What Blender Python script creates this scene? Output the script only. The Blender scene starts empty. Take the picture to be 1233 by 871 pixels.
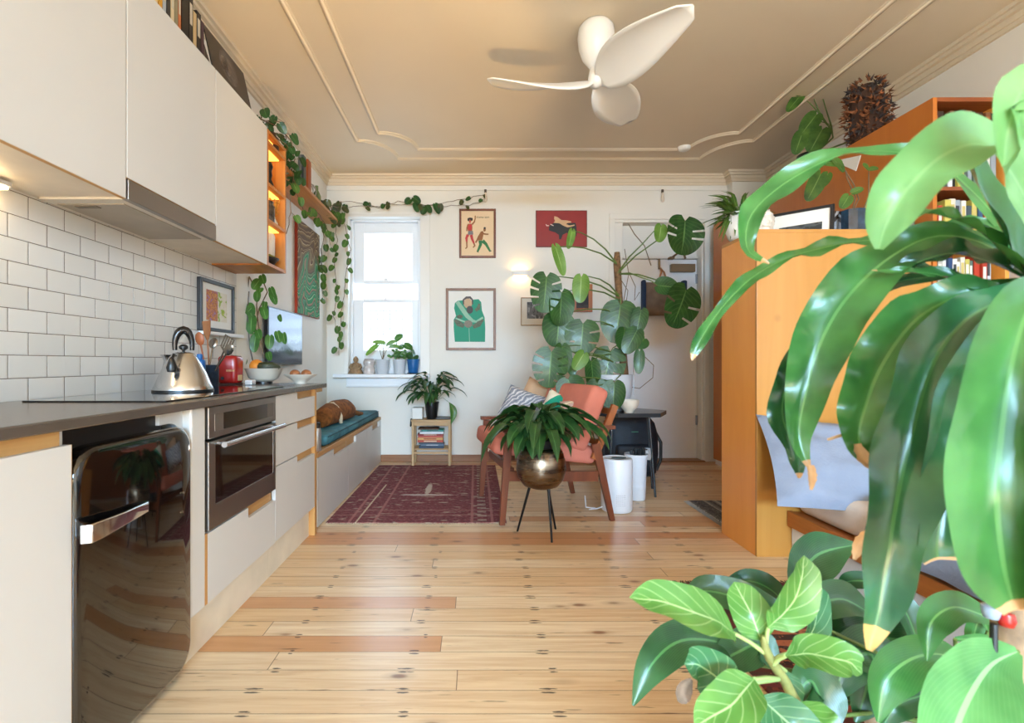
import bpy, bmesh, math, random
from mathutils import Vector, Matrix, noise as mnoise
R = random.Random(7)
SC = bpy.context.scene
COL = SC.collection
PI = math.pi
# ---------------------------------------------------------------- camera geometry (image 1233 x 871)
FPX, VX, VY, CH = 610.0, 572.0, 437.0, 1.02
def at(px, py, Y):            # point of the picture at depth Y
    return Vector(((px - VX) / FPX * Y, Y, CH - (py - VY) / FPX * Y))
def onx(px, py, X):           # point of the picture on the plane x = X
    Y = FPX * X / (px - VX)
    return Vector((X, Y, CH - (py - VY) / FPX * Y))
def onz(px, py, Z=0.0):       # point of the picture on the plane z = Z
    Y = FPX * (CH - Z) / (py - VY)
    return Vector(((px - VX) / FPX * Y, Y, Z))
def yx(px, X):                # depth at which column px meets plane x = X
    return FPX * X / (px - VX)
# ---------------------------------------------------------------- colours and materials
def lin(c):
    c = c / 255.0
    return c / 12.92 if c <= 0.04045 else ((c + 0.055) / 1.055) ** 2.4
def S(r, g, b):
    return (lin(r), lin(g), lin(b), 1.0)
class NT:
    def __init__(s, name):
        s.m = bpy.data.materials.new(name); s.m.use_nodes = True
        s.t = s.m.node_tree; s.b = s.t.nodes['Principled BSDF']; s.out = s.t.nodes['Material Output']
    def n(s, typ, **kw):
        nd = s.t.nodes.new(typ)
        for k, v in kw.items():
            if k in nd.inputs.keys() if isinstance(k, str) else False:
                nd.inputs[k].default_value = v
            else:
                setattr(nd, k, v)
        return nd
    def l(s, a, b): s.t.links.new(a, b)
    def val(s, sock, v):
        if hasattr(v, 'is_linked') or hasattr(v, 'links'): s.l(v, sock)
        else: sock.default_value = v
    def math(s, op, a, b=0.0, c=0.0):
        nd = s.t.nodes.new('ShaderNodeMath'); nd.operation = op
        for i, v in enumerate((a, b, c)): s.val(nd.inputs[i], v)
        return nd.outputs[0]
    def mix(s, f, a, b, mode='MIX'):
        nd = s.t.nodes.new('ShaderNodeMix'); nd.data_type = 'RGBA'; nd.blend_type = mode
        s.val(nd.inputs[0], f); s.val(nd.inputs[6], a); s.val(nd.inputs[7], b)
        return nd.outputs[2]
    def ramp(s, f, stops, interp='LINEAR'):
        nd = s.t.nodes.new('ShaderNodeValToRGB'); cr = nd.color_ramp; cr.interpolation = interp
        while len(cr.elements) > 1: cr.elements.remove(cr.elements[0])
        cr.elements[0].position = stops[0][0]; cr.elements[0].color = stops[0][1]
        for p, c in stops[1:]:
            e = cr.elements.new(p); e.color = c
        s.l(f, nd.inputs[0]); return nd.outputs[0]
    def coord(s, kind='Object', scale=(1, 1, 1), loc=(0, 0, 0), rot=(0, 0, 0)):
        tc = s.t.nodes.new('ShaderNodeTexCoord'); mp = s.t.nodes.new('ShaderNodeMapping')
        s.l(tc.outputs[kind], mp.inputs[0])
        mp.inputs['Scale'].default_value = scale; mp.inputs['Location'].default_value = loc; mp.inputs['Rotation'].default_value = rot
        return mp.outputs[0]
    def noise(s, vec, scale=5, detail=4, rough=0.5, dist=0.0):
        nd = s.t.nodes.new('ShaderNodeTexNoise'); s.l(vec, nd.inputs['Vector'])
        nd.inputs['Scale'].default_value = scale; nd.inputs['Detail'].default_value = detail
        nd.inputs['Roughness'].default_value = rough; nd.inputs['Distortion'].default_value = dist
        return nd.outputs['Fac']
    def bump(s, h, strength=0.2, dist=0.01):
        nd = s.t.nodes.new('ShaderNodeBump'); nd.inputs['Strength'].default_value = strength; nd.inputs['Distance'].default_value = dist
        s.l(h, nd.inputs['Height']); s.l(nd.outputs[0], s.b.inputs['Normal'])
    def set(s, **kw):
        for k, v in kw.items():
            s.val(s.b.inputs[k.replace('_', ' ')], v)
        return s
MATS = {}
def paint(name, col, rough=0.5, metal=0.0, var=0.06, scale=6.0, bump=0.0, bscale=80.0, coat=0.0, spec=0.5):
    """plain surface with a little tonal variation"""
    if name in MATS: return MATS[name]
    t = NT(name); v = t.coord()
    f = t.noise(v, scale, 4)
    dark = tuple(c * (1 - var * 2) for c in col[:3]) + (1,); lite = tuple(min(1, c * (1 + var)) for c in col[:3]) + (1,)
    t.set(Base_Color=t.ramp(f, [(0.3, dark), (0.7, lite)]), Roughness=rough, Metallic=metal)
    t.b.inputs['Coat Weight'].default_value = coat; t.b.inputs['Specular IOR Level'].default_value = spec
    if bump: t.bump(t.noise(v, bscale, 3), bump, 0.005)
    MATS[name] = t.m; return t.m
def woodmat(name, light, dark, axis='Z', rough=0.45, scale=1.0, coat=0.0):
    """wood with grain along one axis"""
    if name in MATS: return MATS[name]
    t = NT(name); k = {'X': (1.2, 22, 22), 'Y': (22, 1.2, 22), 'Z': (22, 22, 1.2)}[axis]
    v = t.coord(scale=tuple(a * scale for a in k))
    f = t.noise(v, 1.0, 6, 0.6, 0.6); g = t.noise(t.coord(scale=(3 * scale,) * 3), 1.0, 2)
    c = t.ramp(f, [(0.28, dark), (0.72, light)])
    t.set(Base_Color=t.mix(t.math('MULTIPLY', g, 0.35), c, dark), Roughness=rough)
    t.b.inputs['Coat Weight'].default_value = coat
    t.bump(f, 0.05, 0.003)
    MATS[name] = t.m; return t.m
def leafmat(name, base, lite, rib, rough=0.35, vein=26.0, veinamt=0.25, ribw=0.03, sharp=14.0, ribamt=1.0, tip=None, trans=0.25, tipstart=0.94, edge=None, slant=0.5):
    """leaf: UV u runs across (0..1), v along (0..1)"""
    if name in MATS: return MATS[name]
    t = NT(name)
    uv = t.n('ShaderNodeUVMap'); sp = t.n('ShaderNodeSeparateXYZ'); t.l(uv.outputs[0], sp.inputs[0])
    u, w = sp.outputs[0], sp.outputs[1]
    d = t.math('ABSOLUTE', t.math('SUBTRACT', u, 0.5))
    rf = t.math('MULTIPLY', t.math('LESS_THAN', d, ribw), ribamt)
    ph = t.math('SUBTRACT', t.math('MULTIPLY', w, vein), t.math('MULTIPLY', d, vein * slant))
    s1 = t.math('POWER', t.math('ABSOLUTE', t.math('COSINE', t.math('MULTIPLY', ph, PI))), sharp)
    n = t.noise(t.coord(), 14, 3)
    c = t.ramp(n, [(0.3, base), (0.75, lite)])
    if edge: c = t.mix(t.math('MULTIPLY', t.math('SMOOTH_MIN', t.math('MULTIPLY', d, 2.0), 1.0, 0.1), 0.0), c, edge)
    c = t.mix(t.math('MULTIPLY', s1, veinamt), c, rib)
    c = t.mix(rf, c, rib)
    if tip:
        tf = t.math('GREATER_THAN', t.math('ADD', w, t.math('MULTIPLY', t.noise(t.coord(), 25, 2), 0.05)), tipstart + 0.025)
        c = t.mix(tf, c, tip)
    t.set(Base_Color=c, Roughness=rough)
    t.b.inputs['Coat Weight'].default_value = 0.08
    t.bump(t.math('ADD', s1, t.math('MULTIPLY', n, 0.4)), 0.12, 0.004)
    tr = t.n('ShaderNodeBsdfTranslucent'); mx = t.n('ShaderNodeMixShader'); mx.inputs[0].default_value = trans
    t.l(t.mix(0.5, c, lite), tr.inputs[0]); t.l(t.b.outputs[0], mx.inputs[1]); t.l(tr.outputs[0], mx.inputs[2]); t.l(mx.outputs[0], t.out.inputs[0])
    MATS[name] = t.m; return t.m
def glow(name, col, strength):
    if name in MATS: return MATS[name]
    t = NT(name); t.set(Base_Color=col, Emission_Color=col, Emission_Strength=strength)
    MATS[name] = t.m; return t.m
# ---------------------------------------------------------------- mesh builder (world coordinates)
class MB:
    def __init__(s): s.v, s.f, s.mi, s.uv, s.cur, s.M = [], [], [], [], 0, Matrix()
    def m(s, i): s.cur = i; return s
    def at(s, M): s.M = M; return s
    def add(s, vs, fs, uvs=None, mats=None):
        o = len(s.v)
        s.v.extend((s.M @ Vector(p)) for p in vs)
        s.uv.extend(uvs if uvs else [(0, 0)] * len(vs))
        for k, f in enumerate(fs):
            s.f.append(tuple(i + o for i in f)); s.mi.append(mats[k] if mats else s.cur)
        return s
    def box(s, x0, x1, y0, y1, z0, z1, r=0.0, seg=2):
        x0, x1 = min(x0, x1), max(x0, x1); y0, y1 = min(y0, y1), max(y0, y1); z0, z1 = min(z0, z1), max(z0, z1)
        vs = [(x, y, z) for z in (z0, z1) for y in (y0, y1) for x in (x0, x1)]
        fs = [(0, 2, 3, 1), (4, 5, 7, 6), (0, 1, 5, 4), (2, 6, 7, 3), (0, 4, 6, 2), (1, 3, 7, 5)]
        if r <= 0: return s.add(vs, fs)
        bm = bmesh.new(); bv = [bm.verts.new(p) for p in vs]
        for f in fs: bm.faces.new([bv[i] for i in f])
        r = min(r, 0.49 * min(x1 - x0, y1 - y0, z1 - z0))
        bmesh.ops.bevel(bm, geom=bm.edges[:], offset=r, segments=seg, affect='EDGES', profile=0.5)
        s.frombm(bm); return s
    def frombm(s, bm):
        bm.verts.index_update()
        s.add([v.co.copy() for v in bm.verts], [tuple(v.index for v in f.verts) for f in bm.faces]); bm.free()
    def tube(s, pts, rad, n=8, caps=True, closed=False):
        pts = [Vector(p) for p in pts]; k = len(pts)
        if not hasattr(rad, '__len__'): rad = [rad] * k
        vs, fs = [], []
        up = None
        for i, p in enumerate(pts):
            a = pts[(i - 1) % k] if (i > 0 or closed) else p; b = pts[(i + 1) % k] if (i < k - 1 or closed) else p
            t = (b - a); t = t.normalized() if t.length > 1e-9 else Vector((0, 0, 1))
            if up is None:
                up = Vector((0, 0, 1)) if abs(t.z) < 0.9 else Vector((1, 0, 0))
            x = t.cross(up); x = x.normalized() if x.length > 1e-6 else Vector((1, 0, 0)); y = x.cross(t).normalized(); up = y
            for j in range(n):
                q = 2 * PI * j / n
                vs.append(p + (x * math.cos(q) + y * math.sin(q)) * rad[i])
        for i in range(k if closed else k - 1):
            for j in range(n):
                a, b = i * n + j, i * n + (j + 1) % n; c = ((i + 1) % k) * n
                fs.append((a, b, c + (j + 1) % n, c + j))
        if caps and not closed:
            fs.append(tuple(range(n))[::-1]); fs.append(tuple((k - 1) * n + j for j in range(n)))
        return s.add(vs, fs)
    def cyl(s, p0, p1, r0, r1=None, n=16): return s.tube([p0, p1], [r0, r0 if r1 is None else r1], n)
    def lathe(s, prof, c=(0, 0, 0), n=24, mats=None, sx=1.0, sy=1.0):
        vs, fs, ms = [], [], []
        for r, z in prof:
            for j in range(n):
                q = 2 * PI * j / n; vs.append((c[0] + r * math.cos(q) * sx, c[1] + r * math.sin(q) * sy, c[2] + z))
        for i in range(len(prof) - 1):
            for j in range(n):
                fs.append((i * n + j, i * n + (j + 1) % n, (i + 1) * n + (j + 1) % n, (i + 1) * n + j)); ms.append(mats[i] if mats else s.cur)
        if prof[0][0] > 1e-5: fs.append(tuple(range(n))[::-1]); ms.append(ms[0])
        if prof[-1][0] > 1e-5: fs.append(tuple((len(prof) - 1) * n + j for j in range(n))); ms.append(ms[-1] if not mats else mats[-1])
        return s.add(vs, fs, None, ms)
    def prism(s, poly, fn, a, b):
        """poly 2-D outline; fn(u, v, w) -> point; extruded from w=a to w=b"""
        k = len(poly); vs = [fn(u, v, a) for u, v in poly] + [fn(u, v, b) for u, v in poly]
        fs = [tuple(range(k))[::-1], tuple(range(k, 2 * k))] + [(i, (i + 1) % k, k + (i + 1) % k, k + i) for i in range(k)]
        return s.add(vs, fs)
    def grid(s, fn, nu, nv, uvs=False):
        vs = [fn(i / nu, j / nv) for j in range(nv + 1) for i in range(nu + 1)]
        uv = [(i / nu, j / nv) for j in range(nv + 1) for i in range(nu + 1)]
        fs = [(j * (nu + 1) + i, j * (nu + 1) + i + 1, (j + 1) * (nu + 1) + i + 1, (j + 1) * (nu + 1) + i) for j in range(nv) for i in range(nu)]
        return s.add(vs, fs, uv)
    def ribbon(s, pts, wid, nrm, fold=0.15, wave=0.0, wn=5.0, cols=6, rows=22, ph=0.0, twist=0.0):
        """a leaf blade along a smooth path: wid = full widths at the path points, nrm = facing hint (vector or list)"""
        P = [Vector(p) for p in pts]; k = len(P)
        if hasattr(nrm, 'x'): nrm = [nrm] * k
        nrm = [Vector(q) for q in nrm]
        def sm(arr, t):
            x = t * (k - 1); i = min(int(x), k - 2); f = x - i
            p0, p1, p2, p3 = arr[max(i - 1, 0)], arr[i], arr[i + 1], arr[min(i + 2, k - 1)]
            return 0.5 * ((2 * p1) + (p2 - p0) * f + (2 * p0 - 5 * p1 + 4 * p2 - p3) * f * f + (3 * p1 - p0 - 3 * p2 + p3) * f ** 3)
        vs, uv = [], []
        for j in range(rows + 1):
            t = j / rows; c = sm(P, t); d = (sm(P, min(1, t + 0.02)) - sm(P, max(0, t - 0.02)))
            d = d.normalized() if d.length > 1e-9 else Vector((0, 0, 1))
            nn = sm(nrm, t); side = d.cross(nn); side = side.normalized() if side.length > 1e-6 else Vector((1, 0, 0))
            nn = side.cross(d).normalized()
            if twist:
                rt = Matrix.Rotation(twist * t, 3, d); side = rt @ side; nn = rt @ nn
            w = max(0.0006, sm(wid, t)) / 2
            for i in range(cols + 1):
                u = i / cols * 2 - 1
                off = -abs(u) ** 1.3 * fold * w * 2 * -1 + (wave * w * math.sin(t * wn * 2 * PI + ph + (0 if u > 0 else 1.3)) * abs(u) ** 2)
                vs.append(c + side * (u * w) + nn * off); uv.append((i / cols, t))
        fs = [(j * (cols + 1) + i, j * (cols + 1) + i + 1, (j + 1) * (cols + 1) + i + 1, (j + 1) * (cols + 1) + i) for j in range(rows) for i in range(cols)]
        return s.add(vs, fs, uv)
    def heart(s, base, tip, nrm, width, cup=0.15, curl=0.25, split=(), M=14, lobe=0.16, rad=(0, .35, .7, 1.0)):
        """heart shaped leaf: base = petiole end, tip, facing normal, full width; split = outline steps cut open (monstera)"""
        base, tip, nrm = Vector(base), Vector(tip), Vector(nrm)
        L = (tip - base).length; d = (tip - base).normalized(); sd = d.cross(nrm).normalized(); nn = sd.cross(d).normalized()
        def P(x, y):
            return base + d * y * L + sd * x * width + nn * (cup * width * (abs(x) * 2) ** 2 * 0.5 - curl * L * max(0, y) ** 2 * 0.5)
        for sg in (-1, 1):
            vs, uv = [], []
            for i in range(M + 1):
                t = 0.10 + (PI - 0.10) * i / M
                oy = 0.5 - lobe / 2 - (0.5 + lobe / 2) * math.cos(t) if False else (1 - lobe * 0) * (0.42 - (0.42 + lobe) * math.cos(t)) if t < PI / 2 else 0.42 + 0.58 * -math.cos(t)
                ox = 0.5 * max(0.0, math.sin(t)) ** 0.72 * (1.0 + 0.10 * math.cos(t))
                if t > PI * 0.5: ox *= 1 - 0.25 * ((t - PI / 2) / (PI / 2)) ** 2
                my = min(1.0, max(0.0, (i / M) ** 1.1))
                for r in rad:
                    vs.append(P(sg * (ox * r), my + (oy - my) * r)); uv.append((0.5 + sg * 0.5 * r, my * 0.98))
            nr = len(rad); fs = []
            for i in range(M):
                for q in range(nr - 1):
                    if i in split and q >= 1: continue
                    a, b, c, e = i * nr + q, i * nr + q + 1, (i + 1) * nr + q + 1, (i + 1) * nr + q
                    fs.append((a, b, c, e) if sg > 0 else (a, e, c, b))
            s.add(vs, fs, uv)
        return s
# ---------------------------------------------------------------- objects
def wloc(o):
    v = Vector((0, 0, 0))
    while o is not None: v = v + o.location; o = o.parent
    return v
def tag(o, label=None, cat=None, group=None, kind=None):
    if label: o['label'] = label
    if cat: o['category'] = cat
    if group: o['group'] = group
    if kind: o['kind'] = kind
    return o
def thing(name, label, cat, loc, group=None):
    o = bpy.data.objects.new(name, None); COL.objects.link(o); o.location = Vector(loc); o.empty_display_size = 0.05
    return tag(o, label, cat, group)
def obj(name, mb, mats, parent=None, smooth=None, loc=None, label=None, solid=0.0, sub=0):
    """link the builder's shape as one mesh; smooth = sharp-edge angle in degrees"""
    org = wloc(parent) if parent is not None else (Vector(loc) if loc is not None else Vector((0, 0, 0)))
    me = bpy.data.meshes.new(name)
    me.from_pydata([v - org for v in mb.v], [], mb.f)
    if not isinstance(mats, (list, tuple)): mats = [mats]
    for q in mats: me.materials.append(q)
    if len(mats) > 1: me.polygons.foreach_set('material_index', mb.mi)
    if any(q != (0, 0) for q in mb.uv):
        ul = me.uv_layers.new(name='UVMap')
        for lp in me.loops: ul.data[lp.index].uv = mb.uv[lp.vertex_index]
    if smooth:
        me.polygons.foreach_set('use_smooth', [True] * len(me.polygons))
        if smooth < 180: me.set_sharp_from_angle(angle=math.radians(smooth))
    me.update()
    o = bpy.data.objects.new(name, me); COL.objects.link(o)
    if parent is not None: o.parent = parent
    else: o.location = org
    if sub:
        md = o.modifiers.new('s', 'SUBSURF'); md.levels = sub; md.render_levels = sub
    if solid:
        md = o.modifiers.new('t', 'SOLIDIFY'); md.thickness = solid; md.offset = 0
    if label: o['label'] = label
    return o
def one(name, mb, mats, label, cat, loc, group=None, kind=None, **kw):
    """a thing that is a single mesh"""
    return tag(obj(name, mb, mats, None, loc=loc, **kw), label, cat, group, kind)
def struct(name, mb, mats, **kw):
    return tag(obj(name, mb, mats, **kw), kind='structure')
def T(loc=(0, 0, 0), rz=0, rx=0, ry=0):
    return Matrix.Translation(Vector(loc)) @ Matrix.Rotation(rz, 4, 'Z') @ Matrix.Rotation(ry, 4, 'Y') @ Matrix.Rotation(rx, 4, 'X')
def star2(n, r0, r1, ph=0): return [((r0 if i % 2 == 0 else r1) * math.cos(ph + PI * i / n), (r0 if i % 2 == 0 else r1) * math.sin(ph + PI * i / n)) for i in range(2 * n)]
def cushion(mb, w, h, d, M, pinch=0.12, n=10):
    """soft pillow, w x h with thickness d, in the local x-z plane, facing local -y"""
    for sg in (-1, 1):
        vs = []; fs = []
        for j in range(n + 1):
            for i in range(n + 1):
                u, v = i / n * 2 - 1, j / n * 2 - 1
                e = max(0.0, (1 - u ** 4)) ** 0.5 * max(0.0, (1 - v ** 4)) ** 0.5
                pu = 1 - pinch * (1 - v * v) * 0.5 * abs(u) ** 2 ; pv = 1 - pinch * (1 - u * u) * 0.5 * abs(v) ** 2
                wob = 0.06 * d * mnoise.noise(Vector((u * 2.1, v * 2.3, sg * 3.1 + w * 7)))
                vs.append(M @ Vector((u * w / 2 * pu, sg * (e * d / 2 + (wob if e > 0.2 else 0)), v * h / 2 * pv)))
        for j in range(n):
            for i in range(n):
                a = j * (n + 1) + i
                fs.append((a, a + 1, a + n + 2, a + n + 1) if sg < 0 else (a, a + n + 1, a + n + 2, a + 1))
        uv = [(i / n, j / n) for j in range(n + 1) for i in range(n + 1)]
        mb.add(vs, fs, uv)
    return mb
# ================================================================ THE SETTING
XL, XR, YB, YF, ZC = -1.53, 2.95, 5.23, -4.60, 2.95
WALL = paint('wall_paint', S(233, 229, 221), 0.6, var=0.012, scale=1.5, bump=0.03, bscale=60)
CEIL = paint('ceiling_paint', S(222, 206, 182), 0.65, var=0.02, scale=1.2)
TRIM = paint('trim_paint', S(236, 232, 226), 0.4, var=0.01)
SILLW = paint('sill_paint', S(236, 237, 240), 0.35, var=0.01)
def floor_mat():
    t = NT('pine_boards'); v = t.coord(); sp = t.n('ShaderNodeSeparateXYZ'); t.l(v, sp.inputs[0])
    x, y = sp.outputs[0], sp.outputs[1]
    q = t.math('DIVIDE', y, 0.105); row = t.math('FLOOR', q); fy = t.math('FRACT', q)
    wn = t.n('ShaderNodeTexWhiteNoise', noise_dimensions='1D'); t.l(row, wn.inputs['W'])
    qx = t.math('ADD', t.math('DIVIDE', x, 4.6), t.math('MULTIPLY', wn.outputs[0], 7.3)); seg = t.math('FLOOR', qx); fx = t.math('FRACT', qx)
    w2 = t.n('ShaderNodeTexWhiteNoise', noise_dimensions='2D'); cb = t.n('ShaderNodeCombineXYZ'); t.l(row, cb.inputs[0]); t.l(seg, cb.inputs[1]); t.l(cb.outputs[0], w2.inputs['Vector'])
    rv = w2.outputs[0]
    off = t.n('ShaderNodeCombineXYZ'); t.l(t.math('MULTIPLY', rv, 40.0), off.inputs[0]); t.l(t.math('MULTIPLY', row, 3.7), off.inputs[2])
    va = t.n('ShaderNodeVectorMath', operation='ADD'); t.l(v, va.inputs[0]); t.l(off.outputs[0], va.inputs[1])
    mp = t.n('ShaderNodeMapping'); t.l(va.outputs[0], mp.inputs[0]); mp.inputs['Scale'].default_value = (1.3, 26, 1)
    g = t.noise(mp.outputs[0], 1.6, 6, 0.62, 0.8)
    base = t.ramp(rv, [(0.0, S(228, 194, 150)), (0.3, S(236, 210, 172)), (0.62, S(224, 186, 138)), (0.84, S(240, 216, 180)), (0.92, S(204, 142, 92)), (1.0, S(210, 156, 106))])
    c = t.mix(t.math('MULTIPLY', t.ramp(g, [(0.38, (0, 0, 0, 1)), (0.72, (1, 1, 1, 1))]), 0.55), base, S(188, 132, 80), 'MIX')
    mk = t.n('ShaderNodeMapping'); t.l(va.outputs[0], mk.inputs[0]); mk.inputs['Scale'].default_value = (3.0, 7.0, 1)
    vo = t.n('ShaderNodeTexVoronoi'); t.l(mk.outputs[0], vo.inputs['Vector']); vo.inputs['Scale'].default_value = 1.0
    kn = t.ramp(vo.outputs['Distance'], [(0.0, (1, 1, 1, 1)), (0.055, (0.9, 0.9, 0.9, 1)), (0.10, (0.25, .25, .25, 1)), (0.2, (0, 0, 0, 1))])
    c = t.mix(t.math('MULTIPLY', kn, 0.85), c, S(120, 66, 30))
    ms = t.n('ShaderNodeMapping'); t.l(va.outputs[0], ms.inputs[0]); ms.inputs['Scale'].default_value = (5.0, 60.0, 1)
    st = t.ramp(t.noise(ms.outputs[0], 1.0, 3, 0.55), [(0.675, (0, 0, 0, 1)), (0.73, (1, 1, 1, 1))])
    c = t.mix(t.math('MULTIPLY', st, 0.75), c, S(84, 48, 26))
    # dark iron-stained nail holes over the joists, at the board edges
    jx = t.math('DIVIDE', t.math('ADD', x, .67), .46); jc = t.math('FLOOR', t.math('ADD', jx, .5)); dx = t.math('MULTIPLY', t.math('SUBTRACT', jx, jc), .46)
    de = t.math('MULTIPLY', t.math('MINIMUM', fy, t.math('SUBTRACT', 1.0, fy)), .105)
    w3 = t.n('ShaderNodeTexWhiteNoise', noise_dimensions='2D'); c3 = t.n('ShaderNodeCombineXYZ'); t.l(t.math('FLOOR', t.math('ADD', q, .5)), c3.inputs[0]); t.l(jc, c3.inputs[1]); t.l(c3.outputs[0], w3.inputs['Vector'])
    dx = t.math('DIVIDE', t.math('ADD', dx, t.math('MULTIPLY', t.math('SUBTRACT', w3.outputs[0], .5), .05)), t.math('ADD', .012, t.math('MULTIPLY', w3.outputs[0], .034))); dv = t.math('DIVIDE', t.math('SUBTRACT', de, .009), .0065)
    ee = t.math('ADD', t.math('ADD', t.math('MULTIPLY', dx, dx), t.math('MULTIPLY', dv, dv)), t.math('MULTIPLY', t.noise(t.coord(scale=(60, 160, 1)), 1.0, 2), 1.1))
    c = t.mix(t.math('MULTIPLY', t.ramp(ee, [(.75, (1, 1, 1, 1)), (1.15, (0, 0, 0, 1))]), .9), c, S(58, 42, 36))
    gap = t.math('LESS_THAN', fy, 0.022); gx = t.math('LESS_THAN', fx, 0.0006); gm = t.math('MAXIMUM', gap, gx)
    c = t.mix(t.math('MULTIPLY', gm, 0.85), c, S(92, 54, 28))
    t.set(Base_Color=c, Roughness=t.math('ADD', 0.24, t.math('MULTIPLY', g, 0.16)))
    t.b.inputs['Coat Weight'].default_value = 0.25; t.b.inputs['Coat Roughness'].default_value = 0.2
    t.bump(t.math('SUBTRACT', t.math('MULTIPLY', g, 0.25), gm), 0.25, 0.002)
    return t.m
def tile_mat():
    t = NT('subway_tile'); v = t.coord(); sp = t.n('ShaderNodeSeparateXYZ'); t.l(v, sp.inputs[0]); y, z = sp.outputs[1], sp.outputs[2]
    rz = t.math('DIVIDE', t.math('SUBTRACT', z, 1.045), 0.0772); row = t.math('FLOOR', rz); fz = t.math('FRACT', rz)
    od = t.math('MULTIPLY', t.math('FLOORED_MODULO', t.math('ADD', row, 1.0), 2.0), 0.5)
    ry = t.math('ADD', t.math('DIVIDE', t.math('SUBTRACT', y, 1.65), 0.152), od); fy = t.math('FRACT', ry)
    dz = t.math('MULTIPLY', t.math('MINIMUM', fz, t.math('SUBTRACT', 1.0, fz)), 0.0772); dy = t.math('MULTIPLY', t.math('MINIMUM', fy, t.math('SUBTRACT', 1.0, fy)), 0.152)
    d = t.math('MINIMUM', dz, dy); gm = t.math('LESS_THAN', d, 0.0012)
    w2 = t.n('ShaderNodeTexWhiteNoise', noise_dimensions='2D'); cb = t.n('ShaderNodeCombineXYZ'); t.l(row, cb.inputs[0]); t.l(t.math('FLOOR', ry), cb.inputs[1]); t.l(cb.outputs[0], w2.inputs['Vector'])
    c = t.mix(w2.outputs[0], S(218, 216, 211), S(227, 225, 221))
    c = t.mix(gm, c, S(92, 76, 64))
    t.set(Base_Color=c, Roughness=t.math('ADD', 0.16, t.math('MULTIPLY', gm, 0.7)))
    h = t.math('MINIMUM', t.math('DIVIDE', d, 0.005), 1.0)
    t.bump(h, 0.35, 0.003)
    return t.m
struct('floor', MB().box(XL - 0.3, XR + 0.3, YF - 0.2, 5.75, -0.12, 0.0), floor_mat())
struct('ceiling', MB().box(XL - 0.3, XR + 0.3, YF - 0.2, YB + 0.3, ZC, ZC + 0.12), CEIL)
struct('wall_left', MB().box(XL - 0.3, XL, YF, YB + 0.3, 0, ZC), WALL)
# window opening and door recess in the back wall
WX0, WX1, WZ0, WZ1 = -1.303, -0.565, 0.905, 2.52
DX0, DX1, DZ1 = 1.445, 2.366, 2.50
w = MB()
for b in ((XL, WX0, 0, ZC), (WX0, WX1, 0, WZ0), (WX0, WX1, WZ1, ZC), (WX1, DX0, 0, ZC), (DX0, DX1, DZ1, ZC), (DX1, XR, 0, ZC)):
    w.box(b[0], b[1], YB, YB + 0.30, b[2], b[3])
w.box(DX0, DX1, YB + 0.16, YB + 0.30, 0, DZ1)
w.box(2.60, XR, 5.12, YB, 0, ZC)
struct('wall_back', w, WALL)
# right wall and front wall each have a large window, both outside the picture
RW = (-1.30, 0.70, 0.95, 2.45); FW = (-1.25, 1.90, 0.30, 2.50)
w = MB()
for b in ((YF - 0.2, RW[0], 0, ZC), (RW[1], YB + 0.3, 0, ZC), (RW[0], RW[1], 0, RW[2]), (RW[0], RW[1], RW[3], ZC)):
    w.box(XR, XR + 0.25, b[0], b[1], b[2], b[3])
struct('wall_right', w, WALL)
w = MB()
for b in ((XL - 0.3, FW[0], 0, ZC), (FW[1], XR + 0.25, 0, ZC), (FW[0], FW[1], 0, FW[2]), (FW[0], FW[1], FW[3], ZC)):
    w.box(b[0], b[1], YF - 0.25, YF, b[2], b[3])
struct('wall_front', w, WALL)
w = MB(); x = XR + 0.10
for a, b, c, d in ((RW[0], RW[1], RW[2], RW[2] + .06), (RW[0], RW[1], RW[3] - .06, RW[3]), (RW[0], RW[0] + .06, RW[2], RW[3]), (RW[1] - .06, RW[1], RW[2], RW[3]), (-.33, -.27, RW[2], RW[3])):
    w.box(x, x + .05, a, b, c, d, .006)
struct('window_2', w, TRIM)
w = MB(); y = YF - 0.15
for a, b, c, d in ((FW[0], FW[1], FW[2], FW[2] + .06), (FW[0], FW[1], FW[3] - .06, FW[3]), (FW[0], FW[0] + .06, FW[2], FW[3]), (FW[1] - .06, FW[1], FW[2], FW[3]), (.20, .26, FW[2], FW[3])):
    w.box(a, b, y, y + .05, c, d, .006)
struct('window_3', w, TRIM)
# cornice: stepped plaster bands following the walls
def cornice():
    m = MB()
    prof = ((0.075, 0.0, 0.022), (0.055, 0.022, 0.042), (0.030, 0.042, 0.075), (0.018, 0.075, 0.10))
    for d, a, b in prof:
        z0, z1 = ZC - b, ZC - a
        e = .0004
        for (x0, y0), (x1, y1), (ax, ay), (bx, by) in (((XL, YF), (XL, YB), (d, 0), (d, -d)), ((XL, YB), (2.60, YB), (d, -d), (-d, -d)), ((2.60, YB), (2.60, 5.12), (-d, -d), (-d, -d)), ((2.60, 5.12), (XR, 5.12), (-d, -d), (-d, -d)), ((XR, 5.12), (XR, YF), (-d, -d), (-d, 0))):
            m.prism([(x0, y0), (x1, y1), (x1 + bx, y1 + by), (x0 + ax, y0 + ay)], lambda u, v, w: (u, v, w), z0, z1)
    return m
struct('trim_1', cornice(), CEIL)
m = MB().box(XL, 2.60, YB - 0.018, YB, 2.795, 2.82, 0.006)
struct('trim_2', m, WALL)
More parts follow.
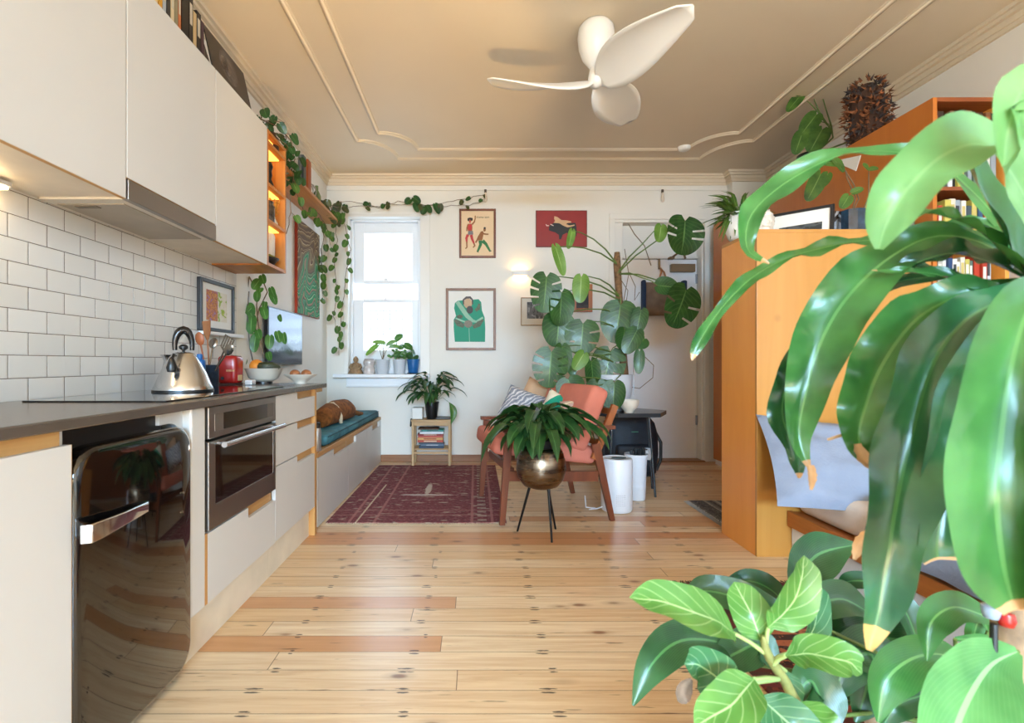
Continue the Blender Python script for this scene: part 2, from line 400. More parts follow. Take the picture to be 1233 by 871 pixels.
# raised plaster beads on the ceiling with scooped corners
def bead(x0, x1, y1, rx, ry):
    m = MB(); path = []
    def arc(cx, cy, ax, ay, q0, q1, n=10):
        return [(cx + ax * math.cos(q0 + (q1 - q0) * i / n), cy + ay * math.sin(q0 + (q1 - q0) * i / n)) for i in range(n + 1)]
    path = [(x0, YF + 0.4)] + arc(x0, y1, rx, ry, -PI / 2, 0) + arc(x1, y1, rx, ry, PI, 1.5 * PI) + [(x1, YF + 0.4)]
    P = [Vector((a, b, ZC)) for a, b in path]
    m.tube(P, 0.017, 8)
    Q = [p + (Vector(((x0 + x1) / 2, 1.8, ZC)) - p).normalized() * 0.030 for p in P]
    m.tube(Q, 0.009, 6)
    return m
struct('trim_3', bead(-0.82, 2.22, 4.59, 0.30, 0.34), CEIL, smooth=50)
struct('trim_4', bead(-1.03, 2.425, 4.80, 0.30, 0.40), CEIL, smooth=50)
SKB = woodmat('skirting_wood', S(176, 124, 84), S(128, 82, 50), 'X', 0.4)
struct('baseboard_back', MB().box(-0.97, DX0 - 0.02, YB - 0.018, YB, 0, 0.072, 0.004), SKB)
struct('baseboard_right', MB().box(XR - 0.018, XR, 0.0, 2.6, 0, 0.10, 0.004), TRIM)
# ---------------- window_1 (back wall)
YW = 5.33
def wz(py): return CH - (py - VY) / FPX * YW
def wx(px): return (px - VX) / FPX * YW
m = MB(); gx0, gx1 = wx(437.6), wx(496)
for a, b, c, d, y0, y1 in ((WX0, wx(426), WZ0, WZ1, 5.30, 5.44), (wx(503.5), WX1, WZ0, WZ1, 5.30, 5.44), (WX0, WX1, wz(267.5), WZ1, 5.30, 5.44), (WX0, WX1, WZ0, WZ0 + .05, 5.28, 5.50)):
    m.box(a, b, y0, y1, c, d, 0.006)
win = struct('window_1', m, SILLW)
m = MB()
for a, b, c, d, y in ((wx(426), gx0, wz(341), wz(267.5), 5.37), (gx1, wx(503.5), wz(341), wz(267.5), 5.37), (gx0, gx1, wz(280), wz(267.5), 5.37), (gx0, gx1, wz(341.5), wz(337), 5.37),
                      (wx(426), gx0, WZ0 + .05, wz(361), 5.335), (gx1, wx(503.5), WZ0 + .05, wz(361), 5.335), (gx0, gx1, wz(364.5), wz(360.5), 5.335), (gx0, gx1, WZ0 + .05, wz(422), 5.335)):
    m.box(a, b, y, y + .035, c, d, 0.004)
m.box(wx(463), wx(466), 5.325, 5.345, wz(361), wz(358)); m.box(wx(462), wx(466), 5.36, 5.38, wz(337), wz(334.5))
obj('window_sash', m, SILLW, win)
def glass_mat():
    t = NT('window_glass'); g = t.n('ShaderNodeBsdfTransparent'); gl = t.n('ShaderNodeBsdfGlossy'); gl.inputs['Roughness'].default_value = 0.02
    mx = t.n('ShaderNodeMixShader'); mx.inputs[0].default_value = 0.06
    t.l(g.outputs[0], mx.inputs[1]); t.l(gl.outputs[0], mx.inputs[2]); t.l(mx.outputs[0], t.out.inputs[0]); return t.m
GLASS = glass_mat()
obj('window_pane', MB().box(gx0 - .005, gx1 + .005, 5.385, 5.389, wz(341), wz(279)), GLASS, win)
obj('window_pane', MB().box(gx0 - .005, gx1 + .005, 5.350, 5.354, wz(423), wz(362)), GLASS, win)
m = MB().box(WX0 - 0.135, -0.46, 5.11, 5.34, 0.868, 0.905, 0.006); m.box(WX0 - 0.02, -0.50, 5.21, 5.235, 0.77, 0.868, 0.004)
m.box(WX0 - 0.02, -0.50, 5.20, 5.235, 0.77, 0.79, 0.004)
struct('trim_5', m, SILLW)
m = MB()   # architraves round the window
m.box(WX0 - 0.045, WX0, 5.205, 5.235, 0.905, WZ1, 0.004); m.box(WX1 + 0.0, WX1 + 0.10, 5.212, 5.235, 0.905, WZ1 + .02, 0.004)
m.box(WX0 - 0.045, WX1 + 0.10, 5.203, 5.235, WZ1 + .0203, WZ1 + .05, 0.004); m.box(WX0 - 0.045, WX1 - .0003, 5.205, 5.235, WZ1 + .0003, WZ1 + .02, 0.002)
struct('trim_6', m, TRIM)
# white steel grille outside the lower sash
t = MB()
for k in range(9):
    xx = gx0 - .02 + k * (gx1 - gx0 + .04) / 8; t.cyl((xx, 5.47, 0.95), (xx, 5.47, 1.63), 0.006, n=6)
    for z in (1.52, 1.36, 1.2): t.tube([(xx + .03 * math.cos(q), 5.47, z + .03 * math.sin(q)) for q in [i * PI / 5 for i in range(10)]], 0.004, 5, closed=True)
for z in (1.58, 1.0): t.cyl((gx0 - .06, 5.47, z), (gx1 + .06, 5.47, z), 0.007, n=6)
one('security_grille', t, paint('grille_paint', S(225, 228, 232), 0.5), 'white ornamental steel grille outside the lower pane of the bright window', 'grille', (0, 5.47, .95))
# ---------------- door_1
DY = YB + 0.12
def dp(px, py): return at(px, py, DY)
a = dp(747, 312.7); b = dp(839, 551)
m = MB().box(a.x, b.x, DY, DY + 0.04, 0.012, a.z, 0.003)
DOORM = paint('door_paint', S(240, 240, 242), 0.4, var=0.01)
door = struct('door_1', m, DOORM)
m = MB()
for px in (838.7,):
    for py in (336, 506):
        c = dp(px, py); m.box(c.x - .012, c.x + .008, DY - .012, DY + .01, c.z - .05, c.z + .05, .003)
HINGE = paint('hinge_steel', S(150, 152, 158), 0.35, 0.8)
obj('door_hinge', m, HINGE, door)
m = MB()   # jambs, head, fanlight panel and architrave
m.box(DX0, a.x - .006, YB + .02, YB + .16, 0, DZ1, .003); m.box(b.x + .006, DX1, YB + .02, YB + .16, 0, DZ1, .003)
m.box(a.x - .02, b.x + .02, DY - .01, YB + .16, a.z + .008, a.z + .03, .003); m.box(a.x - .02, b.x + .02, DY + .02, YB + .16, a.z + .03, DZ1)
m.box(DX0, DX1, YB + .0, YB + .16, DZ1 - .03, DZ1, .003)
for x0, x1, z0, z1 in ((DX0 - .06, DX0, 0, DZ1), (DX1, DX1 + .05, 0, DZ1), (DX0 - .06, DX1 + .05, DZ1 + .0003, DZ1 + .06)):
    m.box(x0, x1, YB - .014, YB + .01, z0, z1, .004)
struct('trim_7', m, WALL)
struct('trim_8', MB().box(DX0, DX1, YB - .03, YB + .14, 0, 0.012, .003), SKB)
m = MB(); c = dp(822, 324); m.box(c.x - .14, c.x + .115, DY - .055, DY, c.z - .04, c.z + .045, .008)
cl = thing('door_closer', 'bronze door closer with a bent arm at the top of the white door', 'door closer', (c.x, DY, c.z))
BRZ = paint('bronze', S(128, 106, 78), 0.4, 0.5)
obj('closer_body', m, BRZ, cl)
p = [dp(806, 312), dp(819, 302), dp(823, 313)]
m = MB()
for i in range(2): m.tube([p[i] - Vector((0, .07, 0)), p[i + 1] - Vector((0, .05, 0))], 0.011, 6)
m.box(p[0].x - .02, p[0].x + .03, DY - .07, DY, p[0].z - .012, p[0].z + .012, .003)
obj('closer_arm', m, BRZ, cl)
# tiled splashback on the left wall
struct('wall_left_tiles', MB().box(XL - 0.01, XL + 0.008, -0.6, 3.23, 0.888, 1.60), tile_mat())
# ================================================================ KITCHEN
WHITE = paint('cabinet_white', S(214, 213, 211), 0.42, var=0.012, scale=2.0)
PLY = woodmat('ply_edge', S(216, 172, 112), S(176, 126, 70), 'Y', 0.5)
PLYV = woodmat('ply_upright', S(222, 172, 104), S(186, 128, 66), 'Z', 0.45)
STEEL = paint('brushed_steel', S(150, 142, 134), 0.30, 0.9, var=0.05, scale=3)
CHROME = paint('chrome', S(226, 226, 228), 0.08, 1.0, var=0.01)
DARKG = paint('dark_glass', S(16, 14, 13), 0.06, 0.0, var=0.0, coat=0.5)
BLACKP = paint('black_plastic', S(20, 20, 21), 0.35)
XF, XP = -0.945, -0.98          # cabinet fronts, plinth
def zf(px, py, X=XF): return onx(px, py, X).z
Y0, Y1, Y2, Y3, Y4 = 1.19, 1.79, yx(331.6, XF), yx(379, XF), 3.10
OV0 = yx(249.6, XF)
def front(mb, y0, y1, z0, z1, cut=None, X=XF, ch=0.04, th=0.018):
    """flat front panel; cut = (ya, yb) finger notch in the top edge"""
    if not cut: poly = [(y0, z0), (y1, z0), (y1, z1), (y0, z1)]
    else:
        ya, yb = cut; r = 0.014
        poly = [(y0, z0), (y1, z0)]
        if yb < y1 - .004: poly += [(y1, z1), (yb, z1), (yb, z1 - ch)]
        else: poly += [(y1, z1 - ch)]
        poly += [(ya + r, z1 - ch)] + [(ya + r - r * math.sin(q), z1 - ch + r - r * math.cos(q)) for q in (PI / 8, PI / 4, 3 * PI / 8, PI / 2)] + [(ya, z1), (y0, z1)]
    mb.prism(poly, lambda u, v, w: (X - w, u, v), 0, th)
    return mb
# worktop
TOPM = paint('worktop_laminate', S(108, 98, 90), 0.22, 0.35, var=0.05, scale=8)
m = MB().box(XL, -0.925, -0.75, 3.165, 0.866, 0.893, 0.004)
one('worktop', m, TOPM, 'long brown-grey metal kitchen worktop running along the tiled wall', 'worktop', (XL, 1.2, .866))
# base unit nearest the camera
def unit(label, y0, y1):
    c = thing('kitchen_cabinet', label, 'cabinet', (XL, (y0 + y1) / 2, 0), 'base cabinets under the worktop')
    return c
c = unit('white base cabinet with a tall plain door, left of the black fridge', -0.75, Y0)
obj('carcass', MB().box(XL + .01, XF - .02, -0.75, Y0 - .006, .10, .866), WHITE, c)
obj('finger_rail', MB().box(XF - .05, XF - .015, -0.75, Y0 - .02, .828, .862), PLY, c)
d = obj('door', front(MB(), 0.56, Y0 - .004, .105, .828), WHITE, c)
obj('edge_strip', MB().box(XF - .018, XF - .0005, Y0 - .004, Y0 - .002, .105, .828), PLY, d)
d = obj('door', front(MB(), -0.1, 0.555, .105, .828), WHITE, c)
obj('plinth', MB().box(XP - .02, XP, -0.75, Y0 - .01, 0, .10), WHITE, c)
# black fridge
fr = thing('fridge', 'glossy black retro bar fridge with chrome handle under the worktop', 'fridge', (-1.2, 1.45, 0))
FB = paint('black_enamel', S(14, 11, 10), 0.07, var=0.0, coat=1.0)
fy0, fy1, fz0, fz1, FX = Y0 + .001, yx(231.5, -0.94), .025, .815, -0.938
m = MB(); r = .075; prof = []
for cy, cz, q0 in ((fy1 - r, fz1 - r, 0), (fy0 + r, fz1 - r, PI / 2), (fy0 + r, fz0 + r, PI), (fy1 - r, fz0 + r, 1.5 * PI)):
    for i in range(9): q = q0 + PI / 2 * i / 8; prof.append((cy + r * math.cos(q), cz + r * math.sin(q)))
rings = [(0, -.045, 1.0), (1, -.012, 1.0), (2, -.004, .985), (3, 0.0, .955)]
cyc, czc = (fy0 + fy1) / 2, (fz0 + fz1) / 2
vs, fs = [], []
for _, dx, k in rings:
    hy, hz = (fy1 - fy0) / 2, (fz1 - fz0) / 2; iy, iz = (1 - k) * .35, (1 - k) * .35
    for y, z in prof: vs.append((FX + dx, cyc + (y - cyc) * (1 - iy / hy), czc + (z - czc) * (1 - iz / hz)))
n = len(prof)
for i in range(3):
    for j in range(n): fs.append((i * n + j, i * n + (j + 1) % n, (i + 1) * n + (j + 1) % n, (i + 1) * n + j))
fs.append(tuple(3 * n + j for j in range(n))); fs.append(tuple(range(n))[::-1])
m.add(vs, fs)
fd = obj('door', m, FB, fr, smooth=40)
m = MB().box(XL + .05, FX - .047, fy0, fy1, .03, .80, .02, 3)
obj('body', m, FB, fr)
obj('gap_shade', MB().box(-1.45, FX - .05, fy0, fy1 - .09, .805, .8635), BLACKP, fr)  # black block gives the gap above the fridge door its dark shade
h0, h1 = onx(97, 645, FX + .055), onx(181, 622, FX + .02); h0.y += .035
m = MB()
P = [Vector((FX - .002, h1.y + .008, .618)), Vector((FX + .022, h1.y - .02, .618)), Vector((FX + .036, (h0.y + h1.y) / 2, .620)), Vector((FX + .044, h0.y + .05, .622)), Vector((FX + .044, h0.y + .01, .622)), Vector((FX + .030, h0.y + .004, .622)), Vector((FX + .018, h0.y + .03, .622)), Vector((FX - .002, h0.y + .05, .622))]
hh = [.010, .014, .017, .021, .022, .022, .020, .014]
vs, fs = [], []
for i, p in enumerate(P):
    a = P[max(i - 1, 0)]; b = P[min(i + 1, len(P) - 1)]; d = (b - a).normalized(); nrm = Vector((-d.y, d.x, 0)) * .006
    for sx, sz in ((-1, -1), (1, -1), (1, 1), (-1, 1)): vs.append(p + nrm * sx + Vector((0, 0, hh[i] * sz)))
for i in range(len(P) - 1):
    for j in range(4): fs.append((i * 4 + j, i * 4 + (j + 1) % 4, i * 4 + 4 + (j + 1) % 4, i * 4 + 4 + j))
fs += [(0, 3, 2, 1), tuple(len(vs) - 4 + j for j in range(4))]
m.add(vs, fs)
o = obj('handle', m, CHROME, fd, smooth=50, label='chrome fridge handle')
md = o.modifiers.new('b', 'BEVEL'); md.width = .004; md.segments = 2
m = MB()
for px, py in ((220, 593.5), (220, 617)):
    p = onx(px, py, FX + .001); obj('door_stud', MB().cyl(p, p + Vector((.004, 0, 0)), .0035, n=10), CHROME, fd)
for dy in (fy0 + .05, fy1 - .05): obj('foot', MB().cyl((-1.05, dy, 0), (-1.05, dy, .032), .018, n=12), BLACKP, fr)
# white panel framing the fridge on its right, oven unit, drawer unit
oc = thing('oven_cabinet', 'white oven housing cabinet between the black fridge and the drawer stack', 'cabinet', (XL, 2.0, 0), 'base cabinets under the worktop')
m = MB()
r = .075; y1 = yx(247.5, XF); pl = [(fy1 + .002, .165), (y1, .165), (y1, .866), (fy0 + .22, .866), (fy0 + .22, .85)]
m.box(XL + .01, XF, fy1 + .004, y1, .165, .866, .006)
cpoly = [(fy1 - .12, .866), (fy1 + .006, .866), (fy1 + .006, fz1 - .07)] + [(fy1 - .07 + .0765 * math.cos(q), fz1 - .07 + .081 * math.sin(q)) for q in [PI / 2 * i / 8 for i in range(9)]] + [(fy1 - .12, fz1 + .011)]
m.prism(cpoly, lambda u, v, w: (XF - .03 - w, u, v), 0, .012)
obj('side_panel', m, WHITE, oc, label='white panel rounding the fridge corner')
obj('carcass', MB().box(XL + .01, XF - .05, y1 + .006, Y2, .17, .415), WHITE, oc)
z42 = .421
d = obj('drawer', front(MB(), OV0 + .004, Y2 - .002, .168, z42 - .006, (yx(299, XF), Y2 - .002), ch=.045), WHITE, oc)
obj('finger_rail', MB().box(XF - .045, XF - .019, OV0 + .02, Y2 - .004, .35, z42 - .004), PLY, d)
obj('edge_strip', MB().box(XF - .022, XF - .0005, OV0 - .014, OV0 + .003, .168, z42 - .004), PLYV, oc)
m = MB().box(XP - .02, XP, fy1 + .02, Y2, 0, .168)
obj('plinth', m, paint('plinth_white', S(232, 222, 204), 0.45), oc)
obj('plinth_end', MB().box(XP - .02, XP + .001, fy1 + .006, fy1 + .02, 0, .168), PLYV, oc)
# oven
ov = thing('oven', 'built-in stainless steel oven with dark glass door and bar handle', 'oven', (XL + .1, 2.07, .42))
oz0, oz1, ozs = .423, .862, onx(249.6, 531, XF).z
obj('body', MB().box(XL + .06, XF - .03, OV0 + .006, Y2 - .01, oz0 + .004, oz1 - .003), BLACKP, ov)
m = MB(); yA, yB = OV0 + .002, Y2 - .006; XO = XF + .004
pz0, pz1 = ozs + .028, oz1 - .028
m.box(XF - .03, XO, yA, yB, ozs + .004, oz1, .002)
cp = obj('control_panel', m, STEEL, ov)
obj('display', MB().box(XO - .001, XO + .0015, yA + .105, yB - .10, pz0, pz1), DARKG, cp)
obj('button_pad', MB().box(XO - .001, XO + .0012, yA + .04, yA + .104, pz0, pz1, .0005), paint('pad_steel', S(128, 118, 108), .4, .6), cp)
obj('button_pad', MB().box(XO - .001, XO + .0012, yB - .099, yB - .035, pz0, pz1, .0005), paint('pad_steel', S(128, 118, 108), .4, .6), cp)
m = MB(); dz1 = ozs - .006; gz0, gz1 = oz0 + .085, dz1 - .012
m.box(XF - .03, XO, yA, yA + .048, oz0, dz1, .002); m.box(XF - .03, XO, yB - .03, yB, oz0, dz1, .002)
m.box(XF - .03, XO, yA + .04, yB - .02, oz0, gz0, .002); m.box(XF - .03, XO, yA + .04, yB - .02, gz1, dz1, .002)
od = obj('door', m, STEEL, ov)
obj('glass', MB().box(XF - .02, XO - .0015, yA + .047, yB - .029, gz0 - .002, gz1 + .002), DARKG, od)
hz = onx(268, 537, XF + .045).z
m = MB().cyl((XF + .042, yA + .035, hz), (XF + .042, yB + .005, hz), .0105, n=14)
for y in (yA + .075, yB - .035): m.cyl((XF, y, hz), (XF + .042, y, hz), .007, n=10)
obj('handle', m, paint('handle_steel', S(200, 200, 204), .25, .9), od, smooth=40)
# drawers
dc = thing('drawer_cabinet', 'white three-drawer cabinet with cut-out plywood finger pulls right of the oven', 'cabinet', (XL, 2.65, 0), 'base cabinets under the worktop')
obj('carcass', MB().box(XL + .01, XF - .05, Y2 + .001, Y3, .17, .86), WHITE, dc)
obj('plinth', MB().box(XP - .02, XP, Y2 + .0005, 2.985, 0, .168), paint('plinth_white', S(232, 222, 204), .45), dc)
for z0, z1 in ((.708, .862), (.530, .702), (.172, .524)):
    d = obj('drawer', front(MB(), Y2 + .003, Y3 - .003, z0, z1, (yx(358, XF), Y3 - .003), ch=.038), WHITE, dc)
    obj('finger_rail', MB().box(XF - .045, XF - .019, Y2 + .02, Y3 - .004, z1 - .07, z1 - .001), PLY, d)
obj('end_panel', MB().box(XL + .01, XF + .0, Y3, Y3 + .035, .0, .866, .002), PLYV, dc)
m = MB().box(-1.03, XP + .005, 3.0, 3.0 + .018, 0, .17); m.box(XP - .06, XP + .004, 2.985, 3.12, 0, .17)
obj('leg_panel', m, PLYV, dc)
obj('overhang_batten', MB().box(-1.3, -0.95, 3.06, 3.15, .842, .866), PLY, dc)
# bench seat
BX = -0.97; by0, by1 = 3.125, YB - .004
bn = thing('storage_bench', 'low white storage bench with plywood top edge running from the drawers to the back wall', 'bench', (XL, 4.2, 0))
obj('carcass', MB().box(XL + .005, BX - .02, by0, by1, .0, .455), WHITE, bn)
obj('top', MB().box(XL + .005, BX, by0, by1, .432, .462, .003), PLY, bn)
ys = [by0, yx(419.5, BX), yx(442, BX), by1]
for i, (ya, yb, ca, cb) in enumerate(((ys[0], ys[1], yx(402, BX), None), (ys[1], ys[2], None, yx(428.5, BX)), (ys[2], ys[3], yx(448.5, BX), yx(456.5, BX)))):
    cut = None
    if i == 0: cut = (ca, ys[1] - .003)
    if i == 1: cut = None
    if i == 2: cut = (ca, cb)
    mb = MB()
    if i == 1:   # notch in the left top corner
        y0, y1, z0, z1 = ya + .002, yb - .002, .005, .428
        mb.prism([(y0, z0), (y1, z0), (y1, z1), (cb, z1), (cb, z1 - .05), (y0, z1 - .05)], lambda u, v, w: (BX - w, u, v), 0, .018)
    else: front(mb, ya + .002, yb - .002, .005, .428, cut, X=BX, ch=.05)
    o = obj('door', mb, WHITE, bn)
    obj('finger_rail', MB().box(BX - .04, BX - .019, ya + .004, yb - .004, .36, .43), PLY, o)
# range hood + upper cabinets
XU, uz0, uz1 = -1.20, 1.590, 2.376
ud = [-0.2, 0.55, 1.14, yx(152.5, XU), yx(259.8, XU), yx(322, XU), yx(344.5, XU)]
def upper(label, y0, y1, z0=uz0):
    u = thing('wall_cabinet', label, 'cabinet', (XL, (y0 + y1) / 2, uz0), 'white wall cabinets over the worktop')
    obj('carcass', MB().box(XL + .002, XU - .019, y0 + .001, y1 - .001, uz0 + .004, uz1), paint('carcass_white', S(228, 218, 204), .45), u)
    o = obj('door', MB().box(XU - .018, XU, y0 + .003, y1 - .003, z0 - .004, uz1 + .004, .0015), WHITE, u)
    obj('edge_strip', MB().box(XU - .016, XU - .002, y1 - .0035, y1 - .0012, z0 - .002, uz1 + .002), PLYV, o)
    obj('edge_strip', MB().box(XU - .016, XU - .002, y0 + .002, y1 - .002, z0 - .0055, z0 - .003), PLY, o)
    return u
upper('white wall cabinet with a plain door left of the range hood', ud[1], ud[3])
upper('white wall cabinet above the steel range hood', ud[3], ud[4], onx(200, 237.4, XU).z)
upper('white wall cabinet right of the range hood, next to the open plywood shelves', ud[4], ud[5])
hd = thing('range_hood', 'slim stainless steel slide-out range hood under the middle wall cabinet', 'range hood', (XL, 2.03, 1.59))
hz1 = onx(200, 237.4, XU).z - .010
obj('front_strip', MB().box(XU - .02, XU + .004, ud[3] + .004, ud[4] - .004, uz0 - .006, hz1, .002), STEEL, hd)
obj('filter', MB().box(XU - .29, XU - .05, ud[3] + .06, ud[4] - .03, uz0 - .006, uz0 + .006, .002), paint('filter_metal', S(176, 164, 148), .4, .5), hd)
obj('base_plate', MB().box(XU - .31, XU - .012, ud[3] + .01, ud[4] - .01, uz0 - .003, uz0 + .006), paint('hood_white', S(226, 218, 208), .4), hd)
m = MB().box(XU - .24, XU - .16, ud[3] + .075, ud[3] + .10, uz0 - .0085, uz0 - .005, .001)
obj('filter_catch', m, paint('catch_grey', S(120, 108, 94), .5), hd)
# cooktop
m = MB().box(-1.44, -0.985, yx(75, -1.15) + .35, 2.72, .893, .898, .002)
cy0, cy1 = 1.55, 2.70
ck = one('cooktop', MB().box(-1.45, -0.99, 1.62, 2.62, .893, .8985, .002), DARKG, 'flat black glass cooktop let into the worktop beneath the kettle', 'cooktop', (-1.2, 2.1, .893))
# under-cabinet lamp
ul = thing('cabinet_lamp', 'bright under-cabinet lamp at the left edge above the tiles', 'lamp', (-1.48, 1.40, 1.56))
obj('lamp_body', MB().box(-1.515, -1.46, 1.15, 1.60, 1.572, 1.588, .004), WHITE, ul)
obj('diffuser', MB().box(-1.512, -1.463, 1.16, 1.59, 1.562, 1.572, .003), glow('lamp_glow', S(255, 220, 165), 22.0), ul)
# ---------------- open plywood shelf unit at the end of the wall cabinets
OPLY = woodmat('oiled_ply', S(206, 140, 66), S(166, 100, 40), 'Y', .4)
OPLYV = woodmat('oiled_ply_upright', S(200, 134, 62), S(160, 94, 38), 'Z', .4)
sy0, sy1 = ud[5], ud[6]
os_ = thing('shelf_unit', 'narrow open plywood shelf unit at the end of the white wall cabinets', 'shelf unit', (XL, (sy0 + sy1) / 2, uz0))
zs = [uz0 - .004, onx(335, 283, XU - .16).z - .05, 1.93, 2.13, uz1]
def shz(py, px=334): return onx(px, py, XU).z
zb = [uz0 - .004, shz(274), shz(232), shz(184)]
for y in (sy0 + .0095, sy1 - .009): obj('side_panel', MB().box(XL + .002, XU, y - .009, y + .009, uz0 - .004, uz1), OPLYV, os_)
obj('back_panel', MB().box(XL + .002, XL + .012, sy0, sy1, uz0, uz1), OPLYV, os_)
for z in zb + [uz1 - .018]: obj('shelf', MB().box(XL + .002, XU - .001, sy0 + .018, sy1 - .018, z, z + .018), OPLY, os_)
# long high shelf
ly0, ly1, lx1, lz = sy1, 4.886, -1.298, 2.358
hs = one('wall_shelf', MB().box(XL + .001, lx1, ly0 + .002, ly1, lz, lz + .022, .002), OPLY, 'long narrow plywood shelf high on the left wall leading to the window', 'shelf', (XL, 4.1, lz))
# timber board with knot behind the shelf: lower face is the same plank
# ================================================================ THINGS ON THE WORKTOP
ZT = .8931
def top(px, Y): return Vector(((px - VX) / FPX * Y, Y, ZT))
STL = paint('polished_steel', S(206, 208, 212), 0.2, 1.0, var=0.02)
k = top(221, 2.17); k.z = .8987
kt = thing('kettle', 'polished steel conical whistling kettle on the black glass cooktop', 'kettle', k)
obj('body', MB().lathe([(.0, 0), (.108, 0), (.114, .006), (.114, .014), (.105, .034), (.088, .08), (.070, .115), (.052, .146), (.046, .153), (.0, .158)], k, 40), STL, kt, smooth=35)
obj('base_rim', MB().lathe([(.100, 0), (.117, .0005), (.117, .007), (.112, .009)], k, 40), BLACKP, kt, smooth=35)
o = obj('lid', MB().lathe([(.046, .152), (.040, .162), (.016, .168), (.0, .168)], k, 30), STL, kt, smooth=60)
obj('lid_knob', MB().lathe([(.0, .166), (.006, .167), (.006, .174), (.017, .182), (.018, .192), (.010, .199), (.0, .2)], k, 20), BLACKP, o, smooth=60)
d = Vector((.55, -.83, 0)).normalized(); sdv = Vector((.83, .55, 0))
m = MB(); arc = []
for i in range(13):
    q = -.25 + (PI + .5) * i / 12; arc.append(k + sdv * (.033 * math.cos(q)) + Vector((0, 0, .192 + .070 * math.sin(q))))
m.tube(arc, [.009, .010, .012, .014, .016, .017, .018, .017, .016, .014, .012, .010, .009], 10)
obj('handle', m, paint('kettle_handle', S(60, 58, 58), .2, .8), kt, smooth=60)
m = MB(); sp = k + Vector((.02, -.085, .085))
m.tube([k + Vector((.015, -.06, .075)), k + Vector((.02, -.10, .105)), k + Vector((.02, -.118, .128))], [.018, .014, .011], 12)
sp_o = obj('spout', m, STL, kt, smooth=60)
m = MB(); q0 = k + Vector((.02, -.118, .132)); m.lathe([(.0, -.05), (.016, -.048), (.020, -.03), (.013, -.006), (.010, .004), (.005, .012), (0, .014)], q0, 14)
m.tube([q0, q0 + Vector((0, .015, .022)), q0 + Vector((0, .03, .018))], [.006, .006, .004], 8)
obj('whistle', m, BLACKP, sp_o, smooth=60)
v = top(203, 2.33)
vt = one('vase', MB().lathe([(0, 0), (.040, 0), (.044, .01), (.038, .05), (.024, .11), (.020, .135), (.026, .152), (.034, .163), (.031, .164), (.018, .14), (0, .13)], v, 24), STL, 'slim polished metal vase with flared mouth behind the kettle', 'vase', v, smooth=60)
b = top(240.5, 2.52)
bt = thing('soap_bottle', 'bright blue bottle with pale writing behind the kettle', 'bottle', b)
BLU = paint('blue_plastic', S(24, 104, 178), .35)
obj('body', MB().box(b.x - .026, b.x + .026, b.y - .018, b.y + .018, ZT, ZT + .145, .014, 3), BLU, bt, smooth=50)
obj('cap', MB().lathe([(0, .145), (.013, .145), (.013, .17), (0, .172)], b, 14), BLU, bt, smooth=50)
m = MB()
for z, w in ((.128, .03), (.12, .024), (.085, .006), (.05, .022), (.043, .026), (.036, .018)): m.box(b.x - w / 2, b.x + w / 2, b.y - .0192, b.y - .0178, ZT + z, ZT + z + .0035)
obj('label_print', m, paint('pale_print', S(190, 224, 240), .5), bt)
c = top(253.5, 2.66)
ct = thing('utensil_crock', 'dark blue utensil crock between blue bottle and red toaster', 'crock', c)
CROCK = paint('crock_blue', S(46, 62, 84), .35, var=.3, scale=40)
obj('body', MB().lathe([(0, 0), (.036, 0), (.040, .006), (.040, .112), (.042, .116), (.038, .116), (.036, .02), (0, .02)], c, 26), CROCK, ct, smooth=40)
COP = woodmat('spoon_wood', S(182, 104, 58), S(140, 74, 38), 'Z', .45); SPW = woodmat('spatula_wood', S(170, 112, 70), S(134, 82, 48), 'Z', .5)
UT = paint('utensil_steel', S(150, 140, 128), .25, .9)
def utensil(name, label, head, tipv, mt, kind):
    r0 = c + Vector((R.uniform(-.02, .02), R.uniform(-.02, .02), .025)); t = Vector(tipv); d = (t - r0)
    root = thing(name, label, 'utensil', r0, 'utensils in the blue crock')
    n = d.normalized(); e = t - n * head
    obj('handle', MB().tube([r0, e], [.004, .0045], 8), mt, root, smooth=60)
    m = MB()
    if kind == 'spoon':
        pr = []
        for j in range(9):
            a = PI * j / 8; pr.append((e + n * head * (1 - math.cos(a)) / 2, max(.002, math.sin(a) * .024)))
        sd = n.cross(Vector((0, 1, 0))).normalized(); nn = sd.cross(n)
        vs = []; fs = []
        for p, w in pr:
            for q in range(10): A = 2 * PI * q / 10; vs.append(p + sd * w * math.cos(A) + nn * (w * .30 * math.sin(A)))
        for j in range(8):
            for q in range(10): fs.append((j * 10 + q, j * 10 + (q + 1) % 10, (j + 1) * 10 + (q + 1) % 10, (j + 1) * 10 + q))
        m.add(vs, fs)
    else:
        sd = n.cross(Vector((.3, 1, 0))).normalized(); nn = sd.cross(n); w = .026 if kind == 'flat' else .030
        def pl(u, vv, ww): return e + sd * u + n * vv + nn * ww
        if kind == 'flat': m.prism([(-.006, 0), (.006, 0), (w * .8, head * .35), (w, head), (-w, head), (-w * .8, head * .35)], pl, -.0025, .0025)
        else:
            for i in range(5): m.prism([(-w + i * w * .5 - .004, head * .2), (-w + i * w * .5 + .004, head * .2), (-w + i * w * .5 + .004, head), (-w + i * w * .5 - .004, head)], pl, -.001, .001)
            m.prism([(-.004, 0), (.004, 0), (w + .004, head * .2), (-w - .004, head * .2)], pl, -.001, .001); m.prism([(-w, head * .93), (w, head * .93), (w, head), (-w, head)], pl, -.001, .001)
    obj('head', m, mt, root, smooth=50)
U = lambda px, py, Y: at(px, py, Y)
utensil('wooden_spoon', 'reddish wooden spoon standing in the crock, beside the flat wooden spatula', .07, U(239, 400, 2.62), COP, 'spoon')
utensil('wooden_spatula', 'flat-ended brown wooden spatula rising highest from the crock', .10, U(248.5, 386.5, 2.66), SPW, 'flat')
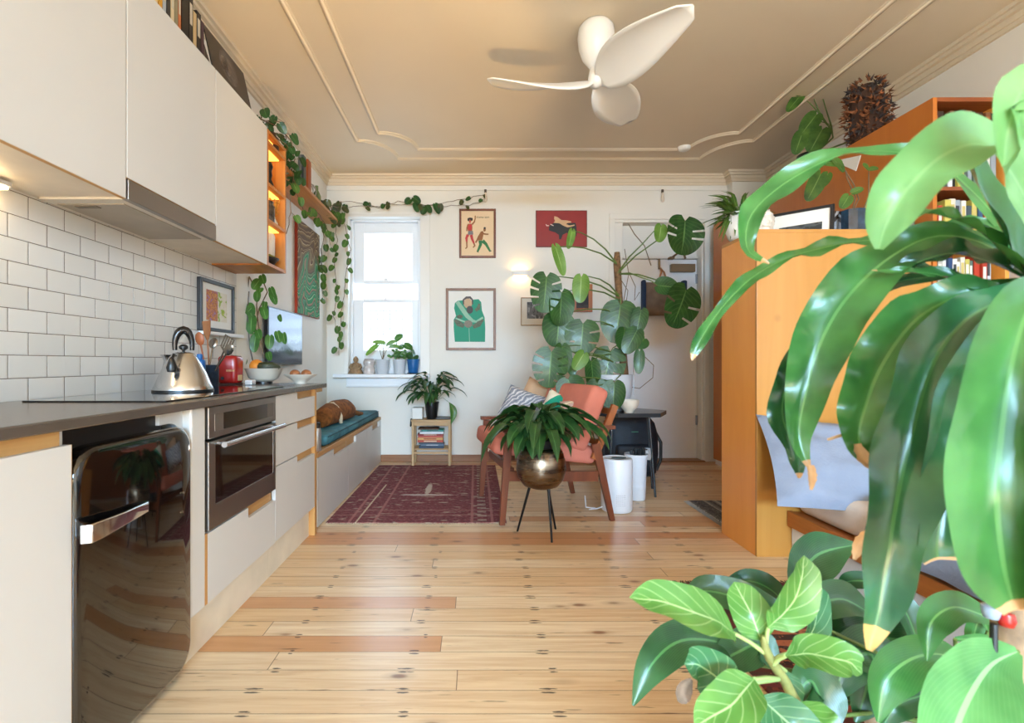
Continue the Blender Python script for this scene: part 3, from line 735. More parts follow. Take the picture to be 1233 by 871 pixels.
utensil('slotted_turner', 'dark slotted steel turner leaning right out of the crock', .085, U(277, 406, 2.62), UT, 'slot')
utensil('serving_spoon', 'long steel serving spoon leaning furthest right over the red toaster', .07, U(280, 415, 2.60), UT, 'spoon')
utensil('ladle', 'steel ladle head standing upright at the back of the crock', .06, U(258, 407, 2.72), UT, 'spoon')
# toaster
t0 = top(277.5, 2.80); tr = thing('toaster', 'glossy red toaster standing between the utensil crock and the fruit bowl', 'toaster', t0)
RED = paint('red_gloss', S(178, 30, 26), .25, coat=.4)
ty0, ty1, tx0, tx1 = 2.845, 2.955, -1.452, -1.345
obj('body', MB().box(tx0, tx1, ty0, ty1, ZT + .008, ZT + .168, .022, 4), RED, tr, smooth=50)
obj('base', MB().box(tx0 + .006, tx1 - .006, ty0 + .006, ty1 - .006, ZT, ZT + .012, .003), paint('base_brown', S(70, 34, 26), .4), tr)
CRM = paint('cream_print', S(222, 190, 140), .4)
m = MB()
for i, w in enumerate((.014, .008, .012, .012, .006, .011, .013)): m.box(tx0 + .055 + i * .0066, tx0 + .055 + i * .0066 + w * .4, ty0 - .0015, ty0 + .001, ZT + .078, ZT + .088)
obj('lettering', m, CRM, tr)
obj('panel', MB().box(tx1 - .001, tx1 + .001, ty0 + .03, ty1 - .03, ZT + .025, ZT + .058, .001), CRM, tr)
m = MB().cyl((tx0 + .035, ty0 + .002, ZT + .04), (tx0 + .035, ty0 - .006, ZT + .04), .009, n=14); obj('dial', m, BLACKP, tr, smooth=50)
m = MB().box(tx0 + .03, tx0 + .045, ty0 + .03, ty1 - .03, ZT + .166, ZT + .1695, .001); m2 = MB().box(tx1 - .045, tx1 - .03, ty0 + .03, ty1 - .03, ZT + .166, ZT + .1695, .001)
obj('slot', m, BLACKP, tr); obj('slot', m2, BLACKP, tr)
p = Vector((tx0 + .048, ty0 + .025, ZT + .165)); obj('lever', MB().box(p.x, p.x + .012, p.y, p.y + .012, p.z, p.z + .022, .003), paint('lever_white', S(224, 214, 202), .4), tr)
p.y += .045; obj('lever', MB().box(p.x, p.x + .012, p.y, p.y + .012, p.z, p.z + .022, .003), paint('lever_white', S(224, 214, 202), .4), tr)
a = top(301.5, 2.93); obj_ = one('power_adapter', MB().box(a.x - .02, a.x + .02, a.y - .03, a.y + .03, ZT, ZT + .028, .005), SILLW, 'small white plug adapter lying beside the red toaster', 'adapter', a)
# fruit bowl
CER = paint('cream_ceramic', S(232, 222, 206), .3, coat=.3)
fb = top(316, 3.06); fb.x = -1.276
bw = thing('fruit_bowl', 'large cream bowl of fruit at the far end of the worktop', 'bowl', fb)
obj('body', MB().lathe([(.0, .014), (.05, .014), (.085, .035), (.108, .092), (.112, .094), (.104, .092), (.08, .04), (.045, .022), (0, .022)], fb, 32), CER, bw, smooth=50)
obj('foot', MB().lathe([(0, 0), (.052, 0), (.050, .016), (0, .016)], fb, 28), BLACKP, bw, smooth=50)
def blob(c, r, sx=1, sy=1, sz=1, rot=None, n=14, noise_=0.03):
    m = MB(); M = Matrix.Translation(c) @ (rot or Matrix())
    bm = bmesh.new(); bmesh.ops.create_icosphere(bm, subdivisions=3, radius=r)
    for v in bm.verts:
        q = v.co * (1 + noise_ * mnoise.noise(v.co * 25)); v.co = M @ Vector((q.x * sx, q.y * sy, q.z * sz))
    m.frombm(bm); return m
ORG = paint('orange_peel', S(226, 140, 44), .5, bump=.3, bscale=300)
one('orange', blob(fb + Vector((-.03, -.03, .105)), .042), ORG, 'orange resting in the cream fruit bowl', 'fruit', fb + Vector((-.03, -.03, .07)), smooth=180)
one('lemon', blob(fb + Vector((-.055, .015, .082)), .032, 1.3), paint('lemon_peel', S(226, 178, 60), .5), 'small yellow fruit half hidden behind the orange', 'fruit', fb + Vector((-.055, .015, .06)), smooth=180)
m = MB(); a0 = fb + Vector((-.015, -.055, .10))
m.tube([a0 + Vector((.0, 0, 0)), a0 + Vector((.012, 0, .0)), a0 + Vector((.05, .005, .004)), a0 + Vector((.085, .015, .006)), a0 + Vector((.115, .03, .0)), a0 + Vector((.124, .034, -.002))], [.008, .027, .031, .026, .014, .004], 14)
one('avocado', m, paint('avocado_skin', S(48, 54, 32), .45, bump=.5, bscale=200), 'dark green avocado lying across the rim of the fruit bowl', 'fruit', a0, smooth=180)
sb = top(360.5, 3.08); sb.x = -1.06
one('small_bowl', MB().lathe([(0, .0), (.035, .0), (.036, .01), (.062, .03), (.098, .054), (.10, .057), (.094, .056), (.055, .034), (.0, .018)], sb, 32), CER, 'small flared white bowl holding two brown onions', 'bowl', sb, smooth=50)
ONI = paint('onion_skin', S(152, 96, 58), .4, var=.2, scale=30)
for dx, lab in ((-.034, 'brown onion on the left in the small white bowl'), (.034, 'brown onion with pale root on the right in the small white bowl')):
    c = sb + Vector((dx, 0, .058)); o = thing('onion', lab, 'onion', c, 'onions in the small bowl')
    obj('body', blob(c, .032, 1, 1, .88), ONI, o, smooth=180)
    obj('root', MB().tube([c + Vector((.006, -.026, -.008)), c + Vector((.007, -.031, -.008))], [.012, .005], 10), CER, o)
cab = MB().tube([top(300, 3.1) + Vector((-.12, .02, .26)), top(300, 3.1) + Vector((-.10, .02, .12)), top(300, 3.1) + Vector((-.03, 0, .08)), top(300, 3.1) + Vector((.03, .02, .1)), top(300, 3.1) + Vector((.1, .02, .06)), top(300, 3.1) + Vector((.15, .03, .004))], .003, 6)
# ================================================================ LEFT WALL
BLKF = paint('black_frame', S(34, 33, 36), .35)
MATB = paint('mat_board', S(236, 234, 228), .6, var=.01)
def onwall(px, py, X=XL): return onx(px, py, X)
def wallframe_left(y0, y1, z0, z1, fw, dep, name, label, fmat):
    root = thing(name, label, 'framed picture', (XL + .004, (y0 + y1) / 2, z0)); x0, x1 = XL + .009, XL + .009 + dep
    m = MB(); m.box(x0, x1, y0, y0 + fw, z0, z1, .002); m.box(x0, x1, y1 - fw, y1, z0, z1, .002); m.box(x0, x1, y0 + fw, y1 - fw, z0, z0 + fw, .002); m.box(x0, x1, y0 + fw, y1 - fw, z1 - fw, z1, .002)
    obj('frame', m, fmat, root); obj('mount', MB().box(x0, x0 + dep * .45, y0 + fw * .9, y1 - fw * .9, z0 + fw * .9, z1 - fw * .9), MATB, root)
    return root, x0 + dep * .45
y0, y1 = yx(241.5, XL + .03), yx(282.3, XL + .03)
pf, px_ = wallframe_left(y0, y1, 1.20, 1.492, .020, .024, 'framed_print', 'black framed colourful botanical print on a ledge at the end of the tiles', BLKF)
def abstract(name, cols, sc=(20, 20, 20), seed=0.0, dist=1.0):
    t = NT(name); f = t.noise(t.coord(scale=sc, loc=(seed, seed, seed)), 1.0, 3, .55, dist)
    n = len(cols); t.set(Base_Color=t.ramp(f, [(0.30 + 0.4 * i / max(1, n - 1), c) for i, c in enumerate(cols)], 'CONSTANT'), Roughness=.55)
    MATS[name] = t.m; return t.m
w = y1 - y0
obj('artwork', MB().box(px_, px_ + .0012, y0 + w * .20, y0 + w * .52, 1.262, 1.435), abstract('print_warm', [S(146, 84, 40), S(204, 138, 70), S(170, 96, 64), S(150, 116, 168), S(188, 176, 60)], (30, 38, 38), 3.0), pf)
obj('artwork', MB().box(px_, px_ + .0012, y0 + w * .52, y0 + w * .80, 1.262, 1.435), abstract('print_green', [S(226, 222, 206), S(222, 214, 196), S(150, 178, 52), S(206, 198, 90)], (16, 24, 24), 9.0), pf)
one('picture_ledge', MB().box(XL + .008, XL + .05, y0 + .02, y1 + .09, 1.178, 1.197, .002), SILLW, 'narrow white ledge under the black framed print', 'ledge', (XL, y0, 1.18))
# television
y0, y1 = yx(323, XL + .05), yx(364, XL + .05)
tv = thing('television', 'flat black television on the left wall beyond the end of the worktop', 'television', (XL, (y0 + y1) / 2, 1.0))
tz1 = onx(323, 368, XL + .05).z; tz0 = 1.005
obj('case', MB().box(XL + .02, XL + .05, y0, y1, tz0, tz1, .004), BLACKP, tv)
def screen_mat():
    t = NT('tv_screen_reflection'); v = t.coord(); sp = t.n('ShaderNodeSeparateXYZ'); t.l(v, sp.inputs[0]); z = sp.outputs[2]
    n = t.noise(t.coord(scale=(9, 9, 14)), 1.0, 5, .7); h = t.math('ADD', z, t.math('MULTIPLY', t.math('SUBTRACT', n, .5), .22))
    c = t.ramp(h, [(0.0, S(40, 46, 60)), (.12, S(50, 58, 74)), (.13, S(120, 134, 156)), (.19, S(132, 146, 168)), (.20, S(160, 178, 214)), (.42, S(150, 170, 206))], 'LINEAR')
    t.set(Base_Color=S(20, 22, 26), Roughness=.12, Emission_Color=c, Emission_Strength=.42); return t.m  # emission gradient stands for the bluish window reflection on the screen
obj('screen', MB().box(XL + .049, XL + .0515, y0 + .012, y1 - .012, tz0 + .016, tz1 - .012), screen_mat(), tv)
obj('wall_mount', MB().box(XL, XL + .021, (y0 + y1) / 2 - .08, (y0 + y1) / 2 + .08, 1.14, 1.30), BLACKP, tv)
cc = MB().tube([(XL + .01, y0 - .22, 1.50), (XL + .008, y0 - .24, 1.33), (XL + .008, y0 - .20, 1.12), (XL + .012, y0 - .15, 1.00), (XL + .02, y0 - .02, .985), (XL + .03, y0 + .1, 1.01)], .004, 6)
one('wall_cable', cc, paint('cord_brown', S(96, 84, 74), .5), 'thin dark cord hanging down the wall left of the television', 'cord', (XL + .01, y0 - .2, 1.0), smooth=60)
# marbled painting on canvas
y0, y1 = yx(358.5, XL + .03), yx(385, XL + .03); z0, z1 = onx(358.5, 377, XL + .03).z, onx(358.5, 262, XL + .03).z
def marble():
    t = NT('marbled_paint'); v = t.coord(); sp = t.n('ShaderNodeSeparateXYZ'); t.l(v, sp.inputs[0])
    n = t.noise(t.coord(scale=(3, 3.2, 2.6)), 1.0, 2, .4, .6); h = t.math('ADD', sp.outputs[2], t.math('MULTIPLY', t.math('SUBTRACT', n, .5), .75))
    h = t.math('ADD', h, t.math('MULTIPLY', sp.outputs[1], -.16))
    f = t.math('FRACT', t.math('MULTIPLY', h, 8.5))
    up = t.ramp(f, [(0, S(124, 98, 62)), (.22, S(142, 114, 74)), (.25, S(200, 178, 136)), (.33, S(92, 64, 40)), (.55, S(120, 92, 58)), (.60, S(176, 150, 108)), (.66, S(104, 80, 54))])
    lo = t.ramp(f, [(0, S(48, 128, 84)), (.30, S(60, 140, 92)), (.34, S(170, 204, 160)), (.42, S(40, 110, 72)), (.7, S(96, 150, 112)), (.76, S(56, 60, 54)), (.84, S(150, 130, 104))])
    mk = t.ramp(h, [(.36, (0, 0, 0, 1)), (.50, (1, 1, 1, 1))])
    t.set(Base_Color=t.mix(mk, lo, up), Roughness=.7); t.b.inputs['Specular IOR Level'].default_value = .2; return t.m
mp = thing('marbled_painting', 'tall green and brown marbled painting with red edge on the left wall', 'painting', (XL, (y0 + y1) / 2, z0))
obj('canvas', MB().box(XL + .003, XL + .028, y0, y1, z0, z1, .002), paint('canvas_red', S(168, 56, 26), .5), mp, label='red painted canvas edge')
MARB = marble(); o = obj('painted_face', MB().box(XL + .027, XL + .0295, y0 + .002, y1 - .002, z0 + .002, z1 - .002), MARB, mp)
# ================================================================ BACK WALL PICTURES
def bx(px, py, d=.0): return at(px, py, YB - d)
FRW = woodmat('frame_wood', S(150, 98, 56), S(112, 66, 34), 'Z', .4); FRR = woodmat('frame_red_wood', S(134, 72, 36), S(100, 48, 22), 'Z', .35); FRG = woodmat('frame_gold', S(176, 142, 98), S(140, 106, 70), 'Z', .4)
def frame_back(px0, py0, px1, py1, fw, dep, label, fmat, paper, name='framed_print', fill=True):
    a, b = bx(px0, py0), bx(px1, py1); x0, x1, z0, z1 = a.x, b.x, b.z, a.z; yf, yb = YB - dep, YB - .002
    root = thing(name, label, 'framed picture', ((x0 + x1) / 2, YB, z0))
    m = MB(); m.box(x0, x0 + fw, yf, yb, z0, z1, .003); m.box(x1 - fw, x1, yf, yb, z0, z1, .003); m.box(x0 + fw, x1 - fw, yf + .0006, yb, z0, z0 + fw, .003); m.box(x0 + fw, x1 - fw, yf + .0006, yb, z1 - fw, z1, .003)
    obj('frame', m, fmat, root); yp = YB - dep * .45
    obj('paper', MB().box(x0 + fw * .9, x1 - fw * .9, yp, YB - .004, z0 + fw * .9, z1 - fw * .9), paper, root)
    return root, yp
def flat(root, name, polys, mat_, yp, crop, org, sc, lift=.0006):
    """flat printed shapes: polys in crop pixels (crop -> photo pixel org + p/sc)"""
    for k_, pl in enumerate(polys):
        P = [bx(org[0] + x / sc, org[1] + y / sc) for x, y in pl]
        o = obj(name, MB().prism([(p.x, p.z) for p in P], lambda u, v, w: (u, yp - w, v), 0, lift + k_ * .00003), mat_, root)
    return o
def limb(pts, wds):
    L, Rr = [], []
    for i, (x, y) in enumerate(pts):
        a, b = pts[max(0, i - 1)], pts[min(len(pts) - 1, i + 1)]; dx, dy = b[0] - a[0], b[1] - a[1]; l = math.hypot(dx, dy) or 1
        nx, ny = -dy / l * wds[i] / 2, dx / l * wds[i] / 2; L.append((x + nx, y + ny)); Rr.append((x - nx, y - ny))
    return L + Rr[::-1]
def ell(cx, cy, rx, ry, n=14): return [(cx + rx * math.cos(2 * PI * i / n), cy + ry * math.sin(2 * PI * i / n)) for i in range(n)]
# dancers print
PEACH = paint('peach_paper', S(234, 204, 164), .6, var=.01)
f1, yp = frame_back(553, 252, 597, 311, .022, .022, 'wood framed print of two dancing figures on peach paper, top left on the wall', FRR, PEACH)
o_, s_ = (548, 248), 13.2
BRN, RDS, GRS, GYS, DKB = paint('print_brown', S(150, 92, 44), .6), paint('print_red', S(196, 50, 50), .6), paint('print_pants', S(34, 112, 58), .6), paint('print_grey', S(122, 118, 122), .6), paint('print_dark', S(40, 24, 18), .6)
flat(f1, 'figure_skin', [ell(236, 225, 28, 34), limb([(270, 300), (305, 260), (318, 210), (320, 160)], [26, 22, 18, 16]), limb([(210, 300), (190, 350), (185, 405)], [30, 22, 18]), [(205, 290), (268, 290), (275, 345), (270, 410), (205, 410), (195, 350)],
     limb([(185, 520), (185, 600), (188, 660), (165, 685)], [30, 24, 22, 18]), limb([(295, 590), (312, 640), (285, 665)], [28, 24, 20])], BRN, yp, 0, o_, s_, .0006)
flat(f1, 'figure_top', [[(212, 300), (262, 300), (270, 345), (262, 390), (210, 395), (203, 350)], limb([(240, 240), (236, 280)], [22, 18]), limb([(205, 460), (178, 520), (183, 570)], [46, 36, 26]), limb([(255, 465), (270, 530), (300, 600)], [46, 40, 26])], RDS, yp, 0, o_, s_, .0010)
flat(f1, 'figure_hair', [ell(212, 222, 16, 26), ell(262, 218, 20, 26), ell(236, 205, 24, 14), ell(470, 358, 18, 18), limb([(345, 730), (375, 742)], [14, 8]), limb([(545, 730), (578, 718)], [14, 8])], DKB, yp, 0, o_, s_, .0012)
flat(f1, 'figure_skirt', [[(208, 408), (282, 402), (290, 460), (200, 466)]], GYS, yp, 0, o_, s_, .0012)
flat(f1, 'figure_skin', [ell(468, 385, 20, 28), [(445, 405), (455, 440), (432, 550), (365, 555), (375, 470), (410, 410)], limb([(440, 445), (490, 455), (530, 455)], [26, 22, 22]), limb([(385, 480), (350, 550), (325, 590)], [34, 26, 24])], BRN, yp, 0, o_, s_, .0006)
flat(f1, 'figure_trousers', [limb([(400, 555), (405, 620), (375, 690), (355, 735)], [62, 46, 36, 30]), limb([(435, 560), (490, 610), (530, 680), (555, 725)], [62, 46, 36, 28])], GRS, yp, 0, o_, s_, .0011)
fc = bpy.data.curves.new('lettering', 'FONT'); fc.body = 'shame sam'; fc.size = .030; fc.extrude = .0003
fo = bpy.data.objects.new('lettering', fc); COL.objects.link(fo); bpy.context.view_layer.update(); me = bpy.data.meshes.new_from_object(fo.evaluated_get(bpy.context.evaluated_depsgraph_get())); bpy.data.objects.remove(fo); bpy.data.curves.remove(fc)
fo = bpy.data.objects.new('lettering', me); COL.objects.link(fo); fo.parent = f1; p = bx(573.5, 263); fo.location = Vector((p.x, yp - .0008, p.z)) - wloc(f1); fo.rotation_euler = (PI / 2, 0, 0); me.materials.clear(); me.materials.append(DKB)
# green robed figure
f2, yp = frame_back(537, 347.5, 597, 422, .026, .024, 'wood framed print of a green robed bearded figure, left of the wall lamp', FRW, MATB)
o_, s_ = (534, 344), 10.9
GRN, GRD, GRL, SKN = paint('print_green_robe', S(20, 148, 116), .6, var=.01), paint('print_grey_green', S(98, 108, 86), .6, var=.25, scale=120), paint('print_pale_green', S(150, 196, 170), .6), paint('print_skin', S(204, 172, 138), .6)
flat(f2, 'robe', [[(150, 740), (135, 560), (135, 450), (165, 400), (140, 300), (150, 230), (190, 200), (250, 195), (330, 230), (400, 185), (460, 180), (495, 220), (505, 330), (540, 420), (548, 560), (545, 740)]], GRN, yp, 0, o_, s_, .0005)
flat(f2, 'stole', [limb([(180, 215), (240, 300), (310, 400), (380, 465), (440, 480)], [50, 56, 56, 44, 20]), limb([(520, 420), (470, 450), (420, 475)], [26, 26, 14]), limb([(160, 430), (220, 455), (290, 480)], [18, 22, 18])], GRL, yp, 0, o_, s_, .0010)
flat(f2, 'sleeve', [limb([(150, 450), (200, 500), (270, 535)], [40, 76, 50]), limb([(515, 445), (460, 510), (390, 545)], [40, 70, 50]), limb([(420, 330), (460, 300), (470, 240)], [40, 50, 30]), ell(215, 410, 40, 26)], GRD, yp, 0, o_, s_, .0008)
flat(f2, 'head', [ell(320, 235, 56, 66)], SKN, yp, 0, o_, s_, .0012)
flat(f2, 'beard', [ell(345, 320, 44, 52), limb([(262, 250), (262, 190), (300, 160), (350, 158), (380, 190), (382, 250)], [18, 22, 30, 30, 22, 16])], paint('print_hair', S(78, 72, 70), .6), yp, 0, o_, s_, .0015)
flat(f2, 'hand', [ell(325, 505, 55, 50)], paint('print_hand', S(140, 130, 116), .6, var=.2, scale=150), yp, 0, o_, s_, .0013)
flat(f2, 'seam', [limb([(335, 560), (342, 740)], [8, 8])], GRL, yp, 0, o_, s_, .0011)
# red bull painting
a, b = bx(645, 254), bx(706.5, 298)
bp = thing('bull_painting', 'red painting of a black bull with a pale figure on its back', 'painting', ((a.x + b.x) / 2, YB, b.z))
obj('board', MB().box(a.x, b.x, YB - .018, YB - .002, b.z, a.z, .002), paint('edge_brown', S(112, 40, 22), .5), bp)
yp = YB - .018
obj('painted_face', MB().box(a.x + .008, b.x - .008, yp - .0006, yp + .001, b.z + .008, a.z - .008), paint('painting_red', S(150, 28, 18), .5, var=.08, scale=5), bp)
yp -= .0006; o_, s_ = (640, 250), 16.75
flat(bp, 'bull', [[(345, 470), (350, 400), (390, 350), (450, 320), (560, 320), (680, 330), (780, 320), (880, 320), (900, 400), (905, 500), (900, 570), (850, 640), (800, 660), (815, 580), (770, 540), (700, 520), (620, 560), (590, 650), (550, 650), (545, 560), (470, 510), (400, 490)]], paint('painting_black', S(22, 16, 14), .5), yp, 0, o_, s_, .0005)
flat(bp, 'rider', [[(455, 185), (520, 205), (600, 265), (700, 270), (790, 290), (795, 312), (720, 322), (690, 345), (760, 372), (860, 355), (865, 375), (780, 400), (720, 412), (640, 380), (560, 330), (440, 318), (470, 280), (450, 240)]], paint('painting_skin', S(214, 170, 126), .5), yp, 0, o_, s_, .0009)
flat(bp, 'horn', [limb([(285, 350), (305, 378), (345, 375)], [14, 20, 16]), limb([(375, 345), (410, 365), (438, 378)], [14, 18, 14])], paint('painting_horn', S(230, 200, 186), .5), yp, 0, o_, s_, .0009)
# black and white photograph and small orange framed picture
f4, yp = frame_back(627, 358.5, 672, 392.5, .010, .018, 'thin wood framed black and white photograph below the wall lamp', FRG, paint('mount_cream', S(214, 206, 192), .6))
PHO = abstract('photo_grey', [S(52, 50, 50), S(90, 88, 88), S(142, 140, 140), S(206, 210, 218)], (26, 26, 9), 2.0)
a, b = bx(634.5, 364), bx(664, 384); obj('photograph', MB().box(a.x, b.x, yp - .0008, yp, b.z, a.z), PHO, f4)
f5, yp = frame_back(689, 342.5, 713, 376, .040, .02, 'small orange-brown framed dark picture behind the big split-leaf plant', woodmat('frame_orange', S(190, 116, 66), S(158, 88, 46), 'Z', .4), abstract('dark_print', [S(34, 26, 24), S(58, 46, 42), S(96, 84, 74)], (8, 8, 16), 5.0))
# wall lamp
a, b = bx(617.5, 327), bx(635, 333)
wl = thing('wall_lamp', 'lit white up-and-down wall lamp between the four pictures', 'wall lamp', ((a.x + b.x) / 2, YB, b.z))
m = MB(); m.box(a.x, b.x, YB - .075, YB - .069, b.z, a.z, .002); m.box(a.x, a.x + .006, YB - .07, YB - .002, b.z, a.z, .002); m.box(b.x - .006, b.x, YB - .07, YB - .002, b.z, a.z, .002)
obj('housing', m, TRIM, wl)
obj('bulb', MB().box(a.x + .012, b.x - .012, YB - .052, YB - .028, b.z + .014, a.z - .014, .004), glow('bulb_glow', S(255, 204, 128), 55.0), wl)
# picture rail hooks
for px, lab in ((584.5, 'small white hook on the picture rail above the dancers print'), (797.5, 'small white hook on the picture rail above the white door')):
    c = bx(px, 229, .018); h = thing('rail_hook', lab, 'hook', c, 'picture rail hooks')
    obj('clip', MB().box(c.x - .012, c.x + .012, c.y - .012, c.y + .002, c.z - .03, c.z + .005, .003), paint('clip_dark', S(70, 50, 36), .5), h)
    obj('drop', MB().lathe([(0, -.13), (.016, -.12), (.020, -.095), (.013, -.05), (.008, -.03), (0, -.03)], (c.x, c.y - .012, c.z), 12), paint('hook_white', S(226, 212, 196), .4), h, smooth=60)
# ================================================================ ON THE SILL
SZ = .9055; SY = 5.20
def sill(px, Y=SY): return Vector(((px - VX) / FPX * Y, Y, SZ))
GPOT = paint('grey_pot', S(196, 202, 210), .5, var=.02); c = sill(428.5)
STN = paint('statue_stone', S(150, 120, 88), .7, var=.2, scale=40, bump=.5, bscale=60)
bd = thing('buddha_statue', 'small seated stone buddha at the left end of the window sill', 'statue', c)
m = MB(); m.tube([c, c + Vector((0, 0, .02)), c + Vector((0, 0, .045)), c + Vector((0, 0, .075)), c + Vector((0, 0, .105)), c + Vector((0, 0, .118))], [.066, .070, .058, .046, .040, .018], 16)
m.tube([c + Vector((-.055, -.03, .02)), c + Vector((0, -.05, .02)), c + Vector((.055, -.03, .02))], [.016, .02, .016], 10)
for s in (-1, 1): m.tube([c + Vector((.040 * s, 0, .10)), c + Vector((.056 * s, -.015, .065)), c + Vector((.03 * s, -.045, .045)), c + Vector((0, -.05, .045))], [.014, .014, .011, .009], 10)
m.tube([c + Vector((0, 0, .112)), c + Vector((0, 0, .122)), c + Vector((0, -.002, .132)), c + Vector((0, -.002, .150)), c + Vector((0, 0, .165)), c + Vector((0, 0, .176)), c + Vector((0, 0, .182))], [.014, .016, .024, .027, .020, .010, .003], 14)
m.tube([c + Vector((0, -.026, .148)), c + Vector((0, -.032, .140)), c + Vector((0, -.027, .137))], [.002, .004, .003], 6)
obj('body', m, STN, bd, smooth=60)
obj('plinth', MB().box(c.x - .07, c.x + .07, c.y - .055, c.y + .05, SZ, SZ + .016, .004), STN, bd)
c = sill(444.5)
m = MB().lathe([(0, 0), (.056, 0), (.062, .012), (.062, .03), (.056, .044), (.059, .05), (.059, .062), (.048, .078), (.048, .086), (.058, .10), (.058, .128), (.052, .142), (.046, .146), (0, .146)], c, 24)
jr = thing('glass_jar', 'pinched cloudy glass jar between the buddha and the grey pots', 'jar', c)
obj('body', m, paint('cloudy_glass', S(206, 196, 192), .15, coat=.5), jr, smooth=60)
obj('lid', MB().lathe([(.05, .146), (.052, .150), (.048, .157), (0, .158)], c, 20), paint('jar_lid', S(188, 178, 178), .3), jr, smooth=50)
# ================================================================ PLANT KIT
LEAF_D = leafmat('leaf_dark', S(30, 62, 32), S(52, 96, 44), S(84, 128, 70), .32, 20, .22)
LEAF_M = leafmat('leaf_mid', S(44, 88, 36), S(82, 132, 52), S(130, 170, 96), .35, 16, .15)
LEAF_L = leafmat('leaf_light', S(84, 130, 44), S(128, 168, 70), S(168, 196, 120), .4, 12, .15, trans=.4)
LEAF_P = leafmat('leaf_pothos', S(46, 82, 34), S(92, 130, 52), S(120, 150, 80), .4, 8, .05)
LEAF_O = leafmat('leaf_old_pothos', S(58, 62, 34), S(84, 92, 44), S(110, 104, 66), .5, 8, .05)
LEAF_MON = leafmat('leaf_monstera', S(30, 66, 30), S(58, 102, 44), S(104, 142, 78), .36, 9, .30, slant=.7, ribw=.02)
STEM = paint('stem_green', S(96, 118, 56), .5, var=.1); STEMB = paint('stem_brown', S(110, 86, 58), .6, var=.15)
SOIL = paint('soil', S(58, 42, 30), .9, var=.3, scale=60)
def strap_plant(root, c, n, L, w, spread, seed, mat_=LEAF_D, stem=STEM, up=0.5, droop=1.0, minel=0.15, single=False, avoid=None):
    """arching leaves on thin stalks growing from c"""
    r = random.Random(seed); fol, st = MB(), MB()
    for i in range(n):
        az = 2 * PI * (i * .618 + r.uniform(-.06, .06)); el = r.uniform(minel, 1.35) ; l = L * r.uniform(.7, 1.1)
        if avoid: az = avoid(az, r)
        h = Vector((math.cos(az), math.sin(az), 0)); d = h * math.cos(el) * spread * .85 + Vector((0, 0, math.sin(el) * up * 1.5 + .38))
        p0 = c + h * r.uniform(.0, .03); p1 = p0 + d * l * .45; p2 = p1 + (d * .7 + h * .35 * spread + Vector((0, 0, -.30 * droop))) * l * .24; p3 = p2 + (h * .9 * spread + Vector((0, 0, -.55 * droop + .3 * math.sin(el)))) * l * .24; p4 = p3 + (h * .6 * spread + Vector((0, 0, -.9 * droop + .4 * math.sin(el)))) * l * .18
        st.tube([p0, p0.lerp(p1, .55) + Vector((0, 0, .01)), p1], [.003, .0025, .002], 5)
        nh = (Vector((0, 0, 1)) * .8 + h * .5).normalized()
        ww = w * r.uniform(.8, 1.15)
        fol.ribbon([p1, p1.lerp(p2, .5), p2, p3, p4], [.006, ww * .85, ww, ww * .75, .002], [Vector((0, 0, 1)) - h * .2, nh, nh, (h + Vector((0, 0, .4))).normalized(), h], fold=.18, wave=.05, cols=4, rows=10, ph=r.uniform(0, 6), twist=r.uniform(-.4, .4))
    obj('foliage', fol, mat_, root, smooth=180); obj('stem', st, stem, root, smooth=60)
def heart_leaf(mb, p, sz, d, nrm, cup=.15): mb.heart(p, Vector(p) + Vector(d).normalized() * sz, nrm, sz * .85, cup=cup, curl=.25, M=8, rad=(0, .55, 1.0))
def vine(root, paths, every, size, seed, mat_, face=(0.45, -1, .15), jit=.03, stem=STEMB, th=.0028, name='foliage', drop=(0, 0, -1)):
    r = random.Random(seed); st, fo = MB(), MB()
    for P in paths:
        P = [Vector(p) for p in P]
        Q = []
        for a, b in zip(P, P[1:]):
            k = max(2, int((b - a).length / .05))
            for i in range(k): Q.append(a.lerp(b, i / k) + Vector((r.uniform(-1, 1), r.uniform(-1, 1), r.uniform(-1, 1))) * jit * .35)
        Q.append(P[-1]); st.tube(Q, th, 5)
        acc = 0
        for a, b in zip(Q, Q[1:]):
            acc += (b - a).length
            if acc >= every:
                acc = r.uniform(-.3, .3) * every
                off = Vector((r.uniform(-1, 1), r.uniform(-1, .4), r.uniform(-.8, .5))) * jit
                d = Vector(drop) + Vector((r.uniform(-.7, .7), r.uniform(-.5, .3), r.uniform(-.2, .5)))
                nm = Vector(face) + Vector((r.uniform(-.7, .7), r.uniform(-.3, .3), r.uniform(-.3, .5)))
                st.tube([b, b + off], .0015, 4); heart_leaf(fo, b + off, size * r.uniform(.6, 1.15), d, nm)
    obj('stem', st, stem, root, smooth=60); obj(name, fo, mat_, root, smooth=180)
def pot(root, c, r0, r1, h, mt, rim=.006, n=28, name='pot', bottom=0.0):
    obj(name, MB().lathe([(0, bottom), (r0, bottom), (r0 + .002, bottom + .004), (r1, h - rim * 2), (r1 + .003, h - rim * 2), (r1 + .004, h), (r1 - .004, h), (r1 - .008, h - .02), (0, h - .025)], c, n), mt, root, smooth=50)
    obj('soil', MB().lathe([(0, h - .02), (r1 - .006, h - .022)], c, 18), SOIL, root)
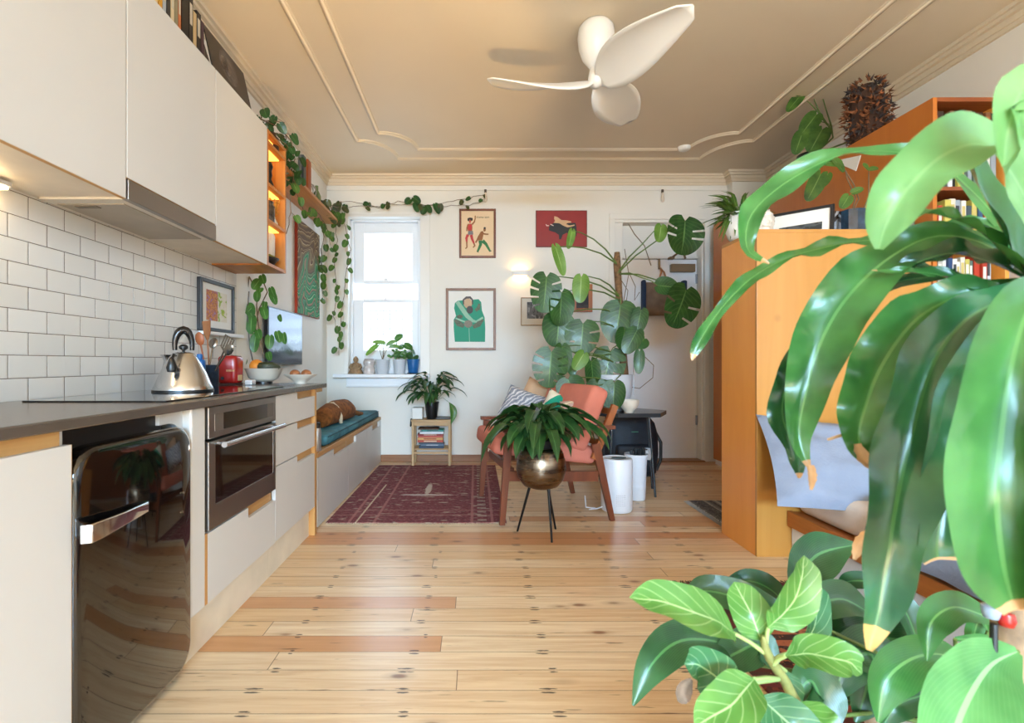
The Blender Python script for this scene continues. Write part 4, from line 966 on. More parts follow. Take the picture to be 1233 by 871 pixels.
# ---------------- sill plants
c = sill(460.5); p1_ = thing('potted_begonia', 'tall-stemmed speckled leaf plant in a grey pot next to the glass jar on the sill', 'plant', c)
pot(p1_, c, .056, .071, .150, GPOT)
fo, st = MB(), MB()
for (lx, ly, tx, ty, wd, mt) in ((454, 416, 440, 427, .05, 0), (463, 413, 449, 411, .05, 0), (466, 415, 476, 410, .06, 0), (470, 417, 480, 417, .05, 0)):
    a, b = at(lx, ly, SY - .02), at(tx, ty, SY - .08); st.tube([c + Vector((0, 0, .14)), (c + Vector((0, 0, .2))).lerp(a, .5), a], [.004, .003, .002], 5)
    fo.heart(a, b, (0.1, -1, .9), wd * 1.2, cup=.1, M=8, rad=(0, .55, 1))
obj('foliage', fo, LEAF_L, p1_, smooth=180); obj('stem', st, STEMB, p1_, smooth=60)
c = sill(481); p2_ = thing('potted_herb', 'bushy green plant in the grey pot next to the blue pot', 'plant', c)
pot(p2_, c, .052, .066, .150, GPOT)
fo = MB(); r = random.Random(4)
for i in range(60):
    q = Vector((r.gauss(0, .055), r.gauss(0, .03), .165 + abs(r.gauss(0, .045)))); heart_leaf(fo, c + q, r.uniform(.025, .04), (r.uniform(-1, 1), -.4, r.uniform(-.8, .4)), (r.uniform(-.5, .5), -1, r.uniform(.2, 1)))
for (lx, ly, tx, ty, wd) in ((476, 409, 484, 404, .09), (487, 415, 496, 420, .08)):
    fo.heart(at(lx, ly, SY), at(tx, ty, SY - .05), (.1, -1, .6), wd, cup=.1, M=8, rad=(0, .55, 1))
obj('foliage', fo, LEAF_M, p2_, smooth=180); st = MB(); st.tube([c + Vector((0, 0, .13)), at(478, 415, SY), at(476, 409, SY)], .003, 5); obj('stem', st, STEM, p2_)
c = sill(497.5); p3_ = thing('potted_seedling', 'small broad-leaved plant in the blue pot at the right end of the sill', 'plant', c)
obj('saucer', MB().lathe([(0, 0), (.058, 0), (.064, .010), (.058, .012), (0, .008)], c, 24), BLACKP, p3_, smooth=50)
pot(p3_, c, .048, .062, .150, paint('blue_pot', S(18, 92, 156), .4), bottom=.011)
fo = MB(); fo.heart(at(497, 434, SY), at(490, 425, SY - .02), (.2, -1, .5), .07, M=8, rad=(0, .55, 1)); fo.heart(at(499, 434, SY), at(503, 428, SY - .02), (.2, -1, .6), .05, M=8, rad=(0, .55, 1)); fo.heart(at(498, 434, SY), at(496, 420, SY - .01), (.2, -1, .5), .06, M=8, rad=(0, .55, 1))
obj('foliage', fo, LEAF_D, p3_, smooth=180)
# ================================================================ BENCH THINGS
cb = thing('bench_cushion', 'long blue-green seat cushion on the white storage bench', 'cushion', (-1.2, 4.2, .4625))
TEAL = paint('teal_fabric', S(66, 126, 142), .85, var=.25, scale=7, bump=.3, bscale=120)
obj('cover', MB().box(XL + .03, -.985, 3.36, 5.20, .4625, .535, .03, 4), TEAL, cb, smooth=60)
m = MB(); 
for z in (.475, .522): m.tube([(-.986, 3.40, z), (-.986, 5.17, z)], .004, 6)
obj('piping', m, paint('teal_dark', S(40, 84, 98), .85), cb, smooth=60)
s0 = Vector((-1.30, 4.15, .5355))
ts = thing('plush_animal', 'brown plush animal with pale collar lying on the bench cushion below the window', 'soft toy', s0)
PLB = paint('plush_brown', S(138, 84, 36), .95, var=.3, scale=25, bump=.6, bscale=150)
A = at(385, 497, 3.75); A.x = -1.15; 
def sp(px, py, Y, dz=0): return at(px, py, Y) + Vector((0, 0, dz))
bz = .536
m = MB(); ax = [(386, 3.70, .055, .05), (390, 3.80, .075, .075), (397, 3.95, .085, .085), (405, 4.12, .090, .092), (414, 4.30, .088, .088), (420, 4.42, .065, .065), (424, 4.50, .035, .035)]
m.tube([Vector(((px - VX) / FPX * Y, Y, bz + h)) for px, Y, h, r_ in ax], [q[3] for q in ax], 16)
obj('body', m, PLB, ts, smooth=180)
m = MB().tube([Vector(((px - VX) / FPX * Y, Y, bz + h)) for px, Y, h in ((421, 4.44, .05), (427, 4.52, .04), (432, 4.60, .022), (436, 4.66, .018))], [.022, .022, .020, .014], 10)
obj('tail', m, PLB, ts, smooth=180)
c = Vector(((399 - VX) / FPX * 3.98, 3.98, bz + .086)); q = 2 * PI
m = MB().tube([c + Vector((-.045, .01, -.075)) , c + Vector((-.06, 0, .02)), c + Vector((-.03, -.01, .078)), c + Vector((.02, -.02, .085)), c + Vector((.055, -.02, .05)), c + Vector((.075, -.01, -.02)), c + Vector((.075, 0, -.075))], [.008, .008, .008, .008, .010, .016, .016], 8)
obj('collar', m, paint('plush_cream', S(222, 204, 176), .9), ts, smooth=180)
c = Vector((-1.0, 3.20, .4625))
fl = thing('flask', 'small grey metal flask at the near front corner of the bench', 'flask', c)
obj('body', MB().lathe([(0, 0), (.026, 0), (.028, .004), (.028, .13), (.022, .145), (0, .146)], c, 18), paint('flask_grey', S(172, 172, 172), .3, .6), fl, smooth=50)
obj('cap', MB().lathe([(.021, .144), (.022, .176), (.018, .18), (0, .18)], c, 18), BLACKP, fl, smooth=50)
# ================================================================ RUGS
def rug_mat():
    t = NT('maroon_rug'); v = t.coord(loc=(-.37, 4.1, 0)); sp_ = t.n('ShaderNodeSeparateXYZ'); t.l(v, sp_.inputs[0]); x, y = sp_.outputs[0], sp_.outputs[1]
    n1 = t.noise(t.coord(scale=(16, 55, 1)), 1.0, 4, .7); n2 = t.noise(t.coord(scale=(40, 60, 1)), 1.0, 2, .6)
    c = t.ramp(n1, [(.35, S(78, 26, 34)), (.47, S(106, 40, 50)), (.56, S(124, 56, 62)), (.64, S(70, 32, 32))])
    c = t.mix(t.math('MULTIPLY', t.ramp(n2, [(.54, (0, 0, 0, 1)), (.60, (1, 1, 1, 1))]), .6), c, S(150, 104, 100))
    n3 = t.noise(t.coord(scale=(9, 26, 1), loc=(3, 1, 0)), 1.0, 2, .5); c = t.mix(t.math('MULTIPLY', t.ramp(n3, [(.61, (0, 0, 0, 1)), (.65, (1, 1, 1, 1))]), .7), c, S(178, 164, 146))
    def line(u, cen, wd, col, amt, cc):
        d = t.math('ABSOLUTE', t.math('SUBTRACT', t.math('ADD', u, t.math('MULTIPLY', t.math('SUBTRACT', n1, .5), .012)), cen)); return t.mix(t.math('MULTIPLY', t.math('LESS_THAN', d, wd), amt), cc, col)
    for cen in (-.80, -.64, -.02, .11): c = line(x, cen, .009, S(164, 108, 104), .75, c)
    for cen in (3.36, 3.47, 4.78, 4.88): c = line(y, cen, .008, S(168, 126, 116), .5, c)
    bd = t.math('LESS_THAN', t.math('ABSOLUTE', t.math('SUBTRACT', x, .045)), .03); dia = t.math('GREATER_THAN', t.math('SINE', t.math('MULTIPLY', y, 70.0)), .3)
    c = t.mix(t.math('MULTIPLY', t.math('MULTIPLY', bd, dia), t.math('MULTIPLY', n2, .9)), c, S(186, 178, 160))
    # worn pale patch and crease
    px_ = t.math('SUBTRACT', x, -.37); py_ = t.math('SUBTRACT', y, 3.87)
    e = t.math('ADD', t.math('MULTIPLY', t.math('MULTIPLY', px_, px_), 14.0), t.math('MULTIPLY', t.math('MULTIPLY', py_, py_), 900.0)); e = t.math('ADD', e, t.math('MULTIPLY', t.math('SUBTRACT', n1, .5), 2.4))
    c = t.mix(t.math('MULTIPLY', t.math('LESS_THAN', e, .55), .85), c, S(196, 184, 178))
    e2 = t.math('ADD', t.math('MULTIPLY', t.math('MULTIPLY', px_, px_), 900.0), t.math('MULTIPLY', t.math('MULTIPLY', t.math('SUBTRACT', y, 4.05), t.math('SUBTRACT', y, 4.05)), 16.0)); e2 = t.math('ADD', e2, t.math('MULTIPLY', t.math('SUBTRACT', n1, .5), 2.0))
    c = t.mix(t.math('MULTIPLY', t.math('LESS_THAN', e2, .5), .8), c, S(200, 188, 176))
    d = t.math('ABSOLUTE', t.math('SUBTRACT', t.math('ADD', x, t.math('MULTIPLY', n1, .02)), t.math('ADD', -.745, t.math('MULTIPLY', t.math('SUBTRACT', y, 3.2), .02))))
    c = t.mix(t.math('MULTIPLY', t.math('MULTIPLY', t.math('LESS_THAN', d, .006), t.math('LESS_THAN', y, 4.2)), .85), c, S(206, 188, 160))
    t.set(Base_Color=c, Roughness=.95); t.bump(n2, .4, .004); return t.m
rg = thing('rug', 'worn maroon patterned rug in front of the bench', 'rug', (-.37, 4.1, 0))
obj('pile', MB().box(-.945, .20, 3.205, 5.0, .001, .010, .003), rug_mat(), rg)
m = MB(); r = random.Random(2)
for i in range(150):
    x = -.94 + 1.135 * i / 149; m.tube([(x, 3.206, .006), (x + r.uniform(-.008, .008), 3.19, .004), (x + r.uniform(-.012, .012), 3.172 + r.uniform(-.004, .006), .003)], .0022, 4)
obj('fringe', m, paint('fringe_cream', S(214, 196, 166), .9), rg)
def stripe_mat(name, cols, axis, sc):
    t = NT(name); v = t.coord(); sp_ = t.n('ShaderNodeSeparateXYZ'); t.l(v, sp_.inputs[0]); u = sp_.outputs[axis]
    wn = t.n('ShaderNodeTexWhiteNoise', noise_dimensions='1D'); t.l(t.math('FLOOR', t.math('MULTIPLY', u, sc)), wn.inputs['W'])
    n = t.noise(t.coord(scale=(60, 60, 60)), 1.0, 2); k = len(cols)
    c = t.ramp(t.math('ADD', wn.outputs[0], t.math('MULTIPLY', t.math('SUBTRACT', n, .5), .35)), [(i / k, q) for i, q in enumerate(cols)], 'CONSTANT')
    t.set(Base_Color=c, Roughness=.95); t.bump(n, .5, .003); return t.m
rr = thing('rag_rug', 'small grey striped rag rug beside the orange timber block', 'rug', (1.9, 3.4, 0))
obj('weave', MB().box(1.56, 2.38, 3.10, 3.72, .001, .010, .003), stripe_mat('rag_stripes', [S(92, 94, 96), S(140, 140, 138), S(176, 172, 164), S(70, 74, 80), S(120, 122, 126)], 0, 60), rr)
m = MB()
for i in range(60):
    y = 3.105 + .61 * i / 59; m.tube([(1.562, y, .006), (1.545, y + r.uniform(-.006, .006), .004), (1.53, y + r.uniform(-.01, .01), .003)], .003, 4)
obj('fringe', m, paint('fringe_grey', S(150, 148, 144), .9), rr)
KIL = stripe_mat('kilim_stripes', [S(84, 40, 32), S(126, 58, 40), S(98, 36, 40), S(58, 36, 32), S(168, 96, 66), S(76, 48, 40), S(112, 48, 50)], 1, 26)
kl = thing('kilim', 'red-brown striped kilim rug on the floor beside the bed under the foreground plants', 'rug', (1.2, 1.5, 0))
obj('weave', MB().box(.90, 1.62, .75, 2.33, .001, .009, .003), KIL, kl)
m = MB()
for i in range(50):
    x = .905 + .71 * i / 49; m.tube([(x, 2.328, .006), (x + r.uniform(-.006, .006), 2.345, .004), (x + r.uniform(-.01, .01), 2.36, .003)], .003, 4)
obj('fringe', m, paint('fringe_dark', S(90, 74, 60), .9), kl)
# ================================================================ SIDE STOOL
PINE = woodmat('pale_pine', S(206, 172, 126), S(176, 138, 92), 'Z', .5); PINEX = woodmat('pale_pine_x', S(206, 172, 126), S(172, 132, 86), 'X', .5)
sx0, sx1, sy0_, sy1_ = at(496.5, 505, 5.02).x, at(543, 505, 5.02).x, 4.96, 5.18; sz = .462
so = thing('stool', 'small pale wood stool with a shelf full of books under the leafy plant', 'stool', ((sx0 + sx1) / 2, 5.07, 0))
obj('seat', MB().box(sx0 - .006, sx1 + .006, sy0_ - .006, sy1_ + .006, sz - .02, sz, .004), PINEX, so)
for x in (sx0, sx1 - .024):
    for y in (sy0_, sy1_ - .024): obj('leg', MB().box(x, x + .024, y, y + .024, .010 if y < 5.0 else 0, sz - .02, .002), PINE, so)
for y in (sy0_, sy1_ - .02): obj('apron', MB().box(sx0 + .024, sx1 - .024, y + .003, y + .017, sz - .06, sz - .021, .002), PINEX, so)
zs_ = .178
obj('shelf', MB().box(sx0 + .003, sx1 - .003, sy0_ + .003, sy1_ - .003, zs_ - .014, zs_, .002), PINEX, so)
obj('stretcher', MB().box(sx0 + .02, sx1 - .02, sy0_ + .004, sy0_ + .018, .125, .145, .002), PINEX, so)
PAGES = paint('book_pages', S(226, 214, 190), .8, var=.08, scale=40)
def bookcol(i, col): return paint('cover_%02x%02x%02x' % col, S(*col), .5, var=.05)
def book(name, label, x0, x1, y0, y1, z0, z1, col, group, spine='-y', band=None):
    """closed book; spine on the near side (-y) or toward the room (+x)"""
    root = thing(name, label, 'book', ((x0 + x1) / 2, (y0 + y1) / 2, z0), group)
    cm = bookcol(0, col); t = .0022
    flat_ = (z1 - z0) < min(x1 - x0, y1 - y0)
    m, pg = MB(), MB()
    if flat_:
        m.box(x0, x1, y0, y1, z0, z0 + t); m.box(x0, x1, y0, y1, z1 - t, z1)
        m.box(x0, x1, y0, y0 + t, z0, z1); pg.box(x0 + .003, x1 - .003, y0 + t, y1 - .003, z0 + t, z1 - t)
    elif spine == '-y':
        m.box(x0, x0 + t, y0, y1, z0, z1); m.box(x1 - t, x1, y0, y1, z0, z1); m.box(x0, x1, y0, y0 + t, z0, z1, .001); pg.box(x0 + t, x1 - t, y0 + t, y1 - .004, z0 + .003, z1 - .003)
    else:
        m.box(x0, x1, y0, y0 + t, z0, z1); m.box(x0, x1, y1 - t, y1, z0, z1); m.box(x1 - t, x1, y0, y1, z0, z1, .001); pg.box(x0 + .004, x1 - t, y0 + t, y1 - t, z0 + .003, z1 - .003)
    obj('cover', m, cm, root); obj('pages', pg, PAGES, root)
    if band:
        bm_ = paint('band_%02x%02x%02x' % band, S(*band), .5); m = MB(); e = .0006
        if flat_: m.box(x0 + (x1 - x0) * .25, x0 + (x1 - x0) * .75, y0 - e, y0 + e, z0 + (z1 - z0) * .3, z0 + (z1 - z0) * .7)
        elif spine == '-y': m.box(x0 + (x1 - x0) * .2, x1 - (x1 - x0) * .2, y0 - e, y0 + e, z0 + (z1 - z0) * .45, z0 + (z1 - z0) * .85)
        else: m.box(x1 - e, x1 + e, y0 + (y1 - y0) * .2, y1 - (y1 - y0) * .2, z0 + (z1 - z0) * .45, z0 + (z1 - z0) * .85)
        obj('spine_label', m, bm_, root)
    return root
z = zs_ + .0005
for i, (h, col, wd, off, cn, bnd) in enumerate(((.024, (40, 62, 88), .24, .0, 'dark navy', None), (.016, (110, 132, 160), .23, .01, 'grey-blue', (220, 220, 220)), (.018, (70, 84, 98), .24, -.005, 'slate grey', None), (.022, (206, 84, 62), .25, -.01, 'brick red', (240, 220, 190)), (.024, (226, 176, 104), .25, -.012, 'yellow-cream', (180, 60, 50)),
                                           (.018, (210, 92, 76), .24, -.008, 'coral red', None), (.016, (160, 60, 52), .25, -.01, 'dark red', (230, 200, 180)), (.024, (226, 230, 236), .235, .004, 'white', None), (.018, (60, 150, 142), .22, .014, 'turquoise', (40, 80, 90)), (.012, (110, 70, 44), .20, -.03, 'thin brown', None))):
    xm = (sx0 + sx1) / 2 + off
    pos = ('bottom of the stack', 'second from the bottom', 'third from the bottom', 'fourth from the bottom', 'fifth from the bottom', 'fifth from the top', 'fourth from the top', 'third from the top', 'second from the top', 'top of the stack')[i]
    book('book', f'{cn} book lying in the pale stool, {pos}', xm - wd / 2, xm + wd / 2, 4.975, 5.13, z, z + h, col, 'books stacked in the stool', band=bnd); z += h + .0004
a = at(496.5, 491, 5.1); one('storage_box', MB().box(sx0 - .003, sx0 + .10, 5.02, 5.15, sz + .0006, sz + .11, .004), MATB, 'small white cardboard box on the stool behind the black pot', 'box', (sx0 + .05, 5.08, sz), )
one('notebook', MB().box((sx0 + sx1) / 2 + .02, sx1 - .005, 5.0, 5.15, sz + .0006, sz + .016, .002), BLACKP, 'flat black notebook on the stool right of the black pot', 'book', (sx1 - .1, 5.08, sz))
one('cloth', MB().grid(lambda u, v: Vector((sx0 - .008 - .010 * u + .012 * math.sin(v * 7) * (1 - u * .4), 4.98 + v * .09, sz + .002 - .07 * (u ** 1.2) - .006 * math.sin(v * 9) * u)), 6, 8), paint('cloth_dark', S(52, 58, 60), .9), 'dark cloth corner hanging over the left edge of the stool', 'cloth', (sx0 - .01, 5.02, sz), solid=.003, smooth=180)
c = Vector((at(520, 490, 5.04).x, 5.03, sz + .0008)); sp1 = thing('peace_lily', 'dark leafy plant in a black nursery pot on the small stool', 'plant', c)
pot(sp1, c, .050, .070, .17, BLACKP)
strap_plant(sp1, c + Vector((0, 0, .16)), 44, .38, .056, 1.0, 11, LEAF_D, STEM, up=.62, avoid=lambda az, r: az if math.sin(az) < .45 else -az)
fo = MB().ribbon([at(541, 485, 4.93), at(545, 492, 4.91), at(546, 500, 4.90), at(543, 511, 4.90)], [.006, .06, .062, .004], Vector((.2, -1, .2)), cols=4, rows=10); fo.tube([c + Vector((.01, 0, .17)), at(533, 479, 4.96), at(541, 485, 4.93)], .002, 5)
obj('drooping_leaf', fo, LEAF_M, sp1, smooth=180)
# ================================================================ ARMCHAIR
O = Vector((.886, 3.275, 0)); th = math.radians(10); fx, fy_ = -math.cos(th), -math.sin(th); wxx, wyy = -math.sin(th), math.cos(th)
def ch(u, v, z): return Vector((O.x + u * fx + v * wxx, O.y + u * fy_ + v * wyy, z))
TEAK = woodmat('teak', S(128, 68, 40), S(92, 44, 26), 'Z', .35); TEAKL = woodmat('teak_light', S(176, 104, 52), S(134, 74, 36), 'Z', .35)
ac = thing('armchair', 'low teak lounge chair with salmon cushions facing left in the room centre', 'armchair', ch(.36, .34, 0))
def bar(mb, p, q, w, t, side): # rectangular section bar, w in the plane, t across (side = unit vector)
    p, q = Vector(p), Vector(q); d = (q - p).normalized(); s = Vector(side).normalized(); e = s.cross(d).normalized()
    def pr(ww): return [a + e * (w0 * ww) + s * (t / 2 * tt) for a, w0 in ((p, 1), (q, 1)) for ww, tt in ()]
    vs = []
    ws = w if hasattr(w, '__len__') else (w, w)
    for a, ww in ((p, ws[0]), (q, ws[1])):
        for k1, k2 in ((-1, -1), (1, -1), (1, 1), (-1, 1)): vs.append(a + e * ww / 2 * k1 + s * t / 2 * k2)
    mb.add(vs, [(0, 3, 2, 1), (4, 5, 6, 7)] + [(i, (i + 1) % 4, 4 + (i + 1) % 4, 4 + i) for i in range(4)]); return mb
SIDE = ch(0, 1, 0) - ch(0, 0, 0)
for v in (0.0, .70):
    obj('rear_leg', bar(MB(), ch(0.0, v, 0.0), ch(.115, v, .50), (.030, .055), .028, SIDE), TEAK, ac)
    obj('front_leg', bar(MB(), ch(.73, v, .0115 if v == 0 else 0.0115), ch(.685, v, .585), (.034, .052), .028, SIDE), TEAK, ac)
    obj('side_rail', bar(MB(), ch(.10, v, .290), ch(.70, v, .315), .062, .022, SIDE), TEAK, ac)
    obj('armrest', bar(MB(), ch(-.01, v, .605), ch(.73, v, .602), .024, .062, SIDE), TEAK, ac)
    obj('back_stile', bar(MB(), ch(.125, v, .40), ch(-.02, v, .745), .042, .026, SIDE), TEAKL, ac)
for z in (.50, .60, .70): obj('back_slat', bar(MB(), ch(.09 - (z - .48) * .42, .0, z), ch(.09 - (z - .48) * .42, .70, z), .018, .04, Vector((0, 0, 1))), TEAKL, ac)
obj('front_rail', bar(MB(), ch(.66, .014, .335), ch(.66, .686, .335), .022, .05, Vector((0, 0, 1))), TEAK, ac)
SALM = paint('salmon_fabric', S(206, 120, 100), .9, var=.05, scale=8, bump=.3, bscale=200)
fv = Vector((fx, fy_, 0)); wv = Vector((wxx, wyy, 0))
def slab(mb, org, du, dv, dn, r=.03, seg=3):
    Mx = Matrix((du.normalized(), dv.normalized(), dn.normalized())).transposed().to_4x4(); Mx.translation = org
    old = mb.M; mb.M = Mx; mb.box(0, du.length, 0, dv.length, 0, dn.length, r, seg); mb.M = old; return mb
du = ch(.78, 0, .445) - ch(.10, 0, .355); dn = du.cross(wv).normalized()
if dn.z < 0: dn = -dn
seat = obj('seat_cushion', slab(MB(), ch(.10, .03, .355), du, wv * .64, dn * .115, .035, 4), SALM, ac, smooth=60)
bt0 = ch(.165, .02, .43); bu = (ch(.03, .02, .80) - ch(.20, .02, .40)); wb = (wv * math.cos(.14) + fv * math.sin(.14)).normalized(); bn_ = bu.cross(wb).normalized()
if bn_.dot(fv) < 0: bn_ = -bn_
obj('back_cushion', slab(MB(), bt0, bu.normalized() * .44, wb * .66, bn_ * .13, .04, 4), SALM, ac, smooth=60)
# chair pillows
def pillow(name, label, c, w, h, d, rz, rx, mats, ry=0, n=12, group=None):
    M = Matrix.Translation(Vector(c)) @ Matrix.Rotation(rz, 4, 'Z') @ Matrix.Rotation(rx, 4, 'X') @ Matrix.Rotation(ry, 4, 'Y')
    return one(name, cushion(MB(), w, h, d, M, n=n), mats, label, 'pillow', Vector(c) - Vector((0, 0, h / 2)), group, smooth=180)
def pill_mat(name, cols, sc, rot=0, dist=0.0):
    t = NT(name); v = t.coord('UV', scale=sc, rot=(0, 0, rot)); w_ = t.n('ShaderNodeTexWave'); t.l(v, w_.inputs[0]); w_.inputs['Scale'].default_value = 1.0; w_.inputs['Distortion'].default_value = dist
    k = len(cols); t.set(Base_Color=t.ramp(w_.outputs['Fac'], [(i / k, q) for i, q in enumerate(cols)], 'CONSTANT'), Roughness=.9); return t.m
pillow('pillow', 'grey and white patterned pillow at the far left of the salmon chair', at(628, 489, 3.85), .30, .26, .11, -.25, -.35, pill_mat('pillow_grey', [S(214, 212, 214), S(84, 92, 108), S(190, 190, 196), S(120, 126, 140)], (3, 3, 1), .5, 9.0), ry=.35, group='pillows on the armchair')
pillow('pillow', 'plain beige pillow with white corner behind the patterned pillow on the salmon chair', at(650, 485, 3.95), .34, .30, .12, -.1, -.30, paint('pillow_beige', S(206, 168, 134), .9), ry=.5, group='pillows on the armchair')
pillow('pillow', 'green and white pillow in the middle of the salmon chair', at(675, 497, 3.60), .30, .24, .11, -.35, -.25, pill_mat('pillow_green', [S(22, 142, 112), S(26, 150, 118), S(232, 222, 200)], (.55, .4, 1), .6, 1.0), ry=.45, group='pillows on the armchair')
pillow('pillow', 'cream pillow with dark stripes at the right of the salmon chair', at(697, 503, 3.42), .24, .26, .11, -.5, -.2, pill_mat('pillow_stripe', [S(226, 208, 182), S(216, 190, 160), S(120, 74, 66), S(222, 200, 172), S(196, 160, 150)], (.9, 1.6, 1), 1.2, 2.0), ry=-.2, group='pillows on the armchair')
# ================================================================ METAL PLANTER
c = Vector((.385, 2.96, 0)); pn = thing('planter', 'dark bronze metal bowl planter on three thin legs holding a large leafy plant', 'planter', c)
def bronze_mat():
    t = NT('dark_bronze'); v = t.coord(scale=(1, 1, 9)); n = t.noise(v, 3.0, 4, .6)
    t.set(Base_Color=t.ramp(n, [(.3, S(92, 78, 66)), (.7, S(150, 132, 112))]), Metallic=1.0, Roughness=t.ramp(n, [(.3, (.22, .22, .22, 1)), (.7, (.36, .36, .36, 1))])); return t.m
obj('bowl', MB().lathe([(0, .285), (.05, .287), (.10, .305), (.132, .345), (.146, .40), (.142, .45), (.128, .50), (.112, .53), (.108, .532), (.106, .52), (.12, .47), (0, .46)], c, 40), bronze_mat(), pn, smooth=60)
obj('pot', MB().lathe([(0, .46), (.088, .46), (.104, .575), (.100, .577), (.09, .56), (0, .555)], c, 30), BLACKP, pn, smooth=50)
obj('soil', MB().lathe([(0, .562), (.095, .56)], c, 18), SOIL, pn)
for px, py in ((623, 640), (664.5, 653.5), (669, 637.5)):
    f = onz(px, py); d = (f - c); d.z = 0; t_ = c + d.normalized() * .07; t_.z = .31
    obj('leg', MB().tube([f, t_], [.006, .009], 8), paint('leg_black', S(34, 32, 32), .4, .5), pn, smooth=60)
c2 = c + Vector((0, 0, .565)); pp = thing('peace_lily', 'large drooping dark green peace lily growing in the bronze planter', 'plant', c2)
strap_plant(pp, c2, 44, .47, .078, 1.0, 23, LEAF_D, STEM, up=.30, droop=1.25, minel=.0)
strap_plant(pp, c2, 46, .34, .066, .9, 29, LEAF_D, STEM, up=.40, droop=.9, minel=.35)
strap_plant(pp, c2, 16, .30, .10, .9, 35, LEAF_D, STEM, up=.1, droop=1.5, minel=.0)
# ================================================================ BLACK TABLE AND THINGS ON IT
tcx, tcy, tz = 1.20, 4.02, .640
bt_ = thing('side_table', 'black side table with a hexagonal top and thin legs beside the salmon chair', 'table', (tcx, tcy, 0))
hexp = [(tcx + .33 * math.cos(q), tcy + .27 * math.sin(q)) for q in [PI / 3 * i + .1 for i in range(6)]]
TBL = paint('black_table', S(48, 52, 56), .25)
obj('tabletop', MB().prism(hexp, lambda u, v, w: (u, v, w), tz - .03, tz), TBL, bt_)
for q in (.35, 2.2, 3.9, 5.45):
    p = Vector((tcx + .20 * math.cos(q), tcy + .18 * math.sin(q), tz - .03)); f = Vector((tcx + .25 * math.cos(q), tcy + .24 * math.sin(q), 0))
    obj('leg', MB().tube([f, p], .009, 8), TBL, bt_, smooth=60)
c = Vector(((757 - VX) / FPX * 3.86, 3.86, tz + .0005)); 
one('bowl', MB().lathe([(0, 0), (.034, 0), (.036, .012), (.044, .02), (.066, .045), (.076, .075), (.077, .098), (.073, .099), (.06, .05), (0, .03)], c, 30), CER, 'small white footed bowl on the black hexagonal table', 'bowl', c, smooth=50)
c = Vector(((738 - VX) / FPX * 4.08, 4.08, tz + .0005)); mo = thing('monstera', 'tall split-leaf plant in a pale grey pot on the black table', 'plant', c)
GP2 = paint('pale_grey_pot', S(206, 208, 214), .5, var=.02)
obj('pot', MB().lathe([(0, 0), (.09, 0), (.115, .03), (.142, .12), (.150, .20), (.150, .285), (.142, .286), (.14, .24), (0, .235)], c, 36), GP2, mo, smooth=50)
obj('soil', MB().lathe([(0, .25), (.14, .248)], c, 20), SOIL, mo)
YP = 4.08
def pm(px, py, dY=0): return at(px, py, YP + dY)
m = MB(); POLE = paint('moss_pole', S(124, 92, 62), .95, var=.3, scale=40, bump=1.0, bscale=60)
m.tube([pm(754, 478), pm(751, 440), pm(748, 400), pm(745, 350), pm(743, 318), pm(743, 304)], [.034, .033, .031, .028, .030, .022], 12)
obj('moss_pole', m, POLE, mo, smooth=60)
MON = [(658, 334, 655, 376, 38, (3, 5, 7, 9), 0), (676, 353, 675, 392, 33, (), 0), (673, 381, 671, 418, 40, (), 0), (702, 390, 699, 427, 40, (4, 7), .1), (700, 334, 698, 364, 20, (), 0), (747, 368, 741, 413, 42, (), 0), (772, 374, 766, 402, 20, (), 0),
       (664, 424, 660, 467, 42, (3, 5, 7, 9), 0), (677, 418, 678, 452, 24, (), 0), (703, 426, 692, 445, 18, (), 0), (735, 424, 727, 464, 40, (4, 7), 0), (684, 457, 692, 482, 34, (), 0), (702, 471, 690, 497, 36, (), 0), (719, 462, 717, 500, 30, (5, 8), 0), (740, 462, 738, 494, 27, (), 0),
       (825, 266, 823, 306, 50, (4, 6), 0), (796, 272, 794, 291, 16, (), 0), (826, 350, 812, 394, 46, (5, 8), 0), (792, 344, 818, 346, 24, (), 0), (669, 298, 680, 331, 14, (), 0), (689, 278, 685, 299, 10, (), 0), (767, 398, 753, 425, 22, (), 0), (776, 408, 767, 418, 18, (), 0), (770, 424, 769, 450, 13, (), 0), (712, 436, 716, 470, 22, (), 0), (687, 434, 690, 452, 14, (), 0), (696, 488, 704, 500, 12, (), 0), (752, 398, 748, 420, 22, (), 0)]
lime = {4, 9, 16, 19, 20, 26}
r = random.Random(5); st = MB()
for i, (bx_, by_, tx_, ty_, wd, spl, _) in enumerate(MON):
    dY = -.10 - .16 * abs(((bx_ + tx_) / 2 - 748) / 80) ** .7 + r.uniform(-.06, .08); fr_ = 1.0
    if bx_ > 785: dY = -.12
    if by_ > 450: dY -= .14
    a, b = pm(bx_, by_, dY), pm(tx_, ty_, dY - .03)
    nrm = Vector((r.uniform(-.35, .35), -1, r.uniform(.1, .5))); mb = MB()
    mb.heart(a, b, nrm, wd / FPX * (YP + dY) * 1.02, cup=.16, curl=.22, split=[q * 2 + 1 for q in spl], M=26 if spl else 12, rad=(0, .42, .7, 1.0))
    obj('leaf', mb, LEAF_L if i in lime else LEAF_MON, mo, smooth=180)
    py0 = min(470, max(318, by_ + r.uniform(-5, 25))); px0 = 743 + (py0 - 318) * .07
    if bx_ > 785: py0 = 330
    s0_ = pm(px0, py0, -.02); mid = s0_.lerp(a, .55) + Vector((0, -.02, .05 if bx_ < 785 else .02)); st.tube([s0_, s0_.lerp(mid, .5) + Vector((0, 0, .02)), mid, mid.lerp(a, .6) + Vector((0, 0, .012)), a], [.007, .006, .005, .004, .003], 6)
obj('stem', st, STEM, mo, smooth=60)
